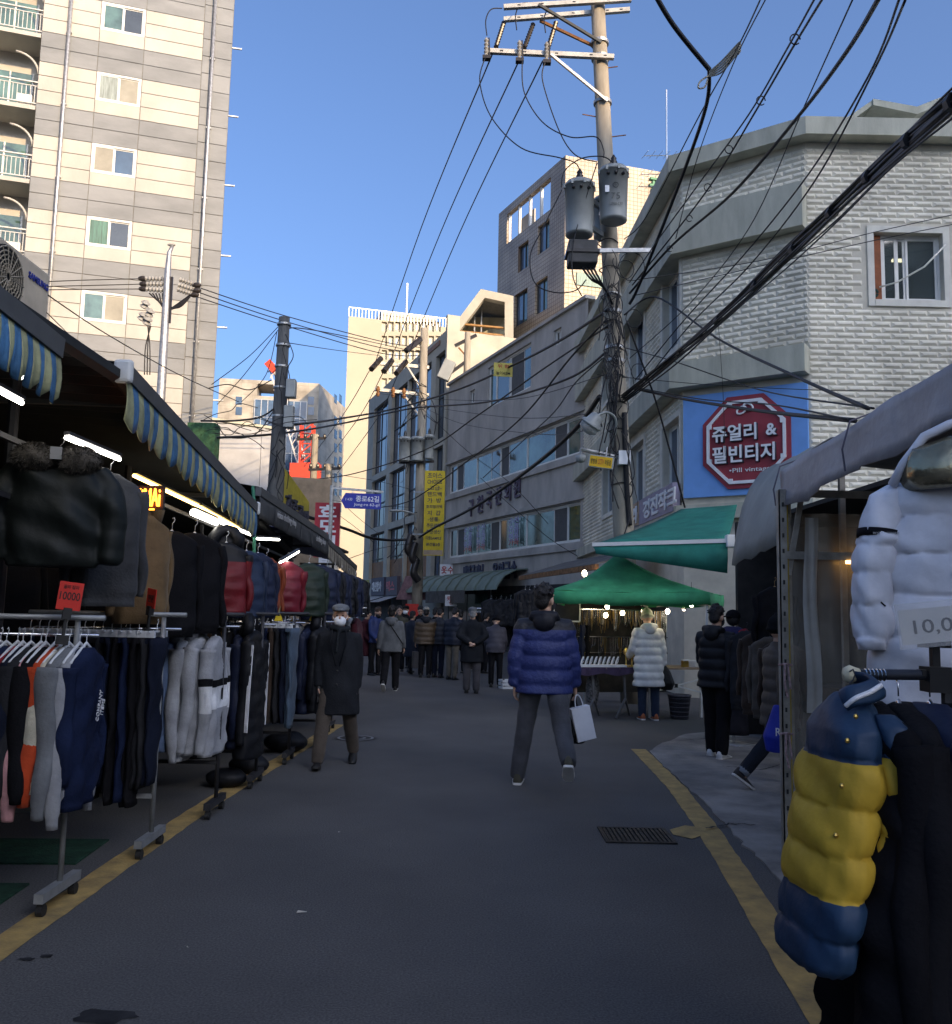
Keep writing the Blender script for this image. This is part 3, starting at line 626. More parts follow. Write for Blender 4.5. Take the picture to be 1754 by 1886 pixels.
s, z = tr.px(1208, 343); text('광', 1, mat('letters_green', (.04, .25, .12), .5, .1), t, (tr.d.x * s + .08 * tr.d.y, tr.d.y * s - .08 * tr.d.x, z), (math.pi / 2, 0, tr.ang), .06, .03, .85, .95)
sg_ = tr.rect(1062, 502, 1140, 535); tr.put(MB().box(sg_[0], -.06, sg_[1], sg_[2], -.02, sg_[3]), 'window', M_curt, t)

# ---- far beige tower
FA = at(638, 700, 110); FB = at(836, 700, 114); ff = Face((FA.x, FA.y), (FB.x, FB.y), (FA.x, FA.y))
t = thing('beige_tower', 'tall sunlit beige tower with white window grid far down the street', 'building', (FA.x, FA.y, 0))
M_beige = mat('beige_wall', (.43, .375, .28), .85, .05, .15)
M_bw = mat('beige_white', (.52, .47, .37), .8, .05)
zt = ff.px(642, 582)[1]; hl = []
for r_ in range(7):
    for c_ in range(9):
        u = 702 + c_ * 12.4; v = 591 + r_ * 26
        a = ff.px(u + 1.5, v + 1); b = ff.px(u + 10.5, v + 20); hl.append((a[0], b[1], b[0], a[1]))
ff.put(wallmesh(0, 0, ff.L, zt, hl, .5), 'wall', M_beige, t)
MB().box(3.2, .6, 0, ff.L - .1, 12, zt - .2).build('body', M_bw, t, ff.loc(), (0, 0, ff.ang))
for i, (a, b, c, d) in enumerate(hl):
    w = ff.put(MB().box(a, .35, b, c, .45, d), 'window', M_bw, t)
    if i % 9: MB().box(a + .12, .30, b + .25, (a + c) / 2 + .02, .345, d - .3).build('pane', M_glass_b, w)
m = MB(); x0, x1 = ff.px(705, 570)[0], ff.px(806, 570)[0]; m.box(x0, .8, zt - .2, x1, 9, ff.px(700, 567)[1]); ff.put(m, 'rooftop_block', M_bw, t)
m = MB(); m.box(0, .05, zt + 1.15, ff.L, .10, zt + 1.25)
for i in range(34): x = ff.L * i / 33; m.box(x, .05, zt, x + .08, .10, zt + 1.2)
ff.put(m, 'roof_railing', M_steel, t); ff.put(MB().tube([(ff.px(757, 500)[0], 2, zt), (ff.px(757, 500)[0], 2, zt + 6)], .12, 5), 'mast', M_steel, t)

# ---- far hotel block with glass centre
KA = at(401, 760, 128); KB = at(586, 760, 130); KC = at(636, 760, 146); kf = Face((KA.x, KA.y), (KB.x, KB.y), (KA.x, KA.y)); kr = Face((KB.x, KB.y), (KC.x, KC.y), (KA.x, KA.y))
t = thing('hotel_block', 'beige block with blue glass centre and roof opening far behind the wooden pole', 'building', (KA.x, KA.y, 0))
M_k = tiles('stone_panels', (.46, .41, .33), (.34, .30, .24), 1.6, .9)
zt = kf.px(420, 697)[1]
op = [kf.rect(474, 706, 570, 724)]; op = [(kf.px(474, 715)[0], kf.px(500, 730)[1], kf.px(545, 715)[0], kf.px(500, 708)[1])]
kf.put(wallmesh(0, 0, kf.L, zt, op, 6), 'wall', M_k, t); kr.put(wallmesh(0, 0, kr.L, zt, [], 1), 'wall', M_k, t)
a = kf.px(470, 735); b = kf.px(566, 735); gl = kf.put(MB().box(a[0], -.15, 0, b[0], -.02, a[1]), 'glass_bay', M_glass_b, t)
for i in range(9): x = a[0] + (b[0] - a[0]) * i / 8; MB().box(x - .06, -.25, 0, x + .06, -.151, a[1]).build('mullion', M_steel, gl)
for i in range(9): MB().box(a[0], -.22, a[1] - 2.6 * i - .1, b[0], -.152, a[1] - 2.6 * i).build('transom', M_steel, gl)
for u in (440, 573):
    for v in (738, 757, 790, 822, 854, 886):
        q = kf.px(u, v); kf.put(MB().box(q[0] - .45, -.05, q[1] - .6, q[0] + .45, -.01, q[1] + .6), 'window', M_glass_b, t)
for v in (735, 775, 800, 825, 850, 880, 905, 935):
    for u in (618, 627):
        q = kr.px(u, v); kr.put(MB().box(q[0] - .8, -.05, q[1] - .7, q[0] + .8, -.01, q[1] + .7), 'window', M_glass_b, t)
# ---- plain grey building behind the left stalls, and a green-netted shed
p0 = at(386, 800, 40); p1 = at(512, 800, 42)
t = thing('grey_block', 'plain pale grey walled building between the left awning and the wooden pole', 'building', (p0.x, p0.y, 0))
f = Face((p0.x, p0.y), (p1.x, p1.y), (p0.x, p0.y)); M_pg = mat('pale_grey_wall', (.42, .43, .45), .85, .12, .8, .15, 20)
zt = f.px(450, 783)[1]; f.put(MB().box(0, 0, 0, f.L, 4, zt), 'wall', M_pg, t); f.put(MB().box(f.L * .75, -.06, 0, f.L * .80, 0, zt), 'pilaster', M_pg, t); f.put(MB().box(-.1, -.1, zt, f.L + .1, 4.05, zt + .12), 'roof', M_band, t)
p0 = at(345, 790, 30)
o = MB().box(0, 0, 0, .95, .6, at(360, 778, 30).z).build('shed', mat('green_netting', (.03, .10, .05), .9, .3, 8, .6, 40), None, (p0.x, p0.y, 0)); tag(o, 'green netted shed top peeping over the left awning', 'shed')
M_br = mat('shopwall_brown', (.30, .22, .15), .8, .2, 2)
# yellow sign board above the dark awning
p = at(541, 915, 26); t = thing('shop_sign', 'yellow sign board with dark raised letters seen edge-on beside the wooden pole', 'sign', (p.x, p.y, 0), 1.42)
za = at(540, 945, 26).z; zb = at(540, 872, 26).z
MB().prism([(-1.1, za - .5), (1.1, za - .5), (1.1, za + .45), (-1.1, zb)], -.1, .1).build('board', mat('sign_mustard', (.45, .36, .05), .6, .12), t)
for i in range(4): text('가죽공방'[i], .5, M_sdark, t, (-.78 + i * .5, -.14, za + .2 - i * .10), ext=.05, bold=.03, w=.38, h=.5)
# low tan building at the end of the left side
p = at(566, 925, 34); o = MB().box(-1.0, 0, 0, .9, 4, at(560, 880, 34).z).build('wall_block', M_br, None, (p.x, p.y, 0), (0, 0, .3)); tag(o, 'small tan gabled building end behind the yellow sign board', 'building')
# shops at the far foot of the street, below the glass building
sf = thing('shop_row', 'row of low shops with signboards at the foot of the glass building', 'shop', (HA.x, HA.y, 0), hF.ang)
for i, (u0, u1, v0, v1, bc, tx, tc_) in enumerate(((655, 702, 1098, 1072, (.42, .40, .36), '에이스금고', (.05, .05, .06)), (702, 727, 1096, 1066, (.07, .06, .09), '대신합사', (.75, .75, .75)), (730, 752, 1094, 1066, (.09, .07, .09), '믹스', (.6, .12, .14)))):
    a = hF.px(u0, (v0 + v1) / 2); b = hF.px(u1, (v0 + v1) / 2); zc = (a[1] + b[1]) / 2; x0, x1 = sorted((a[0], b[0]))
    bd = MB().box(x0 + .05, -.65, zc - .55, x1 - .05, -.45, zc + .55).build('signboard', mat('board%d' % i, bc, .6, .1), sf)
    text(tx, .5, mat('board_ink%d' % i, tc_, .5), bd, ((x0 + x1) / 2 - .2, -.66, zc), ext=.01, bold=.03, w=(x1 - x0) * .7, h=.6)
    if i == 0: MB().box(x1 - 1.7, -.66, zc - .53, x1 - .5, -.651, zc + .53).build('yellow_panel', mat('sign_mustard', (.45, .36, .05)), bd)
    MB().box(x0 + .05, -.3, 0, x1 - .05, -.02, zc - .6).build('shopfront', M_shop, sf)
    MB().add([(x0, -.5, zc - .56), (x1, -.5, zc - .56), (x1, -1.7, zc - .95), (x0, -1.7, zc - .95)], [(0, 1, 2, 3)]).build('canopy', mat('canopy_pale', (.42, .40, .38), .8, .2), sf)
p = at(780, 1090, 46); o = thing('shop_awning', 'small dusty pink box awning behind the far utility pole', 'awning', (p.x, p.y, at(780, 1105, 46).z), -.6)
MB().prism([(-1.3, 0), (1.5, 0), (1.5, 1.0), (-.7, 1.2)], -.6, .6).build('cover', mat('awning_pink', (.33, .19, .20), .8, .15), o); MB().box(1.5, -.55, .02, 1.54, .55, .98).build('end_panel', mat('awning_orange', (.62, .22, .10), .7), o)

# ---- unseen blocks added behind the camera, shaped to shade this part of the street
pax = Vector((math.cos(SUN_AZ), math.sin(SUN_AZ))); sax = Vector((math.sin(SUN_AZ), -math.cos(SUN_AZ)))
for a, b, hgt, nm in ((-60, 10.4, 57.0, 'long unseen shade block standing behind the viewer'), (10.4, 13.2, 55.7, 'narrow unseen shade block in the gap behind the viewer'), (13.2, 70, 62, 'tall unseen shade block standing behind the viewer to the right')):
    c = pax * ((a + b) / 2) + sax * 110
    o = MB().box(-(b - a) / 2, -14, 0, (b - a) / 2, 0, hgt).build('shade_block', M_beige, None, (c.x, c.y, 0), (0, 0, SUN_AZ)); tag(o, nm, 'building')

# ================================================================ builders for clothes, racks and people
def cr_(pts, n=6):
    P = [Vector(p) for p in pts]; out = []
    for i in range(len(P) - 1):
        p0, p1, p2, p3 = P[max(i - 1, 0)], P[i], P[i + 1], P[min(i + 2, len(P) - 1)]
        for k in range(n): t_ = k / n; out.append(.5 * ((2 * p1) + (p2 - p0) * t_ + (2 * p0 - 5 * p1 + 4 * p2 - p3) * t_ ** 2 + (3 * p1 - p0 - 3 * p2 + p3) * t_ ** 3))
    out.append(P[-1]); return out
M_hang = mat('hanger_white', (.62, .64, .66), .45, .06); M_hook = mat('hook_wire', (.6, .6, .6), .3, .05, metal=.9)
def hanger_mesh(w=.40, drop=.10, lo=.0):
    m = MB(); m.tube([(0, 0, .02), (.012, 0, .028), (.018, 0, .012), (.012, 0, -.005), (0, 0, -.015), (0, 0, -.055)], .0025, 5)
    m.tube([(-w / 2, 0, -lo - .055 - drop), (-w / 4, 0, -lo - .055 - drop * .42), (0, 0, -.05 - lo * .5), (w / 4, 0, -lo - .055 - drop * .42), (w / 2, 0, -lo - .055 - drop)], [(.011, .007)] * 5, 8)
    return m
_hm = {}
def add_hanger(parent, w=.40, m=None, lo=.0):
    k = (round(w, 2), m.name if m else '', lo)
    if k not in _hm:
        me = hanger_mesh(w, .10, lo).mesh('hanger', True); me.materials.append(m or M_hang); _hm[k] = me
    o = bpy.data.objects.new('hanger', _hm[k]); C.objects.link(o); o.parent = parent; return o
def garment(name, label, cat, loc, rz, mats, L=.75, w=.46, th=.09, sl=.58, puff=0.0, bands=None, hood=None, fold=.012, group=None, sleeves=True, hanger=True, tilt=0.0, hm=None, sleeve_m=None, flare=0.0, spread=.03, collar=0.0, seed=None, lo=.045, qp=.115):
    """a top on a hanger: hook at the origin, width along x, front towards -y"""
    rnd = random.Random(seed if seed is not None else name + label)
    t = thing(name, label, cat, loc, rz, group); t.rotation_euler = (0, tilt, rz)
    ms = mats if isinstance(mats, (list, tuple)) else [mats]
    N = 32; rs = []; nz = max(16, int(L / .028)); ph = [rnd.uniform(0, 6.28) for _ in range(4)]; top = -.075
    prof = [(0, .055, .03), (.012, .075, .038), (.03, w * .25, .05), (.06, w * .40, .055), (.09, w * .485, .055)]
    zz = []
    for i in range(nz + 1):
        d = L * (i / nz) ** 1.0
        if d < .09:
            k = 0
            while k < 3 and prof[k + 1][0] < d: k += 1
            q = (d - prof[k][0]) / (prof[k + 1][0] - prof[k][0]); hw = prof[k][1] + (prof[k + 1][1] - prof[k][1]) * q; ht = prof[k][2] + (prof[k + 1][2] - prof[k][2]) * q
        else: f = (d - .09) / max(.01, L - .09); hw = w * .485 * (1 + flare * f - .03 * math.sin(f * 3.1)); ht = .055 + (th / 2 - .02) * math.sin(min(1, f * 1.5) * math.pi / 2)
        f = d / L
        if not puff and f > .93: hw *= .93; ht *= .86
        pf = 1 + puff * (abs(math.sin(math.pi * d / qp)) ** .42 - .6)
        ring = []
        for j in range(N):
            a = 2 * math.pi * j / N; ca, sa = math.cos(a), math.sin(a)
            x = hw * math.copysign(abs(ca) ** (.8 if puff else .58), ca); y = ht * pf * math.copysign(abs(sa) ** .85, sa)
            wv = fold * (.25 + f) * (math.sin(x * 19 + ph[0] + 2.5 * d) + .6 * math.sin(x * 41 + ph[1] - 4 * d)) * (1.2 if not puff else .6) + fold * .7 * math.sin(d * 15 + ph[2] + x * 9) * math.sin(d * 5 + ph[3]) + fold * .5 * math.sin(d * 38 + x * 22 + ph[1])
            ring.append((x * (1 + .35 * puff * (pf - 1)), y + wv, top - d))
        rs.append(ring); zz.append(f)
    m = MB().rings(rs)
    if bands:
        nf = len(rs) - 1
        for i in range(nf):
            b = 0
            for f0, idx in bands:
                if zz[i] >= f0: b = idx
            for j in range(N): m.mi[i * N + j] = b
    body = m.build('body', ms, t, smooth=True)
    if sleeves:
        for s in (-1, 1):
            pts = []; rr = []; n = max(10, int(sl / .028))
            for i in range(n + 1):
                f = i / n; d = sl * f
                pts.append((s * (w * .46 + spread * math.sin(f * 1.6) + .012 * math.sin(f * 9 + ph[3])), -.015 * math.sin(f * 2.5 + ph[1]) + fold * .6 * math.sin(f * 8 + ph[0]), top - .10 - d))
                r = .062 - .022 * f
                r *= 1 + puff * .9 * (abs(math.sin(math.pi * d / .105)) ** .6 - .5) + .06 * math.sin(f * 19 + ph[2])
                if f > .92: r *= .82
                rr.append((r * 1.0, r * .72))
            sm = MB().tube(pts, rr, 12)
            if bands:
                for i in range(n):
                    dd = (.10 + sl * i / n) / L; b = 0
                    for f0, idx in bands:
                        if dd >= f0: b = idx
                    for j in range(12): sm.mi[i * 12 + j] = b
            sm.build('sleeve', [sleeve_m] if sleeve_m and s == sleeve_m_side else ms, t, smooth=True)
    if hanger: add_hanger(t, min(w * .9, .42) - (.06 if lo else 0), hm, lo)
    if hood:
        hmm, fur = hood; h = MB()
        h.tube([(-.10, .05, top - .05), (-.11, .02, top + .04), (-.06, .05, top + .10), (0, .06, top + .115), (.06, .05, top + .10), (.11, .02, top + .04), (.10, .05, top - .05)], .055, 8); h.ell((0, .07, top - .03), (.12, .07, .11))
        h.build('hood', hmm, t, smooth=True)
        if fur:
            q = MB(); 
            for i in range(260):
                a = math.pi * (-.15 + 1.3 * rnd.random()); c = Vector((.145 * math.cos(a), -.03 + rnd.uniform(-.02, .02), top - .02 + .125 * math.sin(a))); d = Vector((math.cos(a) + rnd.uniform(-.6, .6), rnd.uniform(-1.2, .5), math.sin(a) + rnd.uniform(-.9, .4))).normalized() * rnd.uniform(.035, .065)
                n = d.cross(Vector((rnd.random(), rnd.random(), .3))).normalized() * .006; q.add([c - n, c + n, c + d], [(0, 1, 2)])
            q.tube([(.145 * math.cos(a), -.02, top - .02 + .125 * math.sin(a)) for a in [math.pi * (-.15 + 1.3 * i / 10) for i in range(11)]], .038, 7)
            q.build('fur_trim', fur, t)
    if collar: MB().tube([(.07 * math.cos(a), .045 * math.sin(a), top + .01) for a in [i * .52 for i in range(13)]], (.03, .02) if False else .022, 6, False).build('collar', ms[0], t, smooth=True)
    return t
sleeve_m_side = 1
def quilt(parent, name, mats, prof, seams, bands=None, N=48, bulge=.10, pleat=.0035, seed=0, sq=.85, dz=.008):
    """a quilted padded shell: prof = [(z, cx, cy, hx, hy)] from the top down, stitched shut along the seam heights"""
    rnd = random.Random(seed); ph = [rnd.uniform(0, 6.28) for _ in range(8)]; z = prof[0][0]; zs = []
    while z > prof[-1][0]: zs.append(z); z -= dz
    zs.append(prof[-1][0]); S_ = sorted([prof[0][0] + .02] + list(seams) + [prof[-1][0] - .001], reverse=True); R = []; mi = []
    for z in zs:
        i = 0
        while i < len(prof) - 2 and prof[i + 1][0] > z: i += 1
        a, b = prof[i], prof[i + 1]; f = (a[0] - z) / (a[0] - b[0]); f = f * f * (3 - 2 * f) if False else f; cx, cy, hx, hy = [a[q] + (b[q] - a[q]) * f for q in (1, 2, 3, 4)]
        j = 0
        while j < len(S_) - 2 and S_[j + 1] > z: j += 1
        g = (S_[j] - z) / (S_[j] - S_[j + 1]); bu = math.sin(math.pi * min(1, max(0, g))) ** .45; near = 1 - bu; ring = []
        for q in range(N):
            t_ = 2 * math.pi * q / N; c, s = math.cos(t_), math.sin(t_)
            w_ = 1 + bulge * (bu - .75) * (1 + .35 * math.sin(3 * t_ + ph[j % 8] + j)) ; pl = pleat * (math.sin(13 * t_ + ph[(j + 1) % 8] * 3) + .7 * math.sin(29 * t_ + ph[(j + 3) % 8])) * (.35 + 1.4 * near) + .008 * bu * math.sin(2 * t_ + z * 11 + ph[(j + 2) % 8]) + .004 * bu * math.sin(5 * t_ + z * 40 + ph[j % 8])
            ring.append((cx + (hx * w_ + pl) * math.copysign(abs(c) ** sq, c), cy + (hy * w_ + pl) * math.copysign(abs(s) ** sq, s), z))
        R.append(ring); b_ = 0
        for zz, idx in (bands or []):
            if z <= zz: b_ = idx
        mi.append(b_)
    m = MB().rings(R)
    if bands:
        for i in range(len(R) - 1):
            for q in range(N): m.mi[i * N + q] = mi[i]
    return m.build(name, mats, parent, smooth=True)
def trousers(name, label, cat, loc, rz, m, L=1.0, w=.24, th=.05, group=None, hanger=True, seed=0, tilt=0):
    rnd = random.Random(label + str(seed)); t = thing(name, label, cat, loc, rz, group); t.rotation_euler = (0, tilt, rz); N = 20; ph = [rnd.uniform(0, 6.28) for _ in range(4)]
    q = MB()
    for s in (-1, 1):
        rs = []; n = int(L / .05)
        for i in range(n + 1):
            f = i / n; hw = w * (.42 - .12 * f); cx = s * (w * .10 + .03 * f * math.sin(ph[0] + f)); ht = th * (.55 - .12 * f)
            rs.append([(cx + hw * math.copysign(abs(math.cos(a)) ** .6, math.cos(a)), s * .022 + ht * math.sin(a) + .008 * math.sin(f * 11 + ph[1] + 3 * math.cos(a)) + .006 * math.sin(f * 23 + ph[2]), -.10 - L * f) for a in [2 * math.pi * j / N for j in range(N)]])
        q.rings(rs)
    q.build('legs', m, t, smooth=True); MB().box(-w * .47, -.035, -.135, w * .47, .035, -.095).build('waistband', m, t)
    if hanger:
        if 'clip' not in _hm:
            h = MB().tube([(0, 0, .02), (.012, 0, .028), (.018, 0, .012), (0, 0, -.012), (0, 0, -.05)], .0025, 5).bar((-.15, 0, -.055), (.15, 0, -.055), .008, .012)
            for x in (-.11, .11): h.box(x - .012, -.03, -.115, x + .012, .03, -.05)
            me = h.mesh('hanger'); me.materials.append(M_hang); _hm['clip'] = me
        o = bpy.data.objects.new('hanger', _hm['clip']); C.objects.link(o); o.parent = t
    return t
M_rackg = mat('rack_paint_grey', (.30, .31, .31), .45, .15, 9, metal=.3); M_rackd = mat('rack_dark', (.045, .045, .05), .45, .15, 9, metal=.3); M_caster = mat('caster_black', (.02, .02, .02), .6); M_chrome = mat('chrome', (.65, .65, .66), .2, .05, metal=1.0)
def rack(label, xe, y, Lr, ztop, m, foot=.46, low=.45, railm=None):
    """a clothes rack whose rail runs from the street edge (x = xe) into the stall"""
    t = thing('clothes_rack', label, 'clothes rack', (xe, y, 0), 0, 'clothes racks along the left side')
    rm = railm or m
    MB().tube([(.10, 0, ztop), (-Lr, 0, ztop)], .016, 10).build('rail', rm, t, smooth=True)
    MB().tube([(.06, .03, ztop - .10), (-Lr, .03, ztop - .10)], .010, 8).build('lower_rail', M_chrome, t, smooth=True)
    for x in (-.06, -Lr + .08):
        MB().tube([(x, .015, .115), (x, .015, ztop)], .0165, 8).build('upright', m, t, smooth=True)
        f = MB().box(x - .025, -foot / 2, .075, x + .025, foot / 2, .125).build('foot', m, t)
        for yy in (-foot / 2 + .04, foot / 2 - .04):
            c = MB(); c.box(x - .014, yy - .02, .045, x + .014, yy + .02, .075); c.v and c.tube([(x - .018, yy, .032), (x + .018, yy, .032)], .032, 12); c.build('caster', M_caster, f)
    MB().bar((-.06, .015, low), (-Lr + .08, .015, low), .028, .028).build('stretcher', m, t)
    return t

# ---------------------------------------------------------------- people
M_skin = mat('skin', (.52, .31, .22), .55, .08, 9, .08, 60, spec=.4); M_skin2 = mat('skin_tan', (.46, .26, .18), .55, .08, 9, .08, 60, spec=.4)
M_hair = mat('hair_black', (.012, .010, .010), .5, .3, 40, .6, 90); M_hairb = mat('hair_brown', (.055, .028, .016), .5, .3, 40, .6, 90); M_hairg = mat('hair_grey', (.30, .30, .30), .6, .3, 40, .5, 90)
M_shoeb = mat('shoe_black', (.016, .016, .017), .5, .2, 20); M_sole = mat('sole_white', (.72, .70, .66), .6, .1); M_eye = mat('eye_dark', (.02, .015, .012), .2); M_mask = mat('mask_white', (.80, .82, .84), .8, .05); M_maskb = mat('mask_black', (.02, .02, .022), .8)
def bandmat(name, stops, axis='Z', rough=.5, bump=.25, bscale=24):
    """cloth dyed in bands: stops = [(height, colour)] from the bottom up"""
    if name in _mats: return _mats[name]
    m = bpy.data.materials.new(name); m.use_nodes = True; n = m.node_tree.nodes; L = m.node_tree.links; p = n['Principled BSDF']; p.inputs['Roughness'].default_value = rough
    tc = n.new('ShaderNodeTexCoord'); sp = n.new('ShaderNodeSeparateXYZ'); L.new(tc.outputs['Object'], sp.inputs[0]); dv = n.new('ShaderNodeMath'); dv.operation = 'DIVIDE'; dv.inputs[1].default_value = 2.0; L.new(sp.outputs[axis], dv.inputs[0])
    r = n.new('ShaderNodeValToRGB'); r.color_ramp.interpolation = 'CONSTANT'; e = r.color_ramp.elements
    while len(e) < len(stops): e.new(.5)
    for k, (z, c) in enumerate(stops): e[k].position = max(0, z / 2); e[k].color = (*c, 1)
    L.new(dv.outputs[0], r.inputs[0]); L.new(r.outputs[0], p.inputs['Base Color'])
    b = n.new('ShaderNodeBump'); b.inputs['Strength'].default_value = bump; b.inputs['Distance'].default_value = .02; nb = n.new('ShaderNodeTexNoise'); nb.inputs['Scale'].default_value = bscale; L.new(tc.outputs['Object'], nb.inputs['Vector']); L.new(nb.outputs[0], b.inputs['Height']); L.new(b.outputs[0], p.inputs['Normal'])
    _mats[name] = m; return m
WR = {}
def person(label, loc, rz, h, legs, arms, top, bottom, lean=0.0, yaw=0.0, nod=0.0, hem=.82, puff=0.0, hair='black', cap=None, mask=None, shoes=(None, None), gloves=None, hood=None, bulk=1.0, vox=.014, skin=None, collar=None, scarf=None, group='people in the street', cuffs=None, name='person', legw=1.0, skin_hand=True, flare=0.0, spr=.0):
    t = thing(name, label, 'person' if name == 'person' else 'mannequin', loc, rz, group); k = h / 1.75; skin = skin or M_skin
    V = Vector; cl, sl_ = math.cos(lean), math.sin(lean)
    J = {}; low = 9
    for s, (a, b, fp) in ((1, legs[0]), (-1, legs[1])):
        hip = V((s * .095, 0, .92)); kn = hip + V((s * (.01 + spr), -math.sin(a), -math.cos(a))) * .43; an = kn + V((s * spr, -math.sin(a - b), -math.cos(a - b))) * .41
        J['hip', s], J['kn', s], J['an', s], J['fp', s] = hip, kn, an, fp
        low = min(low, an.z - .085 - (max(0, fp) * .0) - (.16 * math.sin(max(0, fp)) if fp > 0 else 0))
    dz = -low
    def B(p): p = V(p); return V((p.x, p.y, p.z + dz)) * k
    def U(p):
        p = V(p); y, z = p.y, p.z - .92; return B((p.x, y * cl - z * sl_, .92 + y * sl_ + z * cl))
    for s, A in ((1, arms[0]), (-1, arms[1])):
        sh = V((s * .163 * (.5 + .5 * bulk), .01, 1.372))
        if A[0] == 'pts': el, wr = V(A[1]), V(A[2])
        else:
            f, ab, e, inw = A; d = V((s * math.sin(ab), -math.sin(f) * math.cos(ab), -math.cos(f) * math.cos(ab))); el = sh + d * .285
            d2 = V((s * (math.sin(ab) - inw), -math.sin(f + e), -math.cos(f + e))).normalized(); wr = el + d2 * .245
        J['sh', s], J['el', s], J['wr', s] = sh, el, wr
    HM = Matrix.Rotation(yaw, 3, 'Z') @ Matrix.Rotation(nod, 3, 'X')
    hc = V((0, -.02, 1.60)); 
    def Hd(p): p = V(p) - V((0, 0, 1.535)); return U(V((0, 0, 1.52)) + HM @ p)
    LM = Matrix.Rotation(lean, 3, 'X') @ HM
    # body: one continuous skin
    m = MB()
    m.ell(Hd((0, .005, 1.645)), V((.076, .094, .105)) * k, 16, 12, LM); m.ell(Hd((0, -.028, 1.575)), V((.058, .066, .072)) * k, 14, 10, LM); m.ell(Hd((0, -.108, 1.605)), V((.014, .020, .024)) * k, 8, 6, LM); m.ell(Hd((0, -.07, 1.535)), V((.03, .03, .026)) * k, 8, 6, LM); m.ell(Hd((0, -.085, 1.665)), V((.055, .02, .014)) * k, 8, 6, LM)
    for s in (-1, 1): m.ell(Hd((s * .078, .012, 1.61)), V((.012, .026, .034)) * k, 8, 6, LM)
    m.tube([U((0, .015, 1.40)), U((0, .01, 1.48)), Hd((0, .0, 1.58))], [.062 * k, .052 * k, .05 * k], 12)
    m.tube([B((0, 0, .88)), U((0, .0, 1.05)), U((0, .01, 1.25)), U((0, .01, 1.38)), U((0, .012, 1.45))], [(.09 * k, .12 * k), (.08 * k, .112 * k), (.085 * k, .125 * k), (.07 * k, .12 * k), (.05 * k, .06 * k)], 16)
    for s in (-1, 1):
        sh, el, wr = U(J['sh', s]), U(J['el', s]), U(J['wr', s])
        m.tube([U((s * .10, .01, 1.40)), sh, (sh + el) / 2, el, (el + wr) / 2, wr], [.05 * k, .05 * k, .044 * k, .038 * k, .036 * k, .026 * k], 10)
        d = (wr - el).normalized(); sd = V((0, -1, 0)); sd = (sd - d * sd.dot(d)); sd = sd.normalized() if sd.length > .1 else V((1, 0, 0)); pn = d.cross(sd)
        palm = wr + d * .045 * k; m.tube([wr - d * .02, wr + d * .03 * k, wr + d * .085 * k], [(.022 * k, .022 * k), (.034 * k, .018 * k), (.036 * k, .016 * k)], 10)
        inn = -pn * s if (pn * s).dot(V((1, 0, 0)) * s) > 0 else pn * s
        for q, ln in (() if gloves else enumerate((.066, .076, .072, .056))):
            b0 = wr + d * .078 * k + sd * (.027 - .018 * q) * k; c1 = b0 + (d * .8 + inn * .25) * ln * .5 * k; c2 = c1 + (d * .6 + inn * .75).normalized() * ln * .5 * k
            m.tube([b0, c1, c2], [.0095 * k, .009 * k, .0075 * k], 7)
        b0 = wr + d * .025 * k + sd * .028 * k; c1 = b0 + (d * .7 + sd * .6 + inn * .3).normalized() * .035 * k; m.tube([b0, c1, c1 + (d * .9 + inn * .35).normalized() * .03 * k], [.012 * k, .011 * k, .009 * k], 7)
        hp, kn, an = B(J['hip', s]), B(J['kn', s]), B(J['an', s]); m.tube([hp + V((0, 0, .05)), hp, (hp + kn) / 2, kn, (kn + an) / 2, an, an + V((0, -.02, -.05)) * k], [.075 * k, .08 * k, .065 * k, .05 * k, .05 * k, .036 * k, .04 * k], 12)
    bo = m.build('body', skin, t, smooth=True); fuse(bo, vox * .55 if vox < .016 else .012, 2)
    # top
    m = MB(); R = []
    def pr(z, d=0): return 1 + puff * (abs(math.sin(math.pi * (z + d) / .125)) ** .5 - .55)
    prof = [(1.50, .060, .060, .010), (1.465, .070, .066, .012), (1.44, .105, .080, .01), (1.40, .148, .100, .008), (1.35, .168, .115, .004), (1.25, .180, .126, -.004), (1.12, .188, .128, -.008), (1.0, .186, .130, -.006), (.92, .192, .134, 0), (.82, .196, .138, .004), (.70, .20, .145, .006), (.55, .208, .155, .006), (.40, .215, .165, .006)]
    z = 1.50; zs = []
    while z > hem: zs.append(z); z -= .018
    zs.append(hem)
    for z in zs:
        i = 0
        while i < len(prof) - 2 and prof[i + 1][0] > z: i += 1
        a, b = prof[i], prof[i + 1]; f = (a[0] - z) / (a[0] - b[0]); rx, ry, yo = [a[q] + (b[q] - a[q]) * f for q in (1, 2, 3)]
        fl = 1 + flare * max(0, (.95 - z)); rx *= bulk * fl * pr(z); ry *= bulk * fl * pr(z); lo = max(0, .92 - z)
        P = U if z > .92 else B
        R.append([P((rx * math.copysign(abs(math.cos(a_)) ** .85, math.cos(a_)) + .006 * math.sin(5 * a_ + z * 9), yo + ry * math.sin(a_) + .006 * math.sin(4 * a_ + z * 13), z)) for a_ in [2 * math.pi * j / 28 for j in range(28)]])
    m.rings(R)
    for s in (-1, 1):
        sh, el, wr = U(J['sh', s]), U(J['el', s]), U(J['wr', s]); pts, rr = [], []; a0 = U((s * .10, .01, 1.36))
        cps = [a0, sh, el, wr]; rads = [.070, .070, .062, .048]
        for i in range(3):
            n = 3 if i == 0 else 9
            for q in range(n):
                f = q / n; pts.append(cps[i].lerp(cps[i + 1], f)); d = (0 if i == 0 else (i - 1) * .28 + f * .28); rr.append((rads[i] + (rads[i + 1] - rads[i]) * f) * k * bulk * (1 + (0 if i == 0 else 1.15 * (pr(0, d + .03) - 1)) + .035 * math.sin(d * 37)))
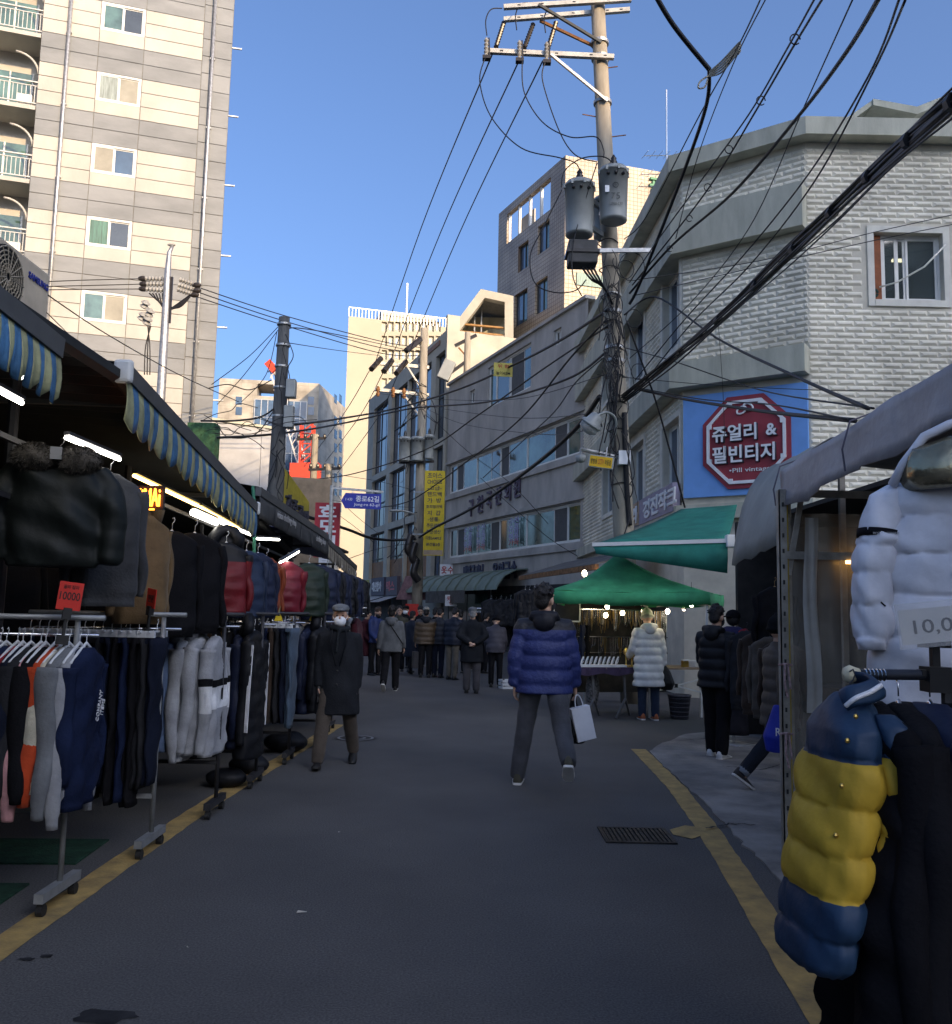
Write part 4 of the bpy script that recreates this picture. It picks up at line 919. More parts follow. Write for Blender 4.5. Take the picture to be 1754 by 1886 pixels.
        pts.append(wr); rr.append(rads[3] * k * bulk * .9); m.tube(pts, rr, 14)
    if collar: m.tube([U((.0 + .075 * math.cos(a), .01 + .068 * math.sin(a), 1.46 + .012 * math.sin(a))) for a in [i * math.pi / 8 for i in range(17)]], .024 * k * collar, 8, False)
    tp = m.build('jacket', top, t); fuse(tp, vox, 2 if puff else 4)
    if hood:
        q = MB(); q.tube([U((-.10, .03, 1.44)), U((-.09, .11, 1.47)), U((0, .14, 1.475)), U((.09, .11, 1.47)), U((.10, .03, 1.44))], .045 * k, 8); q.ell(U((0, .135, 1.415)), V((.10, .055, .085)) * k); fuse(q.build('hood', hood, tp), vox, 3)
    # trousers
    m = MB(); m.ell(B((0, .005, .93)), V((.168, .125, .13)) * k * (.6 + .4 * bulk), 16, 10)
    for s in (-1, 1):
        hp, kn, an = B(J['hip', s]), B(J['kn', s]), B(J['an', s]); pts, rr = [], []
        for i, (p, q, r0, r1) in enumerate(((hp + V((0, 0, .03)), kn, .100, .076), (kn, an + (an - kn) * .08, .076, .066))):
            for j in range(8): f = j / 8; pts.append(p.lerp(q, f)); rr.append((r0 + (r1 - r0) * f) * k * legw * (1 + .03 * math.sin(j * 2.1 + i * 3 + s)))
        pts.append(an + (an - kn) * .08); rr.append(.066 * k * legw * (.9 if not cuffs else .72)); m.tube(pts, rr, 14)
    tr = m.build('trousers', bottom, t); fuse(tr, vox, 3)
    # shoes
    sm, solem = shoes; sm = sm or M_shoeb
    for s in (-1, 1):
        an = B(J['an', s]); RX = Matrix.Rotation(J['fp', s], 3, 'X'); piv = V((0, -.01, -.0))
        def F(x, y, z): return an + RX @ (V((x * 1.0, y, z)) * k)
        pr_ = [(.075, .02, .05), (.065, .036, .075), (.03, .04, .085), (-.02, .042, .075), (-.07, .046, .045), (-.12, .048, .03), (-.165, .038, .022), (-.185, .018, .012)]
        u = MB().rings([[F(w * math.cos(a), y, -.085 + .012 + max(0, math.sin(a)) * hh + (.02 if y > -.02 else 0) * max(0, math.sin(a))) for a in [2 * math.pi * j / 14 for j in range(14)]] for y, w, hh in pr_]); sh_ = u.build('shoe', sm, t, smooth=True)
        MB().rings([[F((w + .004) * math.cos(a), y * 1.03, -.085 + (.020 if math.sin(a) > -.1 else 0)) for a in [2 * math.pi * j / 14 for j in range(14)]] for y, w, hh in pr_]).build('sole', solem or M_shoeb, sh_)
    # head dressing
    if cap is None or cap[0] in ('flat', 'cap'):
        hm = {'black': M_hair, 'brown': M_hairb, 'grey': M_hairg}[hair]; q = MB()
        q.ell(Hd((0, .022, 1.668)), V((.084, .098, .098)) * k, 14, 10, LM); q.ell(Hd((0, .06, 1.61)), V((.072, .05, .075)) * k, 12, 8, LM)
        rnd = random.Random(label)
        if cap is None:
            for i in range(60):
                a = rnd.uniform(0, 6.28); e = rnd.uniform(-.1, 1.45); e = max(e, .25) if math.sin(a) < -.3 else e; c_ = V((.080 * math.cos(a) * math.cos(e), .022 + .09 * math.sin(a) * math.cos(e), 1.672 + .090 * math.sin(e))); d_ = V((c_.x + rnd.uniform(-.05, .05), c_.y - .02 + rnd.uniform(-.05, .05), (c_.z - 1.65) * .6 + rnd.uniform(-.03, .02))).normalized() * rnd.uniform(.015, .032); q.tube([Hd(c_), Hd(c_ + d_)], [.016 * k, .006 * k], 6)
        hr_ = q.build('hair', hm, t); fuse(hr_, .009 if vox < .016 else .012, 0)
        for v in hr_.data.vertices:                                      # clear the face
            p = v.co
    if cap:
        kind, cm = cap; q = MB()
        if kind == 'flat':
            q.ell(Hd((0, .0, 1.715)), V((.100, .125, .05)) * k, 16, 8, LM); q.ell(Hd((0, -.11, 1.692)), V((.07, .05, .012)) * k, 12, 6, LM); q.ell(Hd((0, .02, 1.69)), V((.088, .103, .04)) * k, 14, 8, LM)
        elif kind == 'cap':
            q.ell(Hd((0, .012, 1.695)), V((.09, .105, .075)) * k, 16, 10, LM); q.ell(Hd((0, -.13, 1.68)), V((.068, .07, .009)) * k, 12, 6, LM)
        else:
            q.ell(Hd((0, .012, 1.675)), V((.094, .11, .115)) * k, 16, 10, LM); q.tube([Hd((.093 * math.cos(a), .01 + .108 * math.sin(a), 1.635)) for a in [i * math.pi / 8 for i in range(17)]], .02 * k, 8, False); q.ell(Hd((0, .02, 1.79)), V((.03, .03, .02)) * k)
        fuse(q.build('cap' if kind != 'beanie' else 'beanie', cm, t), .012, 2)
    for s in (-1, 1): MB().ell(Hd((s * .032, -.088, 1.635)), V((.013, .008, .007)) * k, 8, 6, LM).build('eye', M_eye, t, smooth=True)
    MB().ell(Hd((0, -.093, 1.555)), V((.022, .008, .006)) * k, 8, 6, LM).build('mouth', mat('lips', (.36, .13, .11), .5), t, smooth=True)
    if mask:
        q = MB().ell(Hd((0, -.055, 1.572)), V((.066, .075, .062)) * k, 16, 10, LM); mk = q.build('face_mask', mask, t, smooth=True)
        for s in (-1, 1): MB().tube([Hd((s * .06, -.08, 1.59)), Hd((s * .083, .01, 1.63))], .003, 5).build('ear_loop', mask, mk)
    if scarf: 
        q = MB().tube([U((.082 * math.cos(a), .0 + .08 * math.sin(a), 1.478 + .01 * math.sin(2 * a))) for a in [i * math.pi / 8 for i in range(17)]], .036 * k, 8, False); q.tube([U((.0, -.09, 1.46)), U((-.01, -.135, 1.36)), U((-.02, -.14, 1.22))], [(.05 * k, .02 * k)] * 3, 8); fuse(q.build('scarf', scarf, t), .012, 2)
    if gloves:
        for s in (-1, 1):
            el, wr = U(J['el', s]), U(J['wr', s]); d = (wr - el).normalized(); q = MB().tube([wr - d * .03, wr + d * .05, wr + d * .10], [(.036, .036), (.042, .03), (.04, .026)], 10)
            for z_ in range(4): b0 = wr + d * .09 + V((0, (.028 - .019 * z_), 0)); q.tube([b0, b0 + d * .04, b0 + d * (.085 - .008 * abs(z_ - 1))], [.0125, .012, .010], 7)
            q.tube([wr + d * .03 + V((0, -.03, 0)), wr + d * .075 + V((0, -.055, 0))], [.014, .012], 7); fuse(q.build('glove', gloves, t), .007, 1)
    if cuffs:
        for s in (-1, 1): an = B(J['an', s]); kn = B(J['kn', s]); d = (an - kn).normalized(); MB().tube([an - d * .05, an + d * .02], .064 * k * legw, 14).build('cuff', cuffs, tr, smooth=True)
    WR[t.name] = [U(J['wr', s]) for s in (1, -1)]
    return t

# ================================================================ left side: market stalls
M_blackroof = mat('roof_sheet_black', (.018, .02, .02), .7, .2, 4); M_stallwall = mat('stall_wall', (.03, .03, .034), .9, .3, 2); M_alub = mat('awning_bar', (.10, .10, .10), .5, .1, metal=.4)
M_stB = mat('valance_blue', (.045, .16, .30), .8, .25, 6, .3, 50); M_stY = mat('valance_yellow', (.36, .36, .20), .8, .25, 6, .3, 50)
st = thing('market_stall', 'long dark clothing stall with black corrugated roof along the left side of the road', 'stall', (-2.1, 2.0, 0))
rs = []
for i in range(121):                                            # corrugated roof, ridges run from the wall to the street
    y = i * .105; dx = -.12 - .085 * max(0, y - 3.2); z = 2.985 + (.012 if i % 2 else -.012) - .055 * max(0, y - 3.2); rs.append([(.05 + dx, y, z), (-4.5, y, z + .25)])
MB().sheet(rs).build('roof', M_blackroof, st)
MB().tube([(-.06, y, 3.0 - .055 * max(0, y - 3.2)) if y <= 3.2 else (-.06 - .085 * (y - 3.2), y, 3.0 - .055 * (y - 3.2)) for y in (0, 1.5, 3.2, 5, 8, 12.6)], .05, 6).build('fascia', M_blackroof, st)
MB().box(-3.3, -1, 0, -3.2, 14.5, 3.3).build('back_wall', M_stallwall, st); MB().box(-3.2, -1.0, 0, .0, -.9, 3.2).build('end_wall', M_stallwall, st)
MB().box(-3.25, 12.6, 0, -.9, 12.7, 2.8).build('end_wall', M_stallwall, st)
for x, y in ((-.75, 3.4), (-1.0, 5.9), (-1.1, 8.4), (-1.2, 11), (-.6, 2.55)): MB().tube([(x, y, 0), (x, y, 3.02)], .035, 8).build('post', mat('post_white', (.35, .35, .34), .6, .3, 6) if y == 2.55 else M_rackd, st)
for z in (2.62, 2.3): MB().bar((-.42, -.5, z), (-.75, 12, z - .25), .03, .03).build('hanging_rail', M_rackd, st)
MB().box(-2.9, 0, .75, -2.0, 12, .80).build('shelf', M_stallwall, st)
# folded piles in the dark, on the shelf
for i in range(14):
    c = random.choice([(.03, .03, .05), (.05, .04, .03), (.02, .03, .03), (.06, .06, .06)]); o = MB()
    for k in range(5): o.box(-.18, -.15 + random.uniform(-.01, .01), k * .05, .18, .15, k * .05 + .046)
    o = o.build('folded_clothes', cloth('pile%d' % (i % 5), c), None, (-4.55, 2.5 + i * .7, .803)); tag(o, ORD[i] + ' pile of folded dark clothes from the near end of the back shelf', 'clothes', 'folded piles on the stall shelf')
def valance(parent, p0, p1, drop, mats, n, scal=.05, belly=.012):
    """scalloped hanging flap with alternating stripes"""
    p0, p1 = Vector(p0), Vector(p1); d = (p1 - p0); L = d.length; m = MB(); k = 6; nn = Vector((d.y, -d.x, 0)).normalized()
    for i in range(n):
        m.cur = i % len(mats); rows = []
        for j in range(k + 1):
            f = (i + j / k) / n; q = p0 + d * f; z_ = drop + scal * abs(math.sin(math.pi * (i + j / k) * .5)); sw = .012 * math.sin(f * 31) + .008 * math.sin(f * 77)
            rows.append([q + nn * (belly * math.sin(g * math.pi) + sw * g) + Vector((0, 0, -z_ * g)) for g in (0, .25, .5, .75, 1)])
        m.sheet(rows)
    return solid(m.build('valance', mats, parent, smooth=True), .004)
def awning(label, q0, q1, drop, mats, n, barm, scal=.05, capm=None, sheet=None, depth=1.6, rise=.55):
    q0, q1 = Vector(q0), Vector(q1); t = thing('stall_awning', label, 'awning', q0, 0); d = q1 - q0; inn = Vector((-d.y, d.x, 0)).normalized()
    if inn.x > 0: inn = -inn
    b = MB().bar((0, 0, 0), d, .07, .10).build('front_bar', barm, t)
    for p in (Vector((0, 0, 0)), d):
        if capm: bevel(MB().box(p.x - .055, p.y - .03, p.z - .07, p.x + .055, p.y + .03, p.z + .07).build('end_cap', capm, b), .02)
    if sheet: solid(MB().sheet([[p + inn * (depth * f) + Vector((0, 0, .05 + rise * f)) for f in (0, .5, 1)] for p in (Vector((0, 0, 0)), d)]).build('cover', sheet, t), .006)
    if n: valance(t, (0.02, 0, -.05), d + Vector((.02, 0, -.05)), drop, mats, n, scal)
    for f in (.15, .85): p = d * f; MB().bar(p, p + inn * 1.1 + Vector((0, 0, -.0)), .04).build('arm', barm, t)
    return t
q0, q1 = at(-30, 534, 3.75), at(106, 642, 4.35)
awning('near striped blue and yellow awning end at the left picture edge', q0, q1, .20, [M_stB, M_stY], 12, M_alub, .05, None, M_blackroof, 1.2, .15)
q0, q1 = at(228, 684, 5.2), at(470, 936, 9.8)
awning('long retracted awning with blue and yellow striped scalloped valance and white end cap', q0, q1, .24, [M_stY, M_stB], 40, M_alub, .05, mat('cap_white', (.62, .62, .60), .5), M_blackroof, 1.4, .12)
M_ddk = mat('valance_charcoal', (.05, .052, .055), .7, .2, 4)
q0, q1 = at(476, 905, 10.2), at(602, 990, 15.2)
a = awning('charcoal awning with faint white shop lettering beyond the striped one', q0, q1, .26, [M_ddk], 6, M_alub, 0, None, M_blackroof, 1.4, .2)
dv = (q1 - q0); rz_ = math.atan2(dv.y, dv.x)
for f, s in ((.25, 'vision clothing shop'), (.78, 'clothing shop')):
    p = dv * f; text(s, .12, mat('faint_white', (.35, .35, .35), .7), a, (p.x + .09, p.y, p.z - .17), (math.pi / 2, 0, rz_), .002, 0, 1.2 if f < .5 else .9, .12)
M_bei = mat('valance_beige', (.30, .27, .22), .8, .2, 5); M_bro = mat('valance_brown', (.12, .10, .08), .8, .2, 5)
q0, q1 = at(603, 998, 15.4), at(655, 1046, 19.5)
awning('faded beige striped awning at the far end of the left stalls', q0, q1, .22, [M_bei, M_bro], 30, M_alub, .03, None, mat('tarp_blue', (.02, .03, .16), .6, .2, 6, .4, 12), 1.5, .3)
# far stall under the beige awning
t = thing('market_stall', 'dark far stall under the beige awning where padded jackets hang', 'stall', (-3.0, 14.8, 0))
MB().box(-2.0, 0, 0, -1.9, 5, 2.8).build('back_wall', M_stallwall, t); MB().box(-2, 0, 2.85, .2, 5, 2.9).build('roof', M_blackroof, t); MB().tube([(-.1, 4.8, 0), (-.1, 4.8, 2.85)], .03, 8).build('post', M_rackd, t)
# air conditioner on the roof edge
M_ac = mat('ac_beige', (.62, .50, .36), .6, .12, 5)
t = thing('air_conditioner', 'beige outdoor air conditioning unit with round fan grille on the stall roof', 'air conditioner', (-2.24, 4.14, 3.0), math.radians(90))
bevel(MB().box(-.45, 0, 0, .36, .3, .34).build('case', M_ac, t), .012)
r = MB()
for q in range(7): r.tube([(-.06 + (.02 + q * .020) * math.cos(a_), -.012, .17 + (.02 + q * .020) * math.sin(a_)) for a_ in [i * math.pi / 12 for i in range(25)]], .0035, 4, False)
for i in range(18): a_ = i * math.pi / 9; r.tube([(-.06 + .02 * math.cos(a_), -.014, .17 + .02 * math.sin(a_)), (-.06 + .145 * math.cos(a_), -.014, .17 + .145 * math.sin(a_))], .003, 4)
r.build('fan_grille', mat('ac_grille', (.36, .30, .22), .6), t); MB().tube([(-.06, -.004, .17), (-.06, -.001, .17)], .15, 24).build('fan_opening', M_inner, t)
text('SAMSUNG', .05, mat('letters_blue', (.03, .05, .30), .5), t, (.24, -.004, .26), ext=.002, bold=.02, w=.20, h=.035)
# tube lamps
def tube_lamp(label, a, b, col, e, r=.013):
    a, b = Vector(a), Vector(b); t = thing('tube_lamp', label, 'lamp', a, 0, 'tube lamps under the left awnings'); d = b - a
    MB().tube([(0, 0, 0), d], r, 8).build('tube', mat('tube_glow_%d' % int(e * 10 + col[2] * 100), (.9, .9, .9), emit=col, estr=e), t)
    MB().bar((0, 0, r + .014), d + Vector((0, 0, r + .014)), .035, .02).build('fixture', M_rackd, t)
WH, WM = (.86, .94, 1.0), (1.0, .66, .22)
tube_lamp('white tube lamp at the left picture edge under the near awning', at(-20, 710, 4.3), at(40, 742, 4.75), WH, 9)
tube_lamp('white tube lamp hanging alone in front of the fur-hooded parka', at(122, 806, 5.0), at(220, 846, 5.6), WH, 9)
tube_lamp('long warm yellow tube lamp left of the neon letters', at(247, 876, 6.2), at(365, 932, 7.6), WM, 5)
tube_lamp('second warm yellow tube lamp further along the stall', at(368, 934, 7.7), at(440, 974, 9.0), WM, 5)
tube_lamp('broad white lamp below the second yellow tube', at(356, 944, 7.5), at(398, 962, 8.2), WH, 8, .03)
tube_lamp('white tube lamp beyond the yellow tubes', at(405, 962, 8.6), at(462, 985, 10.0), WH, 8)
tube_lamp('short white tube lamp by the green cord', at(474, 992, 10.4), at(514, 994, 11.2), WH, 8)
tube_lamp('tilted white tube lamp above the crimson jacket', at(516, 1036, 9.9), at(550, 1016, 10.6), WH, 8, .012)
tube_lamp('tiny white lamp under the near striped flap', at(36, 696, 4.3), at(46, 688, 4.3), WH, 6)
p = at(272, 916, 5.9); t = thing('neon_sign', 'small orange neon letters glowing under the left awning', 'sign', p, -.2)
text('KiMAi', .12, mat('neon_orange', (.8, .2, .05), emit=(1, .22, .03), estr=4), t, (0, 0, 0), ext=.006, w=.18, h=.12); MB().box(-.11, .01, -.08, .11, .03, .08).build('backing', M_caster, t); MB().box(-.10, -.005, -.085, .05, .008, -.075).build('underline', mat('neon_orange', (0, 0, 0)), t)
o = MB().tube([at(466, 895, 9.9), at(470, 950, 9.9), at(468, 1020, 9.9), at(472, 1090, 9.9), at(470, 1150, 9.9)], .018, 6).build('rope', mat('rope_green', (.03, .20, .12), .7)); tag(o, 'green cord hanging straight down from the striped awning end', 'rope')

# ---------------------------------------------------------------- racks on the left
G1 = 'clothes hanging on the left racks'
navy = cloth('navy', (.010, .018, .05)); black = cloth('black', (.009, .009, .011)); red = cloth('red', (.33, .015, .025)); pink = cloth('pink', (.66, .33, .34)); orange = cloth('orange', (.55, .065, .02)); cream = cloth('cream', (.60, .56, .44)); grey = cloth('grey', (.17, .18, .19)); lgrey = cloth('lightgrey', (.34, .35, .37)); denim = cloth('denim', (.13, .20, .34)); charcoal = cloth('charcoal', (.025, .026, .03)); dnavy = cloth('darknavy', (.010, .014, .028)); brown = cloth('brown', (.055, .035, .025)); white = cloth('white', (.72, .73, .74)); jean = cloth('jean', (.07, .11, .16)); blackn = nylon('black', (.008, .009, .012)); navyn = nylon('navy', (.010, .016, .04))
M_print = mat('print_white', (.72, .72, .74), .7)
HP = math.pi / 2
rack('grey wheeled clothes rack nearest the viewer on the left, holding sweatshirts', -2.19, 5.12, 2.2, 1.565, M_rackg, .46, .50, M_rackg)
R1 = [('sweatshirt', 'navy sweatshirt with white diagonal print at the street end of the nearest rack', navy, .86, .40, .62), ('sweatshirt', 'pale grey sweatshirt just behind the navy printed one on the nearest rack', lgrey, .86, .46, .84), ('sweatshirt', 'mid grey sweatshirt with small white chest letters on the nearest rack', grey, .84, .46, .78),
      ('sweatshirt', 'cream sweatshirt seen as a thin edge beside the orange one', cream, .66, .48, .66), ('sweatshirt', 'bright orange sweatshirt on the nearest left rack', orange, .80, .48, .72), ('sweatshirt', 'black sweatshirt between the pink and the orange ones', black, .76, .48, .70), ('sweatshirt', 'pink sweatshirt on the nearest left rack', pink, .78, .48, .80),
      ('sweatshirt', 'black sweatshirt with white flower print left of the pink one', charcoal, .80, .48, .72), ('sweatshirt', 'dark navy sweatshirt between the red one and the flower print', dnavy, .78, .48, .7), ('sweatshirt', 'red sweatshirt at the left picture edge', red, .64, .48, .5), ('sweatshirt', 'navy hooded top behind the red sweatshirt at the picture edge', navy, .78, .48, .7), ('sweatshirt', 'black top at the far inner end of the nearest rack', black, .78, .48, .7)]
gs = []
for i, (n, lb, m, L, w, s) in enumerate(R1):
    x = -2.17 - i * .044; gs.append(garment(n, lb, 'sweatshirt', (x, 5.08 + .02 * math.sin(i * 2.3), 1.475), HP + .04 * math.sin(i * 1.7), m, L, w, .045, s, group=G1, seed=i, fold=.012, lo=0.0))
text('COMPANY\nITEMS', .1, M_print, gs[0], (.04, -.088, -.40), (HP, -1.35, 0), .002, .01, .17, .085, 'print')
text('J', .1, M_print, gs[2], (-.06, -.075, -.32), (HP, 0, 0), .002, .01, .05, .09, 'print')
for z in (-.30, -.38, -.46): text('*', .1, M_print, gs[7], (-.05, -.078, z), (HP, 0, 0), .002, .01, .05, .05, 'print')
rack('grey wheeled rack second from the viewer on the left, holding dark trousers', -2.08, 6.22, 2.0, 1.58, M_rackg, .46, .36)
for i in range(15):
    m = [dnavy, charcoal, black, navy, black][i % 5]
    lb = ORD[i] + ' pair of dark trousers from the street end of the second left rack'
    trousers('trousers', lb, 'trousers', (-2.17 - i * .062, 6.2, 1.52), HP + random.uniform(-.1, .1), m, 1.0 + random.uniform(-.05, .12) - (.02 if i == 0 else 0), .30, .055, G1 + (', dark trousers' if i else ''), seed=i)
rack('dark wheeled rack third from the viewer on the left, holding grey hoodies', -1.97, 7.35, 1.9, 1.58, M_rackd, .46, .40)
g = garment('sweatshirt', 'colour-block sweatshirt in grey, black and white at the end of the third rack', 'sweatshirt', (-2.08, 7.3, 1.48), HP - .02, [lgrey, black, white], .93, .46, .07, .80, bands=[(0, 0), (.34, 1), (.40, 2), (.60, 0)], group=G1, seed=31)
text('I', .1, black, g, (.0, -.075, -.53), (HP, 0, 0), .002, .02, .02, .09, 'print')
garment('hoodie', 'light grey hooded sweatshirt next to the colour-block one on the third rack', 'hoodie', (-2.20, 7.28, 1.49), HP - .05, lgrey, .92, .48, .09, .80, hood=(lgrey, None), group=G1, seed=32)
garment('hoodie', 'second light grey hoodie hanging left of the first on the third rack', 'hoodie', (-2.29, 7.25, 1.48), HP, lgrey, .96, .46, .08, .86, hood=(lgrey, None), group=G1, seed=33)
garment('shirt', 'faded blue denim shirt left of the grey hoodies', 'shirt', (-2.38, 7.3, 1.48), HP, denim, .88, .50, .08, .78, group=G1, seed=34)
garment('t_shirt', 'dark grey short-sleeved top left of the denim shirt', 'shirt', (-2.46, 7.3, 1.50), HP, grey, .80, .50, .09, .28, group=G1, seed=35)
for i in range(6): garment('sweatshirt', ORD[i] + ' dark top behind the dark grey one on the third left rack', 'sweatshirt', (-2.53 - i * .07, 7.3, 1.48), HP, [black, charcoal, dnavy][i % 3], .85, .48, .08, .7, group=G1 + ', dark tops', seed=i)
rack('dark wheeled rack fourth from the viewer on the left, holding long padded coats', -1.94, 8.55, 1.8, 1.58, M_rackd, .46, .3)
fur = mat('fur_brown', (.10, .055, .025), .9, .4, 20)
g = garment('puffer_coat', 'long black padded coat with three white sleeve stripes at the end of the fourth rack', 'coat', (-2.06, 8.5, 1.50), HP - .05, blackn, 1.16, .50, .13, .92, puff=.22, hood=(blackn, None), group=G1, seed=41)
for s in (-1, 1):
    for q in range(3): MB().tube([(s * (.262 + .03 * math.sin(f * 1.6)) + (q - 1) * .004, -.058 - .003 * q + (q - 1) * .016 + .012 * f, -.20 - .78 * f) for f in [i / 12 for i in range(13)]], (.0055), 4).build('stripe', M_print, g)
g = garment('puffer_coat', 'black padded coat behind the striped one, stripes on its far sleeve', 'coat', (-2.17, 8.52, 1.48), HP, navyn, 1.05, .48, .12, .86, puff=.22, group=G1, seed=42)
g = garment('track_jacket', 'black track jacket with one white sleeve panel left of the striped coat', 'jacket', (-2.30, 8.5, 1.48), HP - .05, black, .95, .48, .10, .82, group=G1, seed=43)
MB().tube([(-.265 - .02 * math.sin(f * 1.6), -.045 + .01 * f, -.16 - .82 * f) for f in [i / 12 for i in range(13)]], [(.024, .018)] * 13, 8).build('sleeve_panel', M_print, g, smooth=True)
garment('parka', 'long black parka with brown fur hood on the fourth rack', 'coat', (-2.44, 8.45, 1.50), HP - .15, black, 1.15, .50, .14, .8, hood=(black, fur), group=G1, seed=44)
for i in range(5): garment('puffer_coat', ORD[i] + ' black padded coat behind the fur-hooded parka on the fourth rack', 'coat', (-2.68 - i * .13, 8.5, 1.5), HP, blackn, 1.1, .5, .13, .8, puff=.2, group=G1 + ', deep coats', seed=i)
rack('dark rack fifth from the viewer on the left, holding jeans', -1.90, 9.85, 1.7, 1.58, M_rackd, .46, .3)
trousers('jeans', 'faded blue jeans at the street end of the fifth left rack', 'jeans', (-1.96, 9.8, 1.52), HP - .1, jean, 1.05, .32, .06, G1, seed=51)
for i in range(9): trousers('jeans', ORD[i] + ' dark jeans left of the faded pair on the fifth rack', 'jeans', (-2.05 - i * .065, 9.8, 1.52), HP - .05, [dnavy, charcoal, brown, navy][i % 4], 1.0, .32, .06, G1 + ', dark jeans', seed=60 + i)
rack('dark rack sixth from the viewer on the left beside the man in the long coat', -1.75, 10.95, 1.7, 1.58, M_rackd, .46, .3)
yellow = nylon('yellow', (.60, .36, .03)); redn = nylon('redn', (.28, .012, .018))
for i, (n, lb, m, L) in enumerate((('puffer_jacket', 'black padded jacket at the street end of the sixth left rack', blackn, 1.0), ('puffer_jacket', 'navy padded jacket behind the first on the sixth left rack', navyn, 1.02), ('jacket', 'grey jacket in the middle of the sixth left rack', grey, .85), ('jacket', 'dark red jacket on the sixth left rack', redn, .7), ('puffer_jacket', 'yellow padded jacket on the sixth left rack', yellow, .75), ('puffer_jacket', 'long black padded coat at the inner end of the sixth left rack', blackn, 1.05))):
    garment(n, lb, 'jacket', (-1.84 - i * .13, 10.9, 1.5), HP - .2, m, L, .52, .15, .75, puff=.2 if 'puffer' in n else 0, group=G1, seed=70 + i, hood=(m, None) if i in (0, 5) else None)
rack('dark rack seventh on the left beyond the man in the long coat', -1.85, 12.4, 1.7, 1.58, M_rackd, .46, .3)
for i in range(7): garment('puffer_jacket', ORD[i] + ' dark padded jacket from the street end of the seventh left rack', 'jacket', (-1.95 - i * .15, 12.4, 1.5), HP - .1, [blackn, navyn][i % 2], 1.0, .5, .14, .75, puff=.2, group=G1 + ', far padded jackets', seed=80 + i)
rack('thin chrome rack farthest along the left, with a white and a maroon garment', -1.98, 15.8, 1.6, 1.66, M_chrome, .46, .3)
maroon = cloth('maroon', (.06, .010, .018))
for i, (lb, m) in enumerate((('maroon top hanging at the end of the farthest left rack', maroon), ('white-edged black top on the farthest left rack', white), ('black top behind the white one on the farthest left rack', black), ('pale pink top on the farthest left rack', pink), ('grey top at the inner end of the farthest left rack', lgrey))):
    garment('sweatshirt', lb, 'sweatshirt', (-2.05 - i * .12, 15.8, 1.56), HP - .1, m, .7, .46, .08, .6, group=G1, seed=90 + i)

# ---------------------------------------------------------------- jackets hung up high under the awnings
G2 = 'jackets hung high under the left awnings'
furg = mat('fur_grey', (.10, .088, .075), .9, .4, 18); olive = nylon('olive', (.009, .012, .011)); tan = cloth('tan', (.17, .105, .05)); orangen = nylon('orange', (.25, .05, .02)); crimson = nylon('crimson', (.15, .008, .018)); bluen = nylon('blue', (.012, .024, .055)); redh = nylon('red_shaded', (.15, .008, .012)); dgrey = cloth('darkgrey', (.05, .052, .056))  # most jacket colours darkened to put in the deep shade under the awnings
def high(name, label, u, v, Y, rz, m, L, w, **kw):
    p = at(u, v, Y); return garment(name, label, 'jacket', p, rz, m, L, w, kw.pop('th', .2), kw.pop('sl', L * .8), group=G2, **kw)
hp = thing('parka', 'big black parka with grey fur collar hanging high at the left picture edge', 'jacket', at(112, 815, 5.1), .3, G2)
q = MB(); q.rings([[(hw_ * math.copysign(abs(math.cos(a)) ** .8, math.cos(a)) + .012 * math.sin(z_ * 31 + 3 * a), hd_ * math.sin(a) + .014 * math.sin(5 * a + z_ * 17), z_) for a in [2 * math.pi * k / 30 for k in range(30)]] for z_, hw_, hd_ in ((-.07, .10, .06), (-.10, .19, .085), (-.15, .25, .10), (-.22, .27, .115), (-.32, .28, .12), (-.42, .275, .125), (-.52, .27, .12), (-.60, .26, .11), (-.68, .25, .10), (-.72, .235, .09))])
for s in (-1, 1): q.tube(cr_([(s * .20, 0, -.17), (s * .28, -.01, -.28), (s * .31, -.02, -.42), (s * .315, -.03, -.58), (s * .31, -.04, -.70)]), [.075] * 5 + [.078] * 10 + [.07] * 8 + [.05] * 2, 12)
hb_ = q.build('body', olive, hp); fuse(hb_, .014, 3)
for v_ in hb_.data.vertices: v_.co.y += .012 * math.sin(v_.co.x * 26 + v_.co.z * 9) * math.sin(v_.co.z * 14 + 1) + .008 * math.sin(v_.co.z * 33 + v_.co.x * 12)
hb_.data.update(); add_hanger(hp, .36, M_rackd, .045)
rnd = random.Random(5)
for s in (-1, 1):
    q = MB(); c0 = Vector((s * .12, -.10, -.11)); q.ell(c0, (.115, .065, .075), 14, 9)
    for i in range(1500):
        th_, ph_ = rnd.uniform(0, 6.28), rnd.uniform(-1.4, 1.4); n = Vector((math.cos(th_) * math.cos(ph_), math.sin(th_) * math.cos(ph_), math.sin(ph_))); c = c0 + Vector((n.x * .112, n.y * .063, n.z * .073)); d = (n + Vector((rnd.uniform(-.5, .5), rnd.uniform(-.4, .4), rnd.uniform(-.9, .1)))).normalized() * rnd.uniform(.014, .03); e_ = d.cross(Vector((rnd.random(), rnd.random(), rnd.random()))).normalized() * .003
        q.add([c - e_, c + e_, c + d], [(0, 1, 2)])
    q.build('fur_collar', furg, hp)
MB().box(-.03, -.15, -.12, .03, -.14, -.05).build('label_tag', mat('tag_grey', (.25, .25, .25)), hp)
high('jacket', 'grey jacket hanging just behind the fur-collared parka', 205, 850, 5.5, .6, dgrey, .82, .40, seed=2)
high('jacket', 'tan suede jacket hanging under the neon letters', 268, 930, 6.3, .9, tan, .76, .40, seed=3, hood=(tan, None))
high('jacket', 'first black coat hanging right of the tan jacket', 318, 960, 6.8, .7, black, .80, .44, seed=4)
high('jacket', 'black zipped coat hanging between the tan and the red jackets', 360, 965, 7.2, .5, black, .80, .46, seed=5)
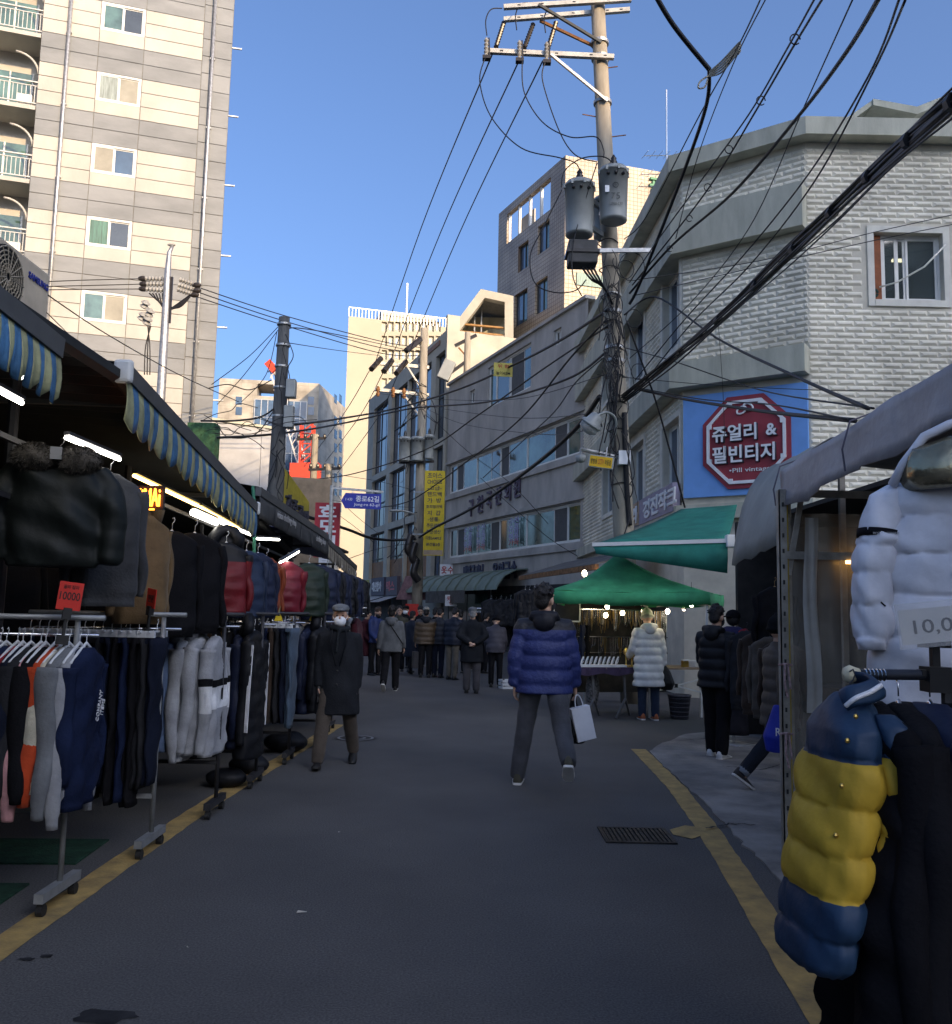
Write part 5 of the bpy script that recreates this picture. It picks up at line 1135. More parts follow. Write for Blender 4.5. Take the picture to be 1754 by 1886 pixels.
high('puffer_jacket', 'red padded jacket with black shoulders hanging high on the left', 418, 984, 7.9, .35, [blackn, redh], .62, .40, puff=.18, bands=[(0, 0), (.24, 1)], seed=6, hood=(blackn, None), th=.24)
high('puffer_jacket', 'slate blue padded jacket hanging right of the red one', 455, 1000, 8.6, .9, bluen, .64, .42, puff=.18, seed=7)
high('puffer_jacket', 'dark navy padded jacket hanging right of the slate blue one', 476, 1005, 9.2, .8, navyn, .66, .42, puff=.18, seed=8)
high('jacket', 'orange jacket peeping out between navy and crimson ones', 492, 1015, 9.8, .6, orangen, .6, .36, seed=9)
high('puffer_jacket', 'crimson padded jacket with small white logo patch hanging high', 530, 1022, 10.2, .25, crimson, .58, .42, puff=.2, seed=10, th=.24).rotation_euler[1] = .06
high('puffer_jacket', 'dark green padded jacket beside the crimson one', 570, 1026, 10.9, .4, nylon('green', (.014, .026, .018)), .64, .44, puff=.2, seed=11, th=.26)
for i in range(6): high('puffer_jacket', ORD[i] + ' black padded jacket right of the dark green one under the left awnings', 590 + i * 13, 1030 + i * 5, 11.8 + i * .9, .4, blackn if i % 2 else navyn, .72, .50, puff=.2, seed=12 + i, th=.26)
for i in range(5): high('jacket', ORD[i] + ' black coat from the left in the dark depth of the left stall', 20 + i * 80, 960 + i * 12, 6.2 + i * .5, .9, black, .8, .5, seed=40 + i)

# ---------------------------------------------------------------- price cards and clips on the rails
M_card = mat('card_red', (.62, .03, .02), .5, .06); M_ink = mat('ink_black', (.02, .015, .015), .6)
def card(label, u, v, Y, rz, m, w, h, lines, ink=M_ink, tilt=0):
    p = at(u, v, Y); t = thing('price_card', label, 'price card', p, rz, 'price cards on the racks'); t.rotation_euler = (0, tilt, rz)
    MB().box(-w / 2, -.003, -h / 2, w / 2, .003, h / 2).build('card', m, t)
    for s, z, ww, hh in lines: text(s, .1, ink, t, (0, -.0045, z), (HP, 0, 0), .001, .012, ww, hh)
    c = MB().box(-.022, -.018, -h / 2 - .05, .022, .018, -h / 2 + .012).box(-.008, -.008, -h / 2 - .14, .008, .008, -h / 2 - .05).box(-.03, -.025, -h / 2 - .19, .03, .025, -h / 2 - .14); c.build('clip', M_caster, t); return t
card('red price card reading 10000 clipped to the nearest left rack', 129, 1098, 5.0, .55, M_card, .125, .155, [('골라 잡아', .05, .08, .022), ('10000', .0, .105, .045)], tilt=.1)
card('small folded red price card further along the left racks', 279, 1102, 6.1, -.75, M_card, .12, .13, [('만원', .0, .07, .05)], tilt=.12)
M_clipy = mat('clip_yellow', (.72, .50, .03), .45, .08); M_cardw = mat('card_cream', (.62, .58, .48), .6, .08)
for i, (u, v, Y, hh, lb) in enumerate(((350, 1128, 7.3, .12, 'tall yellow clip with figure on top, third left rack'), (388, 1153, 7.35, .02, 'low yellow clip on the end of the third rack'), (513, 1135, 9.8, .12, 'yellow clip holding a tag on the fifth rack'), (541, 1142, 10.9, .12, 'first yellow clip on the sixth rack'), (576, 1138, 11.2, .12, 'yellow clip left of the man in the long coat'), (597, 1142, 12.2, .07, 'yellow clip nearest the man in the long coat'))):
    p = at(u, v, Y); t = thing('yellow_clip', lb, 'clip', p, .3, 'yellow clips on the racks')
    MB().prism([(-.045, -.05), (.045, -.05), (.03, .0), (.018, .02), (-.018, .02), (-.03, .0)], -.025, .025).build('jaw', M_clipy, t)
    MB().tube([(0, 0, .01), (.004, 0, .05 + hh * .4), (0, 0, .05 + hh)], [.010, .014, .008], 7).build('handle', M_clipy if i < 2 else M_stY, t)
for i, (u, v, Y, s) in enumerate(((394, 1136, 7.9, '24'), (414, 1135, 8.4, '28'), (434, 1137, 8.5, '30'), (474, 1137, 8.9, '32'))):
    p = at(u, v, Y); t = thing('size_tag', ORD[i] + ' small cream size tag from the left above the middle left racks', 'tag', p, .2, 'size tags on the racks')
    MB().box(-.027, -.004, -.027, .027, .004, .027).build('plate', M_cardw, t); text(s, .04, M_ink, t, (0, -.006, 0), (HP, 0, 0), .001, .01, .03, .026); MB().tube([(0, 0, -.027), (0, 0, -.10)], .004, 5).build('stem', M_caster, t)
p = at(592, 1130, 12.2); t = thing('price_card', 'small white card reading 5000 beside the man in the long coat', 'price card', p, .1); bevel(MB().box(-.07, -.004, -.045, .07, .004, .045).build('card', M_swhite, t), .01); text('5000', .05, M_ink, t, (0, -.006, 0), (HP, 0, 0), .001, .01, .10, .04)
MB().tube([(0, 0, -.04), (0, 0, -.16)], .006, 5).build('stem', M_clipy, t)
# bags of goods on the ground under the far racks
for i, (u, v, s) in enumerate(((480, 1425, .16), (545, 1385, .20), (440, 1450, .15))):
    g_ = gnd(u, v); o = MB(); o.ell((0, 0, s * .55), (s * 1.3, s * .9, s * .6), 14, 9); o.ell((s * .4, 0, s * .8), (s * .6, s * .5, s * .4)); o = o.build('bundle', blackn, None, (g_.x - .12, g_.y, 0)); fuse(o, .02, 2)
    tag(o, ['dark bundle of clothes below the striped coats', 'dark bundle of clothes below the jeans', 'dark bundle of clothes below the fur-hooded parka'][i], 'bundle', 'bundles under the left racks')

# ================================================================ right side: tents, jewellery stall, foreground rack
M_tarp = mat('tarp_grey_shiny', (.36, .335, .345), .5, .14, 2.5, .45, 9, spec=.4); M_tarp2 = mat('tarp_grey_old', (.26, .27, .25), .6, .16, 1.5, .2, 9)
M_angle = mat('slotted_angle', (.34, .32, .28), .55, .2, 9, metal=.3); M_plastic = mat('clear_plastic', (.45, .42, .36), .22, .2, 3, .5, 6, spec=.6, alpha=.38)
t = thing('market_tent', 'grey tarpaulin market tent on a metal post at the right foreground', 'tent', (2.2, 1.0, 0))
rows = []; NY = 46
for i in range(NY + 1):
    y = 5.45 * i / NY; f = i / NY; sag = .055 * math.sin(y * 4.3) ** 2 + .02 * math.sin(y * 11); zb = 2.68 - .29 * f ** 1.2; bul = .05 * math.sin(y * 3.1 + .5)
    wk = .010 * math.sin(y * 9 + 1) + .006 * math.sin(y * 23); sc = .05 * abs(math.sin((y - .05) * 2.57)) ** .7; rows.append([(.0 + wk * 2, y, zb + sc * .9), (-.004 + wk * 1.6 + .3 * sc, y, zb + .09 + sc * .5), (-.008 + wk + .5 * sc, y, zb + .18 + sc * .2), (-.004 + wk * .5 + .3 * sc, y, zb + .27), (.004, y, zb + .335 - sc * .5), (.03, y, zb + .352 - sc * .9), (.12, y, zb + .37 - sc * 1.5), (.5, y, zb + .44 - sc * 2), (1.4, y, zb + .62), (3.2, y, zb + .75)])
solid(MB().sheet(rows).build('roof_sheet', M_tarp, t, smooth=True), .006)
for y in (5.42, 4.2, 2.9): MB().tube([(-.035, y, 2.45 + .05 * (5.4 - y)), (-.05, y, 2.57 + .06 * (5.4 - y)), (.0, y, 2.74 + .06 * (5.4 - y)), (.13, y, 2.79 + .06 * (5.4 - y))], .006, 5).build('seam', mat('seam_violet', (.10, .09, .12), .7), t)
p = MB().box(-.055, 5.30, .0, -.0, 5.308, 2.55).box(-.055, 5.30, 0, -.047, 5.36, 2.55); post = p.build('post', M_angle, t)
for i in range(22): MB().box(-.034, 5.296, .12 + i * .11, -.02, 5.2999, .15 + i * .11).build('slot', M_caster, post)
MB().box(.005, 5.33, .0, .02, 5.345, 2.5).build('yellow_strap', mat('strap_yellow', (.42, .30, .04), .7), t)
for z in (2.06, 2.5): MB().box(-.05, 5.31, z, 3.2, 5.316, z + .055).build('beam', M_angle, t)
MB().bar((.02, 5.34, 1.95), (.12, 5.34, 2.5), .04, .008).build('brace', M_angle, t)
rows = [[(.02 + .9 * j / 12, 5.42 + .025 * math.sin(j * 1.9 + i * .3) + .01 * math.sin(i * 2.1), .05 + 2.35 * i / 10) for j in range(13)] for i in range(11)]
MB().sheet(rows).build('plastic_sheet', M_plastic, t, smooth=True)
rows = [[(.10 + .10 * j / 5 + .01 * math.sin(i * .9), 5.26 + .012 * math.sin(j * 2.2 + i * .5), 1.0 + 1.35 * i / 9) for j in range(6)] for i in range(10)]
MB().sheet(rows).build('loose_plastic', mat('plastic_milky', (.55, .53, .48), .3, .15, 3, .4, 8, alpha=.7), t, smooth=True)
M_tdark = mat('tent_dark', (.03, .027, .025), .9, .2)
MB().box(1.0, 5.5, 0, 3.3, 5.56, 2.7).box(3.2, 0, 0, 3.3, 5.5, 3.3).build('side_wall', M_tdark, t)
MB().box(.42, 5.30, 2.035, .62, 5.33, 2.058).build('reflection_bar', mat('reflection_glow', (1, .7, .3), emit=(1, .6, .22), estr=3), t)  # glowing bar added in place of a golden reflection, not a real lamp
for z, y in ((1.32, 5.30), (.85, 5.30)):                                          # pink and white ties round the post
    c = MB(); c.tube([(-.075, y, z), (-.03, y - .03, z + .01), (.02, y, z), (-.03, y + .08, z)], .008, 5); c.tube([(-.04, y - .03, z), (-.05, y - .05, z - .12), (-.03, y - .05, z - .22)], .008, 5); c.tube([(-.02, y - .03, z), (-.01, y - .05, z - .16)], .008, 5); c.build('tie', mat('tie_pink', (.45, .30, .30), .8, .3, 40), t)
# second, older tarp with a rounded shoulder
t = thing('market_tent', 'older grey-green tarpaulin tent with rounded shoulder behind the foreground tent', 'tent', (2.27, 6.7, 0))
pf = [(0, 2.10), (.02, 2.25), (.055, 2.42), (.11, 2.62), (.19, 2.80), (.29, 2.94), (.42, 3.02), (.60, 3.04), (1.2, 3.02), (2.6, 2.9)]
solid(MB().sheet([[(x + .012 * math.sin(i * 1.3 + z * 4), i * .14, z - .012 * (i % 3) + .10 * (1 - i / 9) * (z < 2.5)) for x, z in pf] for i in range(10)]).build('roof_sheet', M_tarp2, t, smooth=True), .006)
for y in (0.03, 1.2): MB().bar((.5, y, 0), (.5, y, 2.9), .04).build('post', mat('post_weathered', (.30, .27, .22), .8, .3, 5), t)
# dark clothing stall deep behind
t = thing('market_stall', 'dark clothing stall interior behind the older grey tent', 'stall', (3.75, 11.6, 0))
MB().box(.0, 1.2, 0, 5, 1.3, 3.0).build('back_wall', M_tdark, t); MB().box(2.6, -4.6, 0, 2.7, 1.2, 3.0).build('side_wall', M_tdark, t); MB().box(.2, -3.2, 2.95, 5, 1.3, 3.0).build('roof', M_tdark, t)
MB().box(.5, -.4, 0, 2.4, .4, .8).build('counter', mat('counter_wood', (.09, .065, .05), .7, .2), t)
# clothes and figures of that stall
G3 = 'clothes on the right-hand stall'
p = at(1427, 1068, 9.6); o = garment('sweater', 'black sweater with white curved tick mark hanging on a wooden hanger at the right', 'sweater', p, -.15, black, .66, .40, .10, .52, group=G3, seed=1, hm=mat('hanger_wood', (.33, .19, .08), .5))
MB().prism([(-.10, .005), (-.075, -.012), (-.05, -.015), (.10, .03), (-.04, .0), (-.07, .002), (-.085, .02)], -.075, -.07).build('tick_mark', M_print, o, (0, 0, -.48))
for i, (u, v, Y, m, L, lb) in enumerate(((1398, 1150, 9.9, brown, .9, 'brown coat hanging under the black sweater'), (1418, 1160, 9.5, cloth('taupe', (.10, .08, .065)), .85, 'taupe coat hanging right of the brown one'), (1375, 1150, 10.4, charcoal, .9, 'charcoal coat hanging behind the mannequin'), (1440, 1165, 9.2, brown, .9, 'long brown coat next to the tent post'))): garment('coat', lb, 'coat', at(u, v, Y), -.5, m, L, .40, .12, .6, group=G3, seed=20 + i, hm=M_rackd)
p = gnd(1352, 1372); mn = thing('mannequin', 'display stand dressed in navy varsity jacket with red sleeves and black cap', 'mannequin', p, -1.0)
MB().box(-.22, -.16, .0, .22, .16, .025).build('base', mat('base_white', (.62, .62, .62), .5), mn); MB().tube([(0, 0, .02), (0, 0, 1.5)], .02, 8).build('pole', M_chrome, mn)
q = MB(); rs_ = []
for i in range(24):
    z = 1.52 - i * .032; f = i / 23; hw = [.08, .17, .215][min(2, i)] if i < 3 else .215 + .01 * math.sin(f * 3); rs_.append([(hw * math.cos(a), (.07 + .06 * min(1, i / 4)) * math.sin(a), z) for a in [2 * math.pi * j / 20 for j in range(20)]])
q.rings(rs_).build('jacket', cloth('varsity', (.025, .022, .07)), mn, smooth=True)
for s in (-1, 1): MB().tube([(s * .16, 0, 1.46), (s * .23, 0, 1.36), (s * .27, .0, 1.1), (s * .28, -.03, .86)], [.07, .078, .07, .05], 12).build('sleeve', cloth('varsity_red', (.30, .012, .02)), mn, smooth=True)
MB().rings([[((.18 + .03 * (i / 9)) * math.cos(a), (.12 + .04 * i / 9) * math.sin(a) + .01 * math.sin(6 * a), .86 - i * .08) for a in [2 * math.pi * j / 20 for j in range(20)]] for i in range(10)]).build('skirt', cloth('dusk', (.03, .03, .04)), mn, smooth=True)
q = MB(); q.ell((0, .01, 1.62), (.085, .10, .10), 14, 10); q.build('head_form', M_caster, mn, smooth=True); q = MB(); q.ell((0, .01, 1.655), (.092, .108, .085)); q.ell((0, -.12, 1.645), (.07, .07, .01)); q.build('cap', black, mn, smooth=True)
for x, z in ((-.09, 1.30), (.09, 1.28), (.0, 1.02)): text('★', .1, mat('patch_gold', (.6, .35, .05)), mn, (x, -.128, z), (HP, 0, 0), .004, 0, .05, .05, 'patch')
# green awning fixed to the corner building
M_teal = mat('awning_teal', (.006, .20, .145), .75, .16, 3, .5, 5); M_green = mat('canopy_green', (.03, .36, .15), .7, .2, 2.5, .5, 5)
Lb, Rb = at(1255, 938, 17.3), at(1358, 930, 16.2); Lf, Rf = at(1092, 1003, 14.4), at(1340, 996, 13.4); Lv, Rv = at(1098, 1020, 14.3), at(1340, 1056, 13.35)
aw = thing('green_awning', 'teal green fabric awning stretched from the white building over the stall', 'awning', (Rf.x, Rf.y, 0))
o = Vector((Rf.x, Rf.y, 0)); mid = lambda a, b, f, s: a.lerp(b, f) - o + Vector((0, 0, -s))
solid(MB().sheet([[mid(Lb, Rb, j / 8, 0) if i == 0 else (Lb.lerp(Rb, j / 8).lerp(Lf.lerp(Rf, j / 8), i / 6) - o + Vector((0, 0, -.05 * math.sin(i / 6 * math.pi)))) for j in range(9)] for i in range(7)]).build('cover', M_teal, aw, smooth=True), .006)
MB().bar(Lf - o, Rf - o, .05, .06).build('front_bar', M_wframe, aw)
bevel(MB().box(Rf.x - o.x - .02, -.06, Rf.z - .10, Rf.x - o.x + .14, .08, Rf.z + .09).build('end_cap', M_wframe, aw), .015)
solid(MB().sheet([[Lf.lerp(Rf, j / 10) - o + Vector((0, -.01, -.03)), Lf.lerp(Rf, j / 10).lerp(Lv.lerp(Rv, j / 10), .5) - o + Vector((0, -.03, 0)), Lv.lerp(Rv, j / 10) - o] for j in range(11)]).build('valance', M_teal, aw, smooth=True), .005)
for f in (.1, .9): a_, b_ = Lb.lerp(Rb, f) - o, Lf.lerp(Rf, f) - o; MB().bar(a_ + Vector((0, 0, -.35)), b_ + Vector((0, 0, -.04)), .04).build('arm', M_alub, aw)
# green pop-up canopy of the jewellery stall
A_, B_ = at(1014, 1116, 14.4), at(1306, 1108, 13.5); cw = (B_ - A_).length; ang = math.atan2(B_.y - A_.y, B_.x - A_.x); zc = (A_.z + B_.z) / 2
cn = thing('canopy_tent', 'bright green pop-up canopy tent over the jewellery stall', 'canopy', (A_.x, A_.y, 0), ang)
D_ = 2.1; ap_ = (cw * .34, D_ * .5, zc + .85); q = MB(); hv = .20
def edge_pts(n=8):
    P = []
    for a, b in (((0, 0), (cw, 0)), ((cw, 0), (cw, D_)), ((cw, D_), (0, D_)), ((0, D_), (0, 0))):
        for i in range(n): f = i / n; P.append((a[0] + (b[0] - a[0]) * f, a[1] + (b[1] - a[1]) * f, zc + hv - .03 * math.sin(f * math.pi)))
    return P
E_ = edge_pts(); rings_ = []
for k in range(8):
    f = k / 8; rings_.append([(x + (ap_[0] - x) * f, y + (ap_[1] - y) * f, z + (ap_[2] - z) * f - .10 * math.sin(f * math.pi) + .018 * math.sin(x * 7 + f * 9) * math.sin(y * 6 + 2) * (1 - f)) for x, y, z in E_])
q.rings(rings_[::1], cap=False); b_ = len(q.v); q.v.append(ap_); n = len(E_); [q.f.append([b_ - n + j, b_ - n + (j + 1) % n, b_]) or q.mi.append(0) for j in range(n)]
solid(q.build('roof', M_green, cn, smooth=True), .004)
rows = [[(x, y, z), (x + .01 * math.sin(i * 1.7), y - .015 if y < .1 else y, z - hv * .5), (x + .015 * math.sin(i), y - .02 * math.sin(i * .9) if y < .1 else y, z - hv - .015 * math.sin(i * 2.2))] for i, (x, y, z) in enumerate(E_ + [E_[0]])]
solid(MB().sheet(rows).build('valance', M_green, cn, smooth=True), .004)
M_wpost = mat('post_white_paint', (.66, .66, .62), .5, .1)
for x, y in ((.04, .04), (cw - .04, .04), (cw - .04, D_ - .04), (.04, D_ - .04)): MB().tube([(x, y, 0), (x, y, zc + .1)], .019, 8).build('post', M_wpost, cn)
for y in (.06, D_ - .06):
    for s in (0, 1):
        m_ = MB().bar((.1 + s * cw / 2, y, zc - .02), (cw / 2 + s * cw / 2 - .05, y, zc + .16), .02); m_.bar((.1 + s * cw / 2, y, zc + .16), (cw / 2 + s * cw / 2 - .05, y, zc - .02), .02); m_.build('scissor_bar', M_wpost, cn)
# lamps under it
M_bulb = mat('bulb_glow', (1, 1, 1), emit=(1, .93, .80), estr=22)
for i, (u, v, Y, on) in enumerate(((1119, 1117, 14.4, 1), (1116, 1133, 14.6, 1), (1147, 1129, 14.9, 1), (1184, 1123, 15, 0), (1230, 1126, 14.3, 1), (1260, 1120, 14.6, 0), (1274, 1113, 14.2, 1))):
    p = at(u, v, Y); b = thing('bulb_lamp', ['left upper', 'left lower', 'third from the left', 'shaded middle', 'brightest right', 'shaded right', 'rightmost'][i] + ' lamp bulb hanging under the green canopy', 'lamp', p, 0, 'lamp bulbs under the green canopy')
    MB().tube([(0, 0, .05), (0, 0, .35)], .004, 5).build('cord', M_caster, b); MB().lathe([(.012, .07), (.014, .05), (.02, .035)], 10).build('socket', M_caster, b)
    if on: MB().ell((0, 0, 0), (.034, .034, .042), 12, 8).build('bulb', M_bulb, b, smooth=True)
    else: MB().lathe([(.018, .04), (.05, -.03), (.048, -.03)], 12).build('shade', M_chrome, b, smooth=True); MB().ell((0, 0, -.025), (.03, .03, .02), 10, 6).build('bulb', mat('bulb_dim', (1, 1, 1), emit=(1, .95, .85), estr=5), b)
# display tables
M_purple = mat('cloth_purple', (.05, .032, .07), .85, .15, 5, .3, 50); M_trest = mat('trestle_grey', (.20, .20, .20), .5, .2, metal=.4)
T0 = gnd(1068, 1325); T1 = gnd(1300, 1322); tw = (T1 - T0).length; ta = math.atan2(T1.y - T0.y, T1.x - T0.x); zt_ = .80
tb = thing('display_table', 'long display table with purple cloth under the green canopy', 'table', (T0.x, T0.y, 0), ta)
MB().box(0, 0, zt_ - .03, tw, .75, zt_).build('tabletop', mat('table_board', (.30, .22, .15), .7, .2), tb)
rows = [[(tw * .62 * i / 24, -.01 - .012 * math.sin(i * 1.4), zt_ + .003), (tw * .62 * i / 24, -.02 - .02 * math.sin(i * 1.4 + .3), zt_ - .11 - .02 * math.sin(i * .7))] for i in range(25)]
MB().sheet(rows).build('cloth', M_purple, tb, smooth=True)
for x in (.25, tw * .36): MB().bar((x, .1, zt_ - .03), (x + .03, .1, .3), .03).bar((x + .03, .1, .3), (x - .2, -.05, .01), .03).bar((x + .03, .1, .3), (x + .25, .4, .01), .03).build('trestle', M_trest, tb)
x0, x1 = tw * .56, tw * .98
MB().bar((x0, .06, zt_ - .03), (x0, .06, 0), .035).build('leg', M_wpost, tb); MB().bar((x1, .06, zt_ - .03), (x1, .06, 0), .035).build('leg', M_wpost, tb)
c = MB().bar((x0, .05, .62), (x1, .05, .40), .022).bar((x0, .05, .40), (x1, .05, .62), .022); c.build('scissor_brace', M_wpost, tb)
for x in (x0, (x0 + x1) / 2, x1): MB().box(x - .025, .03, .48, x + .025, .075, .54).build('joint', M_caster, tb)
tm = lambda x, y, z: Vector((T0.x + x * math.cos(ta) - y * math.sin(ta), T0.y + x * math.sin(ta) + y * math.cos(ta), z))
# curved silvery bracelet stands
M_silver = mat('silver', (.72, .73, .75), .25, .1, metal=.9); M_gold = mat('gold', (.65, .42, .12), .3, .1, metal=.9); M_white_st = mat('stand_white', (.68, .69, .70), .45, .1)
for i in range(9):
    p = tm(.08 + i * .075, .22, zt_ + .003); o = thing('bracelet_stand', ORD[i] + ' curved white bracelet stand from the left on the jewellery table', 'stand', p, ta, 'bracelet stands')
    MB().sheet([[(.012 * s + .05 * f * f, -.06 + .0 * f, .16 * f) for s in (-1, 1)] for f in [k / 6 for k in range(7)]]).build('arc', M_white_st, o); solid(o.children[0], .012)
    MB().box(-.03, -.08, 0, .035, .08, .012).build('foot', M_white_st, o); MB().tube([(.02, -.07, .05), (.03, -.085, .09), (.05, -.075, .13)], .007, 5).build('bracelet', M_silver, o)
o = MB().box(0, 0, 0, .78, .16, .035).build('jewellery_tray', M_white_st, None, tm(.03, .02, zt_ + .004), (0, 0, ta)); tag(o, 'white tray of jewellery in front of the bracelet stands', 'tray')
rnd = random.Random(3)
for i, (x, hh, lb) in enumerate(((.88, .30, 'tall gold necklace bust left of the white padded coat'), (.98, .22, 'short gold necklace stand left of the white padded coat'), (1.12, .26, 'wooden earring stand just left of the white padded coat'), (1.95, .10, 'small gold jewellery box right of the white padded coat'), (2.06, .09, 'white jewellery box right of the white padded coat'), (2.35, .08, 'small white box at the right end of the jewellery table'))):
    if x > tw - .1: x = tw - .15
    p = tm(x, .2, zt_ + .003); o = thing('jewellery_display', lb, 'jewellery stand', p, ta, 'jewellery displays on the table')
    if i < 3: MB().lathe([(.05, 0), (.05, .012), (.012, .03), (.012, hh * .6), (.04, hh * .7), (.045, hh * .85), (.015, hh), (.0, hh)], 10).build('stand', M_gold if i < 2 else M_wood, o, smooth=True); MB().tube([(.045 * math.cos(a), .045 * math.sin(a), hh * .75 - .02 * math.cos(a)) for a in [k * .52 for k in range(13)]], .006, 5, False).build('necklace', M_gold, o)
    else: MB().box(-.06, -.04, 0, .06, .04, hh).build('box', [M_gold, M_white_st, M_white_st][i - 3], o); MB().box(-.065, -.045, hh, .065, .045, hh + .02).build('lid', M_white_st, o)
# backdrop of necklaces on a grid
bd = thing('necklace_rack', 'dark backdrop hung with rows of glittering necklaces under the green canopy', 'display', tm(.0, 1.25, 0), ta)
MB().box(.2, .0, .3, tw - .05, .02, 1.9).build('panel', mat('backdrop_dark', (.025, .022, .02), .8, .4, 6), bd)
for z in (1.72, 1.25, .98): MB().bar((.2, -.05, z), (tw - .05, -.05, z), .015).build('bar', M_chrome, bd)
for i in range(150):
    x = rnd.uniform(.25, tw - .1); z = rnd.choice((1.71, 1.71, 1.24)); L = rnd.uniform(.14, .42); w_ = rnd.uniform(.012, .03); y = -.055 - rnd.random() * .02
    MB().tube([(x - w_, y, z), (x - w_ * .8, y, z - L * .7), (x, y, z - L), (x + w_ * .8, y, z - L * .7), (x + w_, y, z)], .0035, 4, False).build('necklace', rnd.choice((M_silver, M_gold, M_silver)), bd)
for i, (x, m, lb) in enumerate(((.1, redn, 'red scarf'), (.16, redn, 'second red scarf'), (.42, navyn, 'dark scarf'), (.52, black, 'black scarf'))):
    o = MB().sheet([[(-.04 + .02 * math.sin(k), -.0, -.06 * k), (0, -.03, -.06 * k), (.04 + .015 * math.sin(k * 1.3), 0, -.06 * k)] for k in range(11)]).build('scarf', m, None, tm(x, .95, 1.45)); solid(o, .01); tag(o, lb + ' hanging left behind the bracelet stands', 'scarf', 'scarves at the jewellery stall')
g_ = gnd(1252, 1324); o = thing('waste_basket', 'grey woven plastic waste basket under the jewellery table', 'basket', (g_.x, g_.y, 0)); MB().lathe([(.14, 0), (.18, .36), (.19, .36), (.19, .385), (.175, .385), (.135, .02), (.0, .02)], 20).build('body', mat('basket_grey', (.10, .10, .12), .6, .2, 40, .5, 90), o, smooth=True)
for i in range(5): MB().tube([((.145 + .009 * i) * math.cos(a), (.145 + .009 * i) * math.sin(a), .05 + i * .07) for a in [k * math.pi / 12 for k in range(25)]], .006, 5, False).build('band', mat('basket_grey', (0, 0, 0)), o)
o = MB().tube([tm(.42, .5, .68), tm(.43, .5, .45), tm(.42, .5, .2)], [.07, .12, .09], 10).build('cloth_bag', mat('dotted_black', (.02, .02, .02), .8, .2, 30, col2=(.25, .25, .25)), None); fuse(o, .02, 2); tag(o, 'dark dotted cloth bag hanging under the jewellery table', 'bag')
# white framed board seen behind the blue jacket
p = at(1040, 1120, 15.2); o = thing('framed_board', 'empty white framed board standing left of the green canopy', 'frame', p, .0); m_ = MB().bar((-.26, 0, -.22), (.26, 0, -.22), .025).bar((-.26, 0, .2), (.26, 0, .2), .025).bar((-.26, 0, -.22), (-.26, 0, .2), .025).bar((.26, 0, -.22), (.26, 0, .2), .025); m_.build('frame', M_wpost, o); MB().box(-.25, .01, -.21, .25, .015, .19).build('sheet', M_shop, o); MB().tube([(0, .03, -.22), (0, .03, -p.z)], .015, 6).build('stand', M_wpost, o)

# ---------------------------------------------------------------- foreground rack on the right
RK = at(1565, 1242, 2.9); t = thing('clothes_rack', 'black clothes rail with cream end knob in the right foreground', 'clothes rack', (RK.x, RK.y, 0))
MB().tube([(0.02, 0, RK.z), (1.4, .0, RK.z + .02)], .017, 12).build('rail', M_rackd, t, smooth=True); MB().lathe([(.0, 0), (.022, .004), (.03, .02), (.022, .04), (.02, .05), (.0, .05)], 12).build('end_knob', mat('knob_cream', (.58, .52, .36), .5), t, (-.02, 0, RK.z), (0, HP, 0), True)
for x in (.32, 1.3): MB().tube([(x, .02, .1), (x, .02, RK.z)], .018, 8).build('upright', M_rackd, t); MB().box(x - .03, -.28, .07, x + .03, .28, .12).build('foot', M_rackd, t)
for i in range(6): x = .05 + i * .012; MB().tube([(x + .017 * 0, .018 * math.cos(a), RK.z + .018 * math.sin(a)) for a in [k * math.pi / 6 for k in range(13)]], .0022, 4, False).build('ring', M_chrome, t)
M_clampb = mat('clamp_black', (.015, .015, .016), .35)
ck = thing('card_clamp', 'black plastic clamp standing on the right foreground rail', 'clamp', (RK.x + .275, RK.y, RK.z)); MB().box(-.035, -.035, -.05, .035, .035, .03).box(-.05, -.02, .0, .05, .02, .02).build('jaw', M_clampb, ck); MB().box(-.012, -.012, .03, .012, .012, .12).build('stem', M_clampb, ck); MB().box(-.045, -.02, .12, .045, .02, .15).box(-.04, -.03, .09, -.02, .03, .12).box(.02, -.03, .09, .04, .03, .12).build('grip', M_clampb, ck)
p = at(1730, 1150, 2.85); pc = thing('price_card', 'white price card in a plastic sleeve reading 10,000 at the right foreground', 'price card', (p.x, p.y, p.z), -.12); pc.rotation_euler = (0, -.12, -.10)
MB().box(-.12, -.004, -.055, .14, .0, .055).build('card', mat('card_white', (.62, .62, .60), .6, .04), pc); MB().box(-.13, -.009, -.068, .15, -.006, .075).build('plastic_sleeve', mat('sleeve_clear', (.6, .6, .6), .12, .1, 4, .4, 10, spec=.8, alpha=.25), pc); text('10,000', .06, mat('ink_grey', (.06, .06, .065), .6), pc, (.02, -.0055, -.005), (HP, 0, 0), .0008, .004, .20, .05)
# clothes on it
by = nylon('mustard', (.55, .33, .035), .68); bn = nylon('petrol', (.012, .04, .085), .5)
G4 = 'clothes on the right foreground rail'
hk = RK.z - .01
g = thing('puffer_jacket', 'yellow padded jacket with petrol blue yoke and hem at the end of the right rail', 'jacket', (RK.x - .012, RK.y - .03, hk), .10, G4)
P0 = [(-.045, .0, 0, .035, .05), (-.06, -.005, 0, .045, .075), (-.10, -.018, -.01, .062, .125), (-.15, -.032, -.015, .076, .165), (-.25, -.05, -.02, .084, .185), (-.40, -.072, -.02, .088, .19), (-.55, -.098, -.02, .088, .19), (-.70, -.125, -.02, .082, .185), (-.82, -.145, -.02, .072, .17), (-.845, -.148, -.02, .06, .15)]
bod = quilt(g, 'body', [bn, by], P0, (-.23, -.37, -.505, -.625, -.74), [(-.23, 1), (-.625, 0)], bulge=.16, pleat=.003, seed=4)
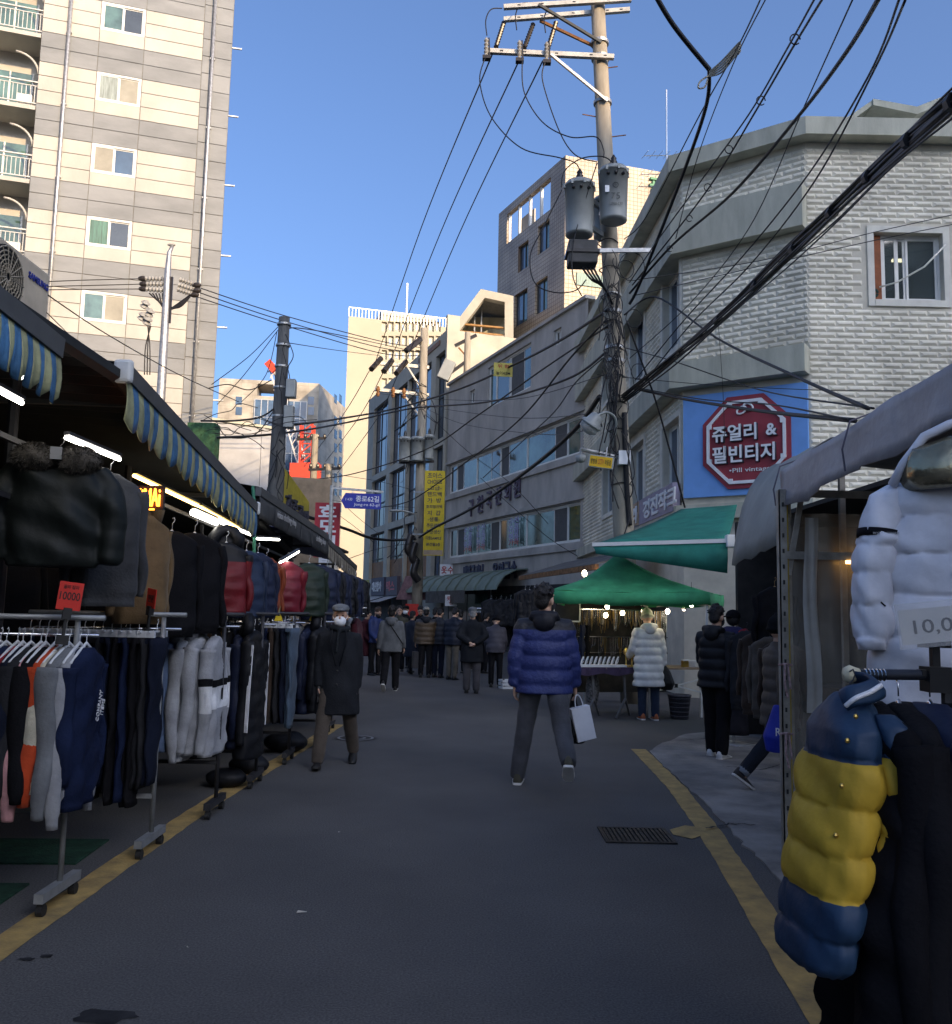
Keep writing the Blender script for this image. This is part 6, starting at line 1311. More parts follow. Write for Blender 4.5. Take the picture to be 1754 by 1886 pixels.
quilt(g, 'sleeve', [bn, by], [(-.10, .045, -.115, .03, .04), (-.13, .055, -.13, .05, .06), (-.25, .062, -.15, .058, .066), (-.45, .045, -.16, .056, .062), (-.62, .02, -.16, .05, .056), (-.71, .005, -.16, .036, .042)], (-.22, -.33, -.44, -.54, -.64), [(-.22, 1), (-.54, 0)], N=30, bulge=.16, pleat=.002, seed=8)
MB().tube(cr_([(-.075, -.10, -.06), (-.062, -.125, -.045), (-.02, -.13, -.035), (.03, -.11, -.02), (.05, -.04, -.005), (.03, .04, .0)]), [(.034, .012)] * 31, 8).build('collar', bn, g, smooth=True)
MB().tube(cr_([(-.078, -.118, -.075), (-.06, -.142, -.05), (-.015, -.147, -.03), (.03, -.128, -.012)]), .008, 7).build('zip_edge', M_print, g, smooth=True)
for x_, z in ((-.070, -.10), (-.098, -.17), (-.118, -.30), (-.140, -.44)): MB().ell((x_ - .004, -.168, z), (.008, .006, .008), 8, 6).build('snap', M_gold, g)
add_hanger(g, .1, M_rackd, .045)
specs = [('black wool coat next to the yellow jacket on the right rail', cloth('coat_black', (.006, .006, .008)), .07, 1.04, 1.5, 0, .54), ('second black coat on the right foreground rail', cloth('coat_black2', (.008, .008, .010)), .15, 1.04, 1.48, 0, .56), ('dark navy padded coat in the middle of the right rail', navyn, .25, 1.02, 1.5, .12, .54), ('black coat with grey sleeve lining on the right rail', black, .37, .98, -1.2, 0, .54), ('black fleece coat with small white lettering at the right picture edge', charcoal, .50, .92, -.9, 0, .56), ('black coat at the far right of the foreground rail', black, .66, 1.0, -1.2, 0, .54)]
for i, (lb, m, dx, L, rz, pf_, w_) in enumerate(specs):
    g = garment('coat', lb, 'coat', (RK.x + dx, RK.y - .01, hk), rz, m, L, w_, .16, L * .82, puff=pf_, group=G4, seed=50 + i, fold=.028, flare=.22, hm=M_chrome)
    if i == 3: MB().tube([(-.20, -.10, -.46), (-.19, -.105, -.66), (-.17, -.10, -.86)], [(.05, .03), (.055, .035), (.05, .03)], 10).build('lining', mat('lining_grey', (.10, .12, .13), .8, .2, 9, .4, 30), g, smooth=True)
    if i == 4: text('ALL AB', .06, M_print, g, (-.02, -.115, -.42), (HP, 0, 0), .001, .01, .16, .03, 'print')
o = MB().tube([(RK.x + .42, RK.y - .1, .62), (RK.x + .44, RK.y - .12, .4), (RK.x + .47, RK.y - .1, .2)], [(.03, .02), (.05, .03), (.04, .03)], 8).build('cloth_strip', mat('lining_olive', (.16, .16, .10), .8, .2), None, smooth=True); tag(o, 'strip of olive lining hanging below the right foreground coats', 'cloth')
# white padded coat hanging above
wp = nylon('white', (.66, .66, .70), .5)
p = at(1752, 868, 3.35); g = thing('puffer_coat', 'long white padded coat hanging behind the right foreground rail', 'coat', (p.x, p.y, p.z + .06), -.15, G4)
quilt(g, 'body', wp, [(-.06, 0, 0, .08, .06), (-.09, 0, 0, .15, .085), (-.13, 0, 0, .21, .11), (-.2, 0, 0, .245, .125), (-.35, 0, -.01, .255, .135), (-.55, -.005, -.01, .27, .14), (-.8, -.02, -.01, .30, .15), (-1.04, -.03, -.01, .325, .15)], (-.24, -.38, -.53, -.68, -.83, -.95), None, 64, .11, .004, 3)
for s_ in (-1, 1): quilt(g, 'sleeve', wp, [(-.11, s_ * .19, 0, .03, .04), (-.15, s_ * .225, -.005, .06, .07), (-.28, s_ * .265, -.02, .074, .078), (-.42, s_ * .295, -.035, .074, .076), (-.56, s_ * .31, -.05, .072, .072), (-.70, s_ * .315, -.06, .062, .062), (-.735, s_ * .315, -.06, .05, .05)], (-.30, -.345, -.45, -.57, -.69), None, 34, .15, .003, 11 + s_)
ab = MB(); ab.tube([(-.268, -.022, -.292), (-.272, -.024, -.322)], [(.082, .080)] * 2, 18); ab.build('arm_band', black, g, smooth=True); text('MOST & EVERWARM', .02, mat('faint_white', (0, 0, 0)), g, (-.27, -.106, -.307), (HP, 0, 0), .001, 0, .09, .010)
MB().tube(cr_([(.03, -.125, -.16), (.0, -.152, -.26), (-.03, -.155, -.34), (-.06, -.16, -.46)]), .006, 5).build('zip', black, g); MB().bar((-.335, -.10, -.52), (-.285, -.128, -.575), .005, .005).build('sleeve_zip', black, g)
MB().tube(cr_([(.04, -.14, -.18), (.0, -.168, -.34), (-.03, -.172, -.60), (-.04, -.175, -.95)]), [(.028, .010)] * 19, 7).build('placket', wp, g, smooth=True)
for z in (-.45, -.64): MB().ell((-.06, -.18, z), (.008, .005, .008), 8, 6).build('snap', M_caster, g)
add_hanger(g, .3, M_rackd, .045)
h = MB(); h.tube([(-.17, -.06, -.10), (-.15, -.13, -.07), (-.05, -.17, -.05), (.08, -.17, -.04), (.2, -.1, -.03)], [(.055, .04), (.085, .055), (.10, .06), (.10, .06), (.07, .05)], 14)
h.build('plastic_reflection', mat('plastic_gold_tint', (.40, .34, .22), .22, .3, 7, .8, 9, metal=.75), g, smooth=True)  # hood-shaped stand-in for a plastic sheet, its golden reflection put into the colour
MB().tube([(-.225, -.05, -.12), (-.20, -.10, -.05), (-.13, -.12, .05), (-.05, -.14, .09), (.06, -.15, .12)], .018, 8).build('hood_edge', wp, g, smooth=True)

# ================================================================ poles, transformers, wires
M_pole = mat('pole_concrete', (.38, .335, .265), .8, .16, 2.5, .2, 40, stretch=(3, 3, .5)); M_polew = mat('pole_dark_wood', (.12, .12, .115), .8, .2, 3, .3, 40, stretch=(5, 5, .4)); M_xarm = mat('crossarm_steel', (.55, .54, .50), .5, .15, 6, metal=.3); M_rust = mat('rust', (.30, .14, .06), .8, .3, 9)
M_trafo = mat('transformer_grey', (.33, .35, .34), .45, .08, 3, metal=.1); M_bush = mat('porcelain_dark', (.035, .03, .028), .3); M_wire = mat('wire_black', (.012, .012, .014), .5, .1); M_porc = mat('insulator_grey', (.30, .30, .29), .4)
def cr(pts, n=8):
    P = [Vector(p) for p in pts]; out = []
    for i in range(len(P) - 1):
        p0, p1, p2, p3 = P[max(i - 1, 0)], P[i], P[i + 1], P[min(i + 2, len(P) - 1)]
        for k in range(n): t_ = k / n; out.append(.5 * ((2 * p1) + (p2 - p0) * t_ + (2 * p0 - 5 * p1 + 4 * p2 - p3) * t_ ** 2 + (3 * p1 - p0 - 3 * p2 + p3) * t_ ** 3))
    out.append(P[-1]); return out
G5 = 'overhead wires'
def wire(label, pts, r, m=None, group=G5, name='overhead_wire'):
    o = MB().tube(cr([at(*p) for p in pts]), r, 5).build(name, m or M_wire, None, smooth=True); return tag(o, label, 'wire', group)
# main pole
b = at(1149, 975, 17); tpp = at(1101, 2, 17.0); ax = (tpp - b) / (tpp.z - b.z); gp = b - ax * b.z
up = thing('utility_pole', 'tall leaning concrete utility pole with transformers beside the white corner building', 'utility pole', gp)
PA = lambda z: ax * z                                            # point of the axis at height z, local
MB().tube([PA(0), PA(4), PA(8), PA(tpp.z + 1.0)], [.215, .195, .17, .135], 18).build('shaft', M_pole, up, smooth=True)
L_ = lambda u, v, Y: at(u, v, Y) - gp
Yp = 17
for a, c, w_ in (((928, 13, 16.8), (1163, -1, 16.8), .085), ((928, 36, 17.15), (1160, 18, 17.15), .085), ((896, 94, 16.8), (1131, 105, 16.8), .09)):
    o = MB().bar(L_(*a), L_(*c), w_, w_).build('crossarm', M_xarm, up)
    for f in (.12, .3, .55, .82, .93): q = L_(*a).lerp(L_(*c), f); MB().box(q.x - .03, q.y - w_ / 2 - .004, q.z - .012, q.x + .03, q.y - w_ / 2 + .002, q.z + .012).build('slot', M_bush, o)
for a, c, m in (((992, 8, 16.75), (1108, 78, 16.85), M_wframe_d), ((995, 38, 17.1), (1097, 86, 17), M_rust), ((1015, 100, 16.7), (1119, 186, 16.8), M_steel)): MB().bar(L_(*a), L_(*c), .05, .05).build('brace', m, up)
for v in (80, 108, 190, 395, 545, 575, 640, 665): q = PA(at(1120, v, 17).z - gp.z); MB().lathe([(.175, -.03), (.185, -.03), (.185, .03), (.175, .03)], 16).build('clamp_band', M_steel, up, q)
for u, v, s in ((1110, 126, 1), (1100, 215, -1), (1125, 252, 1), (1120, 470, -1)): q = L_(u, v, 17); MB().tube([q, q + Vector((s * .3, -.05, .02))], .012, 5).build('step_bolt', M_rust, up)
# cut-out fuses and strain insulators on the arms
for u, v in ((896, 80), (957, 85), (1007, 88)):
    q = L_(u, v, 16.7); c = MB(); c.lathe([(.03, -.30), (.05, -.26), (.03, -.22), (.05, -.18), (.03, -.14), (.05, -.10), (.03, -.06), (.05, -.02), (.03, .02), (.05, .06), (.02, .12), (.0, .14)], 10); c = c.build('cutout_fuse', M_porc, up, q)
    MB().bar((.07, 0, -.28), (.05, 0, .12), .03).build('fuse_tube', M_bush, c); MB().box(-.07, -.06, -.34, .09, .06, -.27).build('bracket', M_bush, c)
for u, v, u2, v2 in ((928, 42, 914, 86), (982, 45, 966, 88), (1024, 42, 1010, 88)):
    a_, c_ = L_(u, v, 17.1), L_(u2, v2, 16.8); n_ = 9; MB().tube([a_.lerp(c_, i / (2 * n_)) for i in range(2 * n_ + 1)], [.028 if i % 2 else .052 for i in range(2 * n_ + 1)], 8).build('strain_insulator', M_bush, up)
# transformers
def transformer(parent, q, r, h, name='transformer', txt=None):
    t = MB().lathe([(r * .70, 0), (r * .72, .0), (r * .93, .03), (r * .93, .06), (r, h * .9), (r * 1.04, h * .9), (r * 1.04, h * .94), (r * .9, h), (r * .3, h + .03), (0, h + .03)], 24).build(name, M_trafo, parent, q, (0, 0, 0), True)
    MB().lathe([(.07, 0), (.075, .06), (.05, .09), (.075, .12), (.045, .16), (.06, .19), (.03, .24), (.015, .27), (0, .27)], 12).build('bushing', M_bush, t, (0, 0, h + .02), smooth=True)
    for i in range(8): a_ = i * math.pi / 4 + .2; MB().box(-.02, -.02, -.05, .02, .02, .03).build('lid_clip', M_trafo, t, (r * 1.06 * math.cos(a_), r * 1.06 * math.sin(a_), h * .92))
    for s in (-.5, 0, .5): MB().lathe([(.03, 0), (.035, .04), (.015, .07), (0, .07)], 8).build('terminal', M_bush, t, (r * math.sin(s) * 1.0, -r * math.cos(s), h * .80), (HP, 0, s))
    if txt: text(txt, .15, mat('stencil', (.10, .11, .11), .6), t, (0, -r * 1.0 - .004, h * .38), (HP, 0, 0), .002, .0, .17, .12); text('22900-230', .06, mat('stencil', (0, 0, 0)), t, (0, -r * .985 - .004, h * .24), (HP, 0, 0), .002, 0, .26, .05); MB().tube([(.05 * math.cos(a), -r * 1.0 - .002, h * .58 + .05 * math.sin(a)) for a in [k * math.pi / 8 for k in range(17)]], .006, 4, False).build('emblem', mat('stencil', (0, 0, 0)), t); text('전', .06, mat('stencil', (0, 0, 0)), t, (0, -r * 1.0 - .004, h * .58), (HP, 0, 0), .002, 0, .05, .05); MB().box(-.2, -r * .98, h * .45, -.12, -r * .9, h * .57).build('plate', M_swhite, t)
    return t
q = L_(1067, 436, 16.45); transformer(up, q, .285, 1.08)
q2 = L_(1130, 410, 16.45); transformer(up, q2, .28, 1.08, txt='75')
q3 = L_(1112, 440, 17.4); transformer(up, q3, .22, .85)
for z in (.25, .8): MB().bar((q.x + .25, q.y + .15, q.z + z), (PA(q.z + z).x, .1, q.z + z), .07, .09).build('mounting_arm', M_trafo, up)
a_, c_ = L_(1046, 488, 16.4), L_(1100, 446, 16.4)
bx = bevel(MB().box(a_.x, -.75, a_.z, c_.x, -.35, c_.z).build('switch_box', mat('box_dark', (.075, .075, .075), .6, .2), up), .03); MB().box(a_.x - .04, -.78, (a_.z + c_.z) / 2 - .03, c_.x + .03, -.33, (a_.z + c_.z) / 2 + .03).build('seam', M_bush, bx)
MB().bar(L_(1050, 462, 16.6), L_(1205, 461, 16.6), .06, .08).build('crossarm', M_steel, up)
for k in range(4): MB().tube(cr([L_(1072 + k * 7, 492, 16.4), L_(1090 + k * 5, 515, 16.45), L_(1112 + k * 3, 528 + k * 5, 16.6), L_(1128, 560, 16.75)]), .022, 6).build('drop_cable', M_wire, up, smooth=True)
# dark tangle that clings to the pole
rnd = random.Random(11)
for k in range(46):
    v0 = rnd.uniform(430, 860); u0 = 1118 + (v0 - 430) * .055; z0 = L_(u0, v0, 16.75); n_ = rnd.randint(3, 5); pts = [z0 + Vector((rnd.uniform(-.18, .18), rnd.uniform(-.2, .0), 0))]
    for j in range(n_): pts.append(pts[-1] + Vector((rnd.uniform(-.16, .16) - .25 * (pts[-1].x - z0.x), rnd.uniform(-.06, .06), rnd.uniform(-.5, -.1))))
    MB().tube(cr(pts, 6), rnd.choice((.007, .010, .013)), 5).build('loose_cable', M_wire, up, smooth=True)
for k in range(8):
    c0 = L_(1140 + rnd.uniform(-30, 40), rnd.uniform(490, 800), 16.65); r_ = rnd.uniform(.10, .28); MB().tube([c0 + Vector((r_ * math.cos(a), rnd.uniform(-.02, .02), r_ * 1.15 * math.sin(a))) for a in [i * math.pi / 10 for i in range(21)]], .008, 5, False).build('cable_loop', M_wire, up, smooth=True)
MB().tube(cr([L_(1150, 760, 16.75), L_(1152, 830, 16.75), L_(1155, 900, 16.78), L_(1160, 968, 16.8)]), .05, 8).build('conduit', M_wire, up, smooth=True)
for k in range(10): v = 440 + k * 50; q = L_(1122 + (v - 430) * .055, v, 16.8); MB().tube([q + Vector((.2 * math.cos(a), .2 + .21 * math.sin(a) * 1, .015 * math.sin(3 * a))) for a in [i * math.pi / 8 for i in range(17)]], .012, 5, False).build('strap', M_bush, up)
# floodlight, camera arm and yellow sign on it
q = L_(1092, 778, 16.3); fl = thing('flood_light', 'grey floodlight with clear glass on the utility pole', 'lamp', gp + q, .4); fl.rotation_euler = (.5, .5, .3)
MB().lathe([(.08, .18), (.12, .14), (.15, .02), (.21, -.02), (.21, -.05), (.0, -.05)], 16).build('housing', M_trafo, fl, smooth=True); MB().lathe([(.19, -.051), (.18, -.16), (.10, -.22), (0, -.22)], 16).build('glass', mat('lamp_glass', (.45, .45, .42), .1, .1, alpha=.6), fl, smooth=True)
MB().tube(cr([(0, 0, .16), (.15, .1, .3), (.4, .2, .25), (.62, .25, -.1)]), .025, 6).build('arm', M_trafo, fl, smooth=True)
cm = thing('camera_arm', 'grey camera arm with dome camera on the utility pole', 'camera', gp + L_(1150, 845, 16.75)); MB().tube([(0, 0, 0), L_(1070, 827, 16.6) - L_(1150, 845, 16.75)], .04, 8).build('arm', M_steel, cm); e_ = L_(1070, 827, 16.6) - L_(1150, 845, 16.75); MB().box(-.12, -.12, -.12, .10, .06, .14).build('bracket', M_swhite, cm); MB().lathe([(.02, .12), (.02, 0), (.10, 0), (.10, -.06), (.08, -.12), (.0, -.15)], 14, (e_.x, e_.y, e_.z - .12)).build('dome', M_trafo, cm, smooth=True)
s0 = at(1107, 851, 16.55); sg = thing('yellow_sign', 'small yellow camera warning sign with black and red letters on the utility pole', 'sign', s0, -.1); sg.rotation_euler = (0, .13, -.1); bevel(MB().box(-.24, -.02, -.125, .24, .02, .125).build('plate', M_trafo, sg), .02); MB().box(-.21, -.025, -.10, .21, -.021, .10).build('panel', mat('sign_yellow', (.72, .42, .01), .5, .05), sg); text('방범용', .1, M_ink, sg, (-.13, -.028, 0), (HP, 0, 0), .002, .01, .12, .10); text('CCTV', .1, mat('letters_red', (0, 0, 0)), sg, (0, -.028, 0), (HP, 0, 0), .002, .01, .11, .10); text('작동중', .1, M_ink, sg, (.13, -.028, 0), (HP, 0, 0), .002, .01, .12, .10)
MB().tube([(.08, 0, .12), (.08, .02, .30)], .015, 5).build('hanger_rod', M_steel, sg)
# pole at the left (dark, with boxes)
b = at(508, 905, 20); tpp = at(524, 585, 20); gp2 = Vector((b.x - .05, 20, 0)); p2 = thing('utility_pole', 'dark bare-topped utility pole with two grey boxes behind the left awning', 'utility pole', gp2)
L2 = lambda u, v, Y: at(u, v, Y) - gp2; e2 = L2(524, 585, 20); MB().tube([(0, 0, 0), (b - gp2), e2], [.20, .185, .125], 16).build('shaft', M_polew, p2, smooth=True)
for f_ in (.72, .8, .86, .92, .98): q = Vector((0, 0, 0)).lerp(e2, f_); MB().lathe([(.15, -.02), (.165, -.02), (.165, .02), (.15, .02)], 14).build('clamp_band', M_steel, p2, q)
for u, v, h_ in ((536, 716, .42), (532, 768, .50)): q = L2(u, v, 19.7); bevel(MB().box(-.10, -.1, -h_ / 2, .11, .12, h_ / 2).build('meter_box', M_trafo, p2, q), .02)
for k in range(10):
    v0 = rnd.uniform(600, 880); q = L2(520 - (v0 - 600) * .04, v0, 19.75); pts = [q + Vector((rnd.uniform(-.1, .15), 0, 0))]
    for j in range(4): pts.append(pts[-1] + Vector((rnd.uniform(-.15, .15), rnd.uniform(-.03, .03), rnd.uniform(-.5, -.1))))
    MB().tube(cr(pts, 5), .011, 5).build('loose_cable', M_wire, p2, smooth=True)
# pole in the middle distance with three transformers
gp3 = Vector((at(769, 1100, 38).x, 38, 0)); p3 = thing('utility_pole', 'pale concrete utility pole with transformers in the middle of the street view', 'utility pole', gp3); L3 = lambda u, v, Y: at(u, v, Y) - gp3
MB().tube([(0, 0, 0), L3(771, 1000, 38), L3(782, 605, 38)], [.24, .22, .16], 14).build('shaft', M_pole, p3, smooth=True)
for a, c in (((700, 669, 37.8), (790, 677, 38.2)), ((690, 717, 37.8), (790, 728, 38.2))): MB().bar(L3(*a), L3(*c), .14, .14).build('crossarm', M_xarm, p3)
for a, c in (((750, 674, 37.9), (780, 722, 38)), ((745, 728, 37.9), (776, 770, 38))): MB().bar(L3(*a), L3(*c), .07).build('brace', M_xarm, p3)
for u, v in ((696, 720), (724, 722), (744, 724)): MB().lathe([(.05, 0), (.10, .1), (.05, .2), (.10, .3), (.04, .45), (0, .45)], 8).build('cutout_fuse', M_rust, p3, L3(u, v + 10, 37.7))
for u, v, u2, v2 in ((702, 660, 684, 680), (722, 664, 707, 684), (748, 666, 730, 688), (775, 625, 748, 646)): MB().tube([L3(u, v, 37.9), L3((u + u2) / 2, (v + v2) / 2, 37.6), L3(u2, v2, 37.2)], .13, 6).build('strain_insulator', M_bush, p3)
for u, v, r_ in ((745, 850, .25), (768, 850, .27), (790, 846, .20)): transformer(p3, L3(u, v, 37.5), r_, 1.05)
MB().bar(L3(735, 852, 37.8), L3(800, 850, 37.8), .12, .1).build('platform', M_bush, p3)
for k in range(14):
    v0 = rnd.uniform(640, 1020); q = L3(778 - (v0 - 605) * .028, v0, 37.6); pts = [q]
    for j in range(4): pts.append(pts[-1] + Vector((rnd.uniform(-.6, .5), rnd.uniform(-.1, .1), rnd.uniform(-.9, .3))))
    MB().tube(cr(pts, 5), .018, 5).build('loose_cable', M_wire, p3, smooth=True)
for u, v in ((765, 1000), (757, 985), (768, 1030)): MB().tube(cr([L3(u, v, 37.4), L3(u - 6, v + 25, 37.3), L3(u + 3, v + 40, 37.4)]), .16, 8).build('splice_box', M_bush, p3, smooth=True)
MB().tube(cr([L3(766, 962, 37.7), L3(764, 948, 37.6), L3(748, 942, 37.4), L3(733, 940, 37.2)]), .04, 6).build('lamp_arm', M_trafo, p3, smooth=True); MB().ell(L3(729, 941, 37.1), (.28, .12, .06), 12, 6).build('lamp_head', M_trafo, p3, smooth=True)
# pole behind it with slanting arms
gp4 = Vector((at(860, 800, 43.0).x, 43.0, 0)); p4 = thing('utility_pole', 'short pale pole with slanting arms in front of the penthouse', 'utility pole', gp4); L4 = lambda u, v: at(u, v, 43.0) - gp4
MB().tube([L4(858, 760), L4(862, 612)], [.18, .15], 12).build('shaft', M_pole, p4, smooth=True)
for a, c in (((838, 637), (878, 617)), ((816, 697), (864, 662))): MB().bar(L4(*a), L4(*c), .16, .14).build('crossarm', M_bush, p4)
MB().bar(L4(845, 640), L4(858, 655), .07).build('brace', M_rust, p4); bevel(MB().box(-.3, -.3, -.5, .3, .1, .5).build('switch_box', M_trafo, p4, L4(823, 683), (0, .4, 0)), .04)
# slim metal pole in front of the apartment tower
gp5 = Vector((at(297, 720, 28).x, 28, 0)); p5 = thing('utility_pole', 'slim silvery pole with insulators in front of the apartment tower', 'utility pole', gp5); L5 = lambda u, v: at(u, v, 28) - gp5
MB().tube([(0, 0, 0), L5(297, 720), L5(306, 560), L5(309, 500), L5(312, 465), L5(318, 452)], [.17, .14, .12, .10, .07, .05], 12).build('shaft', M_steel, p5, smooth=True)
MB().ell(L5(316, 451), (.14, .06, .05)).build('top_ring', M_porc, p5); MB().bar(L5(317, 510), L5(312, 595), .07).build('bracket', M_bush, p5)
for u, v, u2, v2 in ((263, 513, 300, 514), (265, 523, 302, 524), (264, 532, 302, 535), (332, 515, 362, 525), (330, 525, 362, 535), (328, 533, 358, 543)):
    a_, c_ = L5(u, v), L5(u2, v2); MB().tube([a_.lerp(c_, i / 12) for i in range(13)], [.05 if i % 2 else .09 for i in range(13)], 7).build('strain_insulator', M_porc, p5); MB().ell(a_ if u < 300 else c_, (.16, .09, .09)).build('wire_grip', M_bush, p5)
for u, v in ((268, 560), (276, 575), (272, 590), (263, 582)): MB().lathe([(.08, -.15), (.16, -.1), (.08, -.02), (.16, .04), (.06, .12), (0, .14)], 8).build('lightning_arrester', M_porc, p5, L5(u, v), (.4, .5, 0))
for k in range(5): MB().tube(cr([L5(275 + k * 6, 540), L5(300 + k, 560 + k * 4), L5(330 - k * 3, 566), L5(355, 540)]), .025, 5).build('jumper', M_wire, p5, smooth=True)
for k in range(3): MB().tube(cr([L5(278 - k * 3, 600), L5(268 + k * 4, 640), L5(266 + k * 5, 690)]), .02, 5).build('drop_wire', M_wire, p5, smooth=True)
# small far poles
for i, (u, v0, v1, Y, lb) in enumerate(((603, 855, 960, 44, 'small pale pole behind the red vertical banner'), (573, 800, 960, 48, 'thin leaning pole beside the crane'))):
    g_ = Vector((at(u, v1, Y).x, Y, 0)); p = thing('utility_pole', lb, 'utility pole', g_); e_ = at(u + (8 if i else 3), v0, Y) - g_; MB().tube([(0, 0, 0), e_], [.22, .18], 10).build('shaft', M_pole, p); MB().bar((e_.x - 1.0, 0, e_.z - .3), (e_.x + .5, 0, e_.z - .2), .12).build('crossarm', M_bush, p)
    for k in range(5): MB().ell((e_.x - .9 + k * .35, 0, e_.z - .12), (.09, .09, .16), 8, 6).build('insulator', M_bush, p)
# tower crane far away
g_ = at(566, 950, 105); cr_ = thing('tower_crane', 'red and white tower crane far behind the left stalls', 'crane', (g_.x, 105, 0)); M_cr = mat('crane_red', (.62, .06, .03), .6, .1); M_crw = mat('crane_white', (.6, .58, .56), .6)
Lc = lambda u, v: at(u, v, 105) - Vector((g_.x, 105, 0))
m_ = MB(); a0, a1 = Lc(562, 950), Lc(567, 782); w_ = .7
for sx_ in (-1, 1):
    for sy in (-1, 1): m_.bar(a0 + Vector((sx_ * w_, sy * w_, 0)), a1 + Vector((sx_ * w_, sy * w_, 0)), .22)
for i in range(9): q0_, q1_ = a0.lerp(a1, i / 9), a0.lerp(a1, (i + 1) / 9); m_.bar(q0_ + Vector((-w_, -w_, 0)), q1_ + Vector((w_, -w_, 0)), .14); m_.bar(q0_ + Vector((w_, -w_, 0)), q0_ + Vector((-w_, -w_, 0)), .14)
m_.build('mast', M_cr, cr_)
m_ = MB(); a0, a1 = Lc(556, 850), Lc(498, 672)
for d in (Vector((-.5, 0, -.2)), Vector((.5, 0, .2)), Vector((0, .6, .6))): m_.bar(a0 + d, a1 + d * .4, .16)
for i in range(16): q0_, q1_ = a0.lerp(a1, i / 16), a0.lerp(a1, (i + 1) / 16); m_.bar(q0_ + Vector((-.5, 0, -.2)), q1_ + Vector((.5, 0, .2)), .10)
m_.build('jib', M_crw, cr_); MB().bar(Lc(494, 668), Lc(508, 684), 1.2, .9).build('jib_head', M_cr, cr_); MB().box(-1.3, -1.2, 0, 1.3, 1.2, 3.2).build('cabin', M_cr, cr_, Lc(556, 905)); MB().box(-1.0, -1, 0, 1.0, 1, 2.0).build('counterweight', M_cr, cr_, Lc(573, 885))

# ---------------------------------------------------------------- wires
for k, (a, c) in enumerate((((907, 100), (690, 672)), ((958, 108), (716, 674)), ((1000, 112), (742, 680)))):
    mid_ = (a[0] * .45 + c[0] * .55 - 12, a[1] * .45 + c[1] * .55 + 6, 26); wire(['left', 'middle', 'right'][k] + ' of the three long wires falling from the top crossarm to the middle pole', [(a[0], a[1], 16.8), mid_, (c[0], c[1], 37.3)], .016)
    d_ = ((600, 800), (640, 790), (655, 820))[k]; wire(['left', 'middle', 'right'][k] + ' wire continuing beyond the middle pole down to the left', [(c[0] - 10, c[1] + 12, 37), (c[0] - 60 + 5 * k, c[1] + 95, 48), (d_[0] - 40, d_[1] + 60, 62)], .02)
for k, (pts, lb) in enumerate((([(893, 108), (884, 150), (905, 215), (960, 272), (1030, 290), (1060, 300), (1070, 318)], 'left looping jumper from the crossarm to the transformer'), ([(962, 112), (966, 170), (1000, 225), (1050, 252), (1098, 252), (1112, 275), (1112, 290)], 'middle looping jumper from the crossarm to the transformer'), ([(1004, 115), (1000, 150), (1030, 240), (1060, 285), (1100, 298)], 'right looping jumper from the crossarm to the transformer'), ([(1035, 350), (1000, 420), (977, 470), (985, 520), (1020, 538), (1060, 535), (1080, 515)], 'big dark loop of cable hanging left of the transformers'), ([(1100, 300), (1078, 370), (1056, 450), (1056, 510), (1072, 545)], 'dark cable crossing in front of the left transformer'), ([(1034, 345), (1040, 315), (1070, 292), (1110, 288), (1130, 300)], 'short arc of cable over the left transformer'))): wire(lb, [(u, v, 16.2) for u, v in pts], .012)
for k, (u, v) in enumerate(((900, 15), (955, 5), (1008, 10))): wire(['left', 'middle', 'right'][k] + ' short jumper above the fuses on the top crossarm', [(u + 25, v, 17), (u + 5, v + 2, 16.9), (u - 5, v + 22, 16.8), (u - 3, v + 50, 16.75)], .012)
# steel bundle to the upper right
BD = [(1150, 735, 16.8), (1240, 660, 14.5), (1340, 575, 12), (1440, 480, 9.6), (1540, 385, 7.6), (1640, 290, 6), (1754, 190, 4.8), (1900, 60, 3.8)]
for k in range(9):
    j_ = [(u + rnd.uniform(-5, 5), v + (k - 4) * (1.4 + 2.9 * i / 7) + rnd.uniform(-4, 4), Y + rnd.uniform(-.05, .05)) for i, (u, v, Y) in enumerate(BD)]
    wire(ORD[k] + ' cable from the top in the thick black bundle sweeping to the upper right', j_, .014, group='cables of the thick bundle', name='bundle_cable')
o = MB(); P_b = cr([at(*p) for p in BD], 10)
for i in range(4, len(P_b) - 2, 7): o.tube([P_b[i], P_b[i + 1]], .05, 8)
for i in range(4, len(P_b) - 2, 7):
    q_ = MB().tube([P_b[i] , P_b[i].lerp(P_b[i + 1], .6)], .055, 8).build('cable_tie', M_wire); tag(q_, ORD[i // 7] + ' dark tie from the pole round the thick cable bundle', 'cable tie', 'ties on the thick bundle')
for k, (dy, lb) in enumerate(((-26, 'thin strand sagging just above the thick cable bundle'), (24, 'thin strand hanging just below the thick cable bundle'), (34, 'lowest loose strand under the thick cable bundle'))): wire(lb, [(u, v + dy * (i / 7) ** .8 + (6 * math.sin(i * 1.7 + k)), Y) for i, (u, v, Y) in enumerate(BD)], .008)
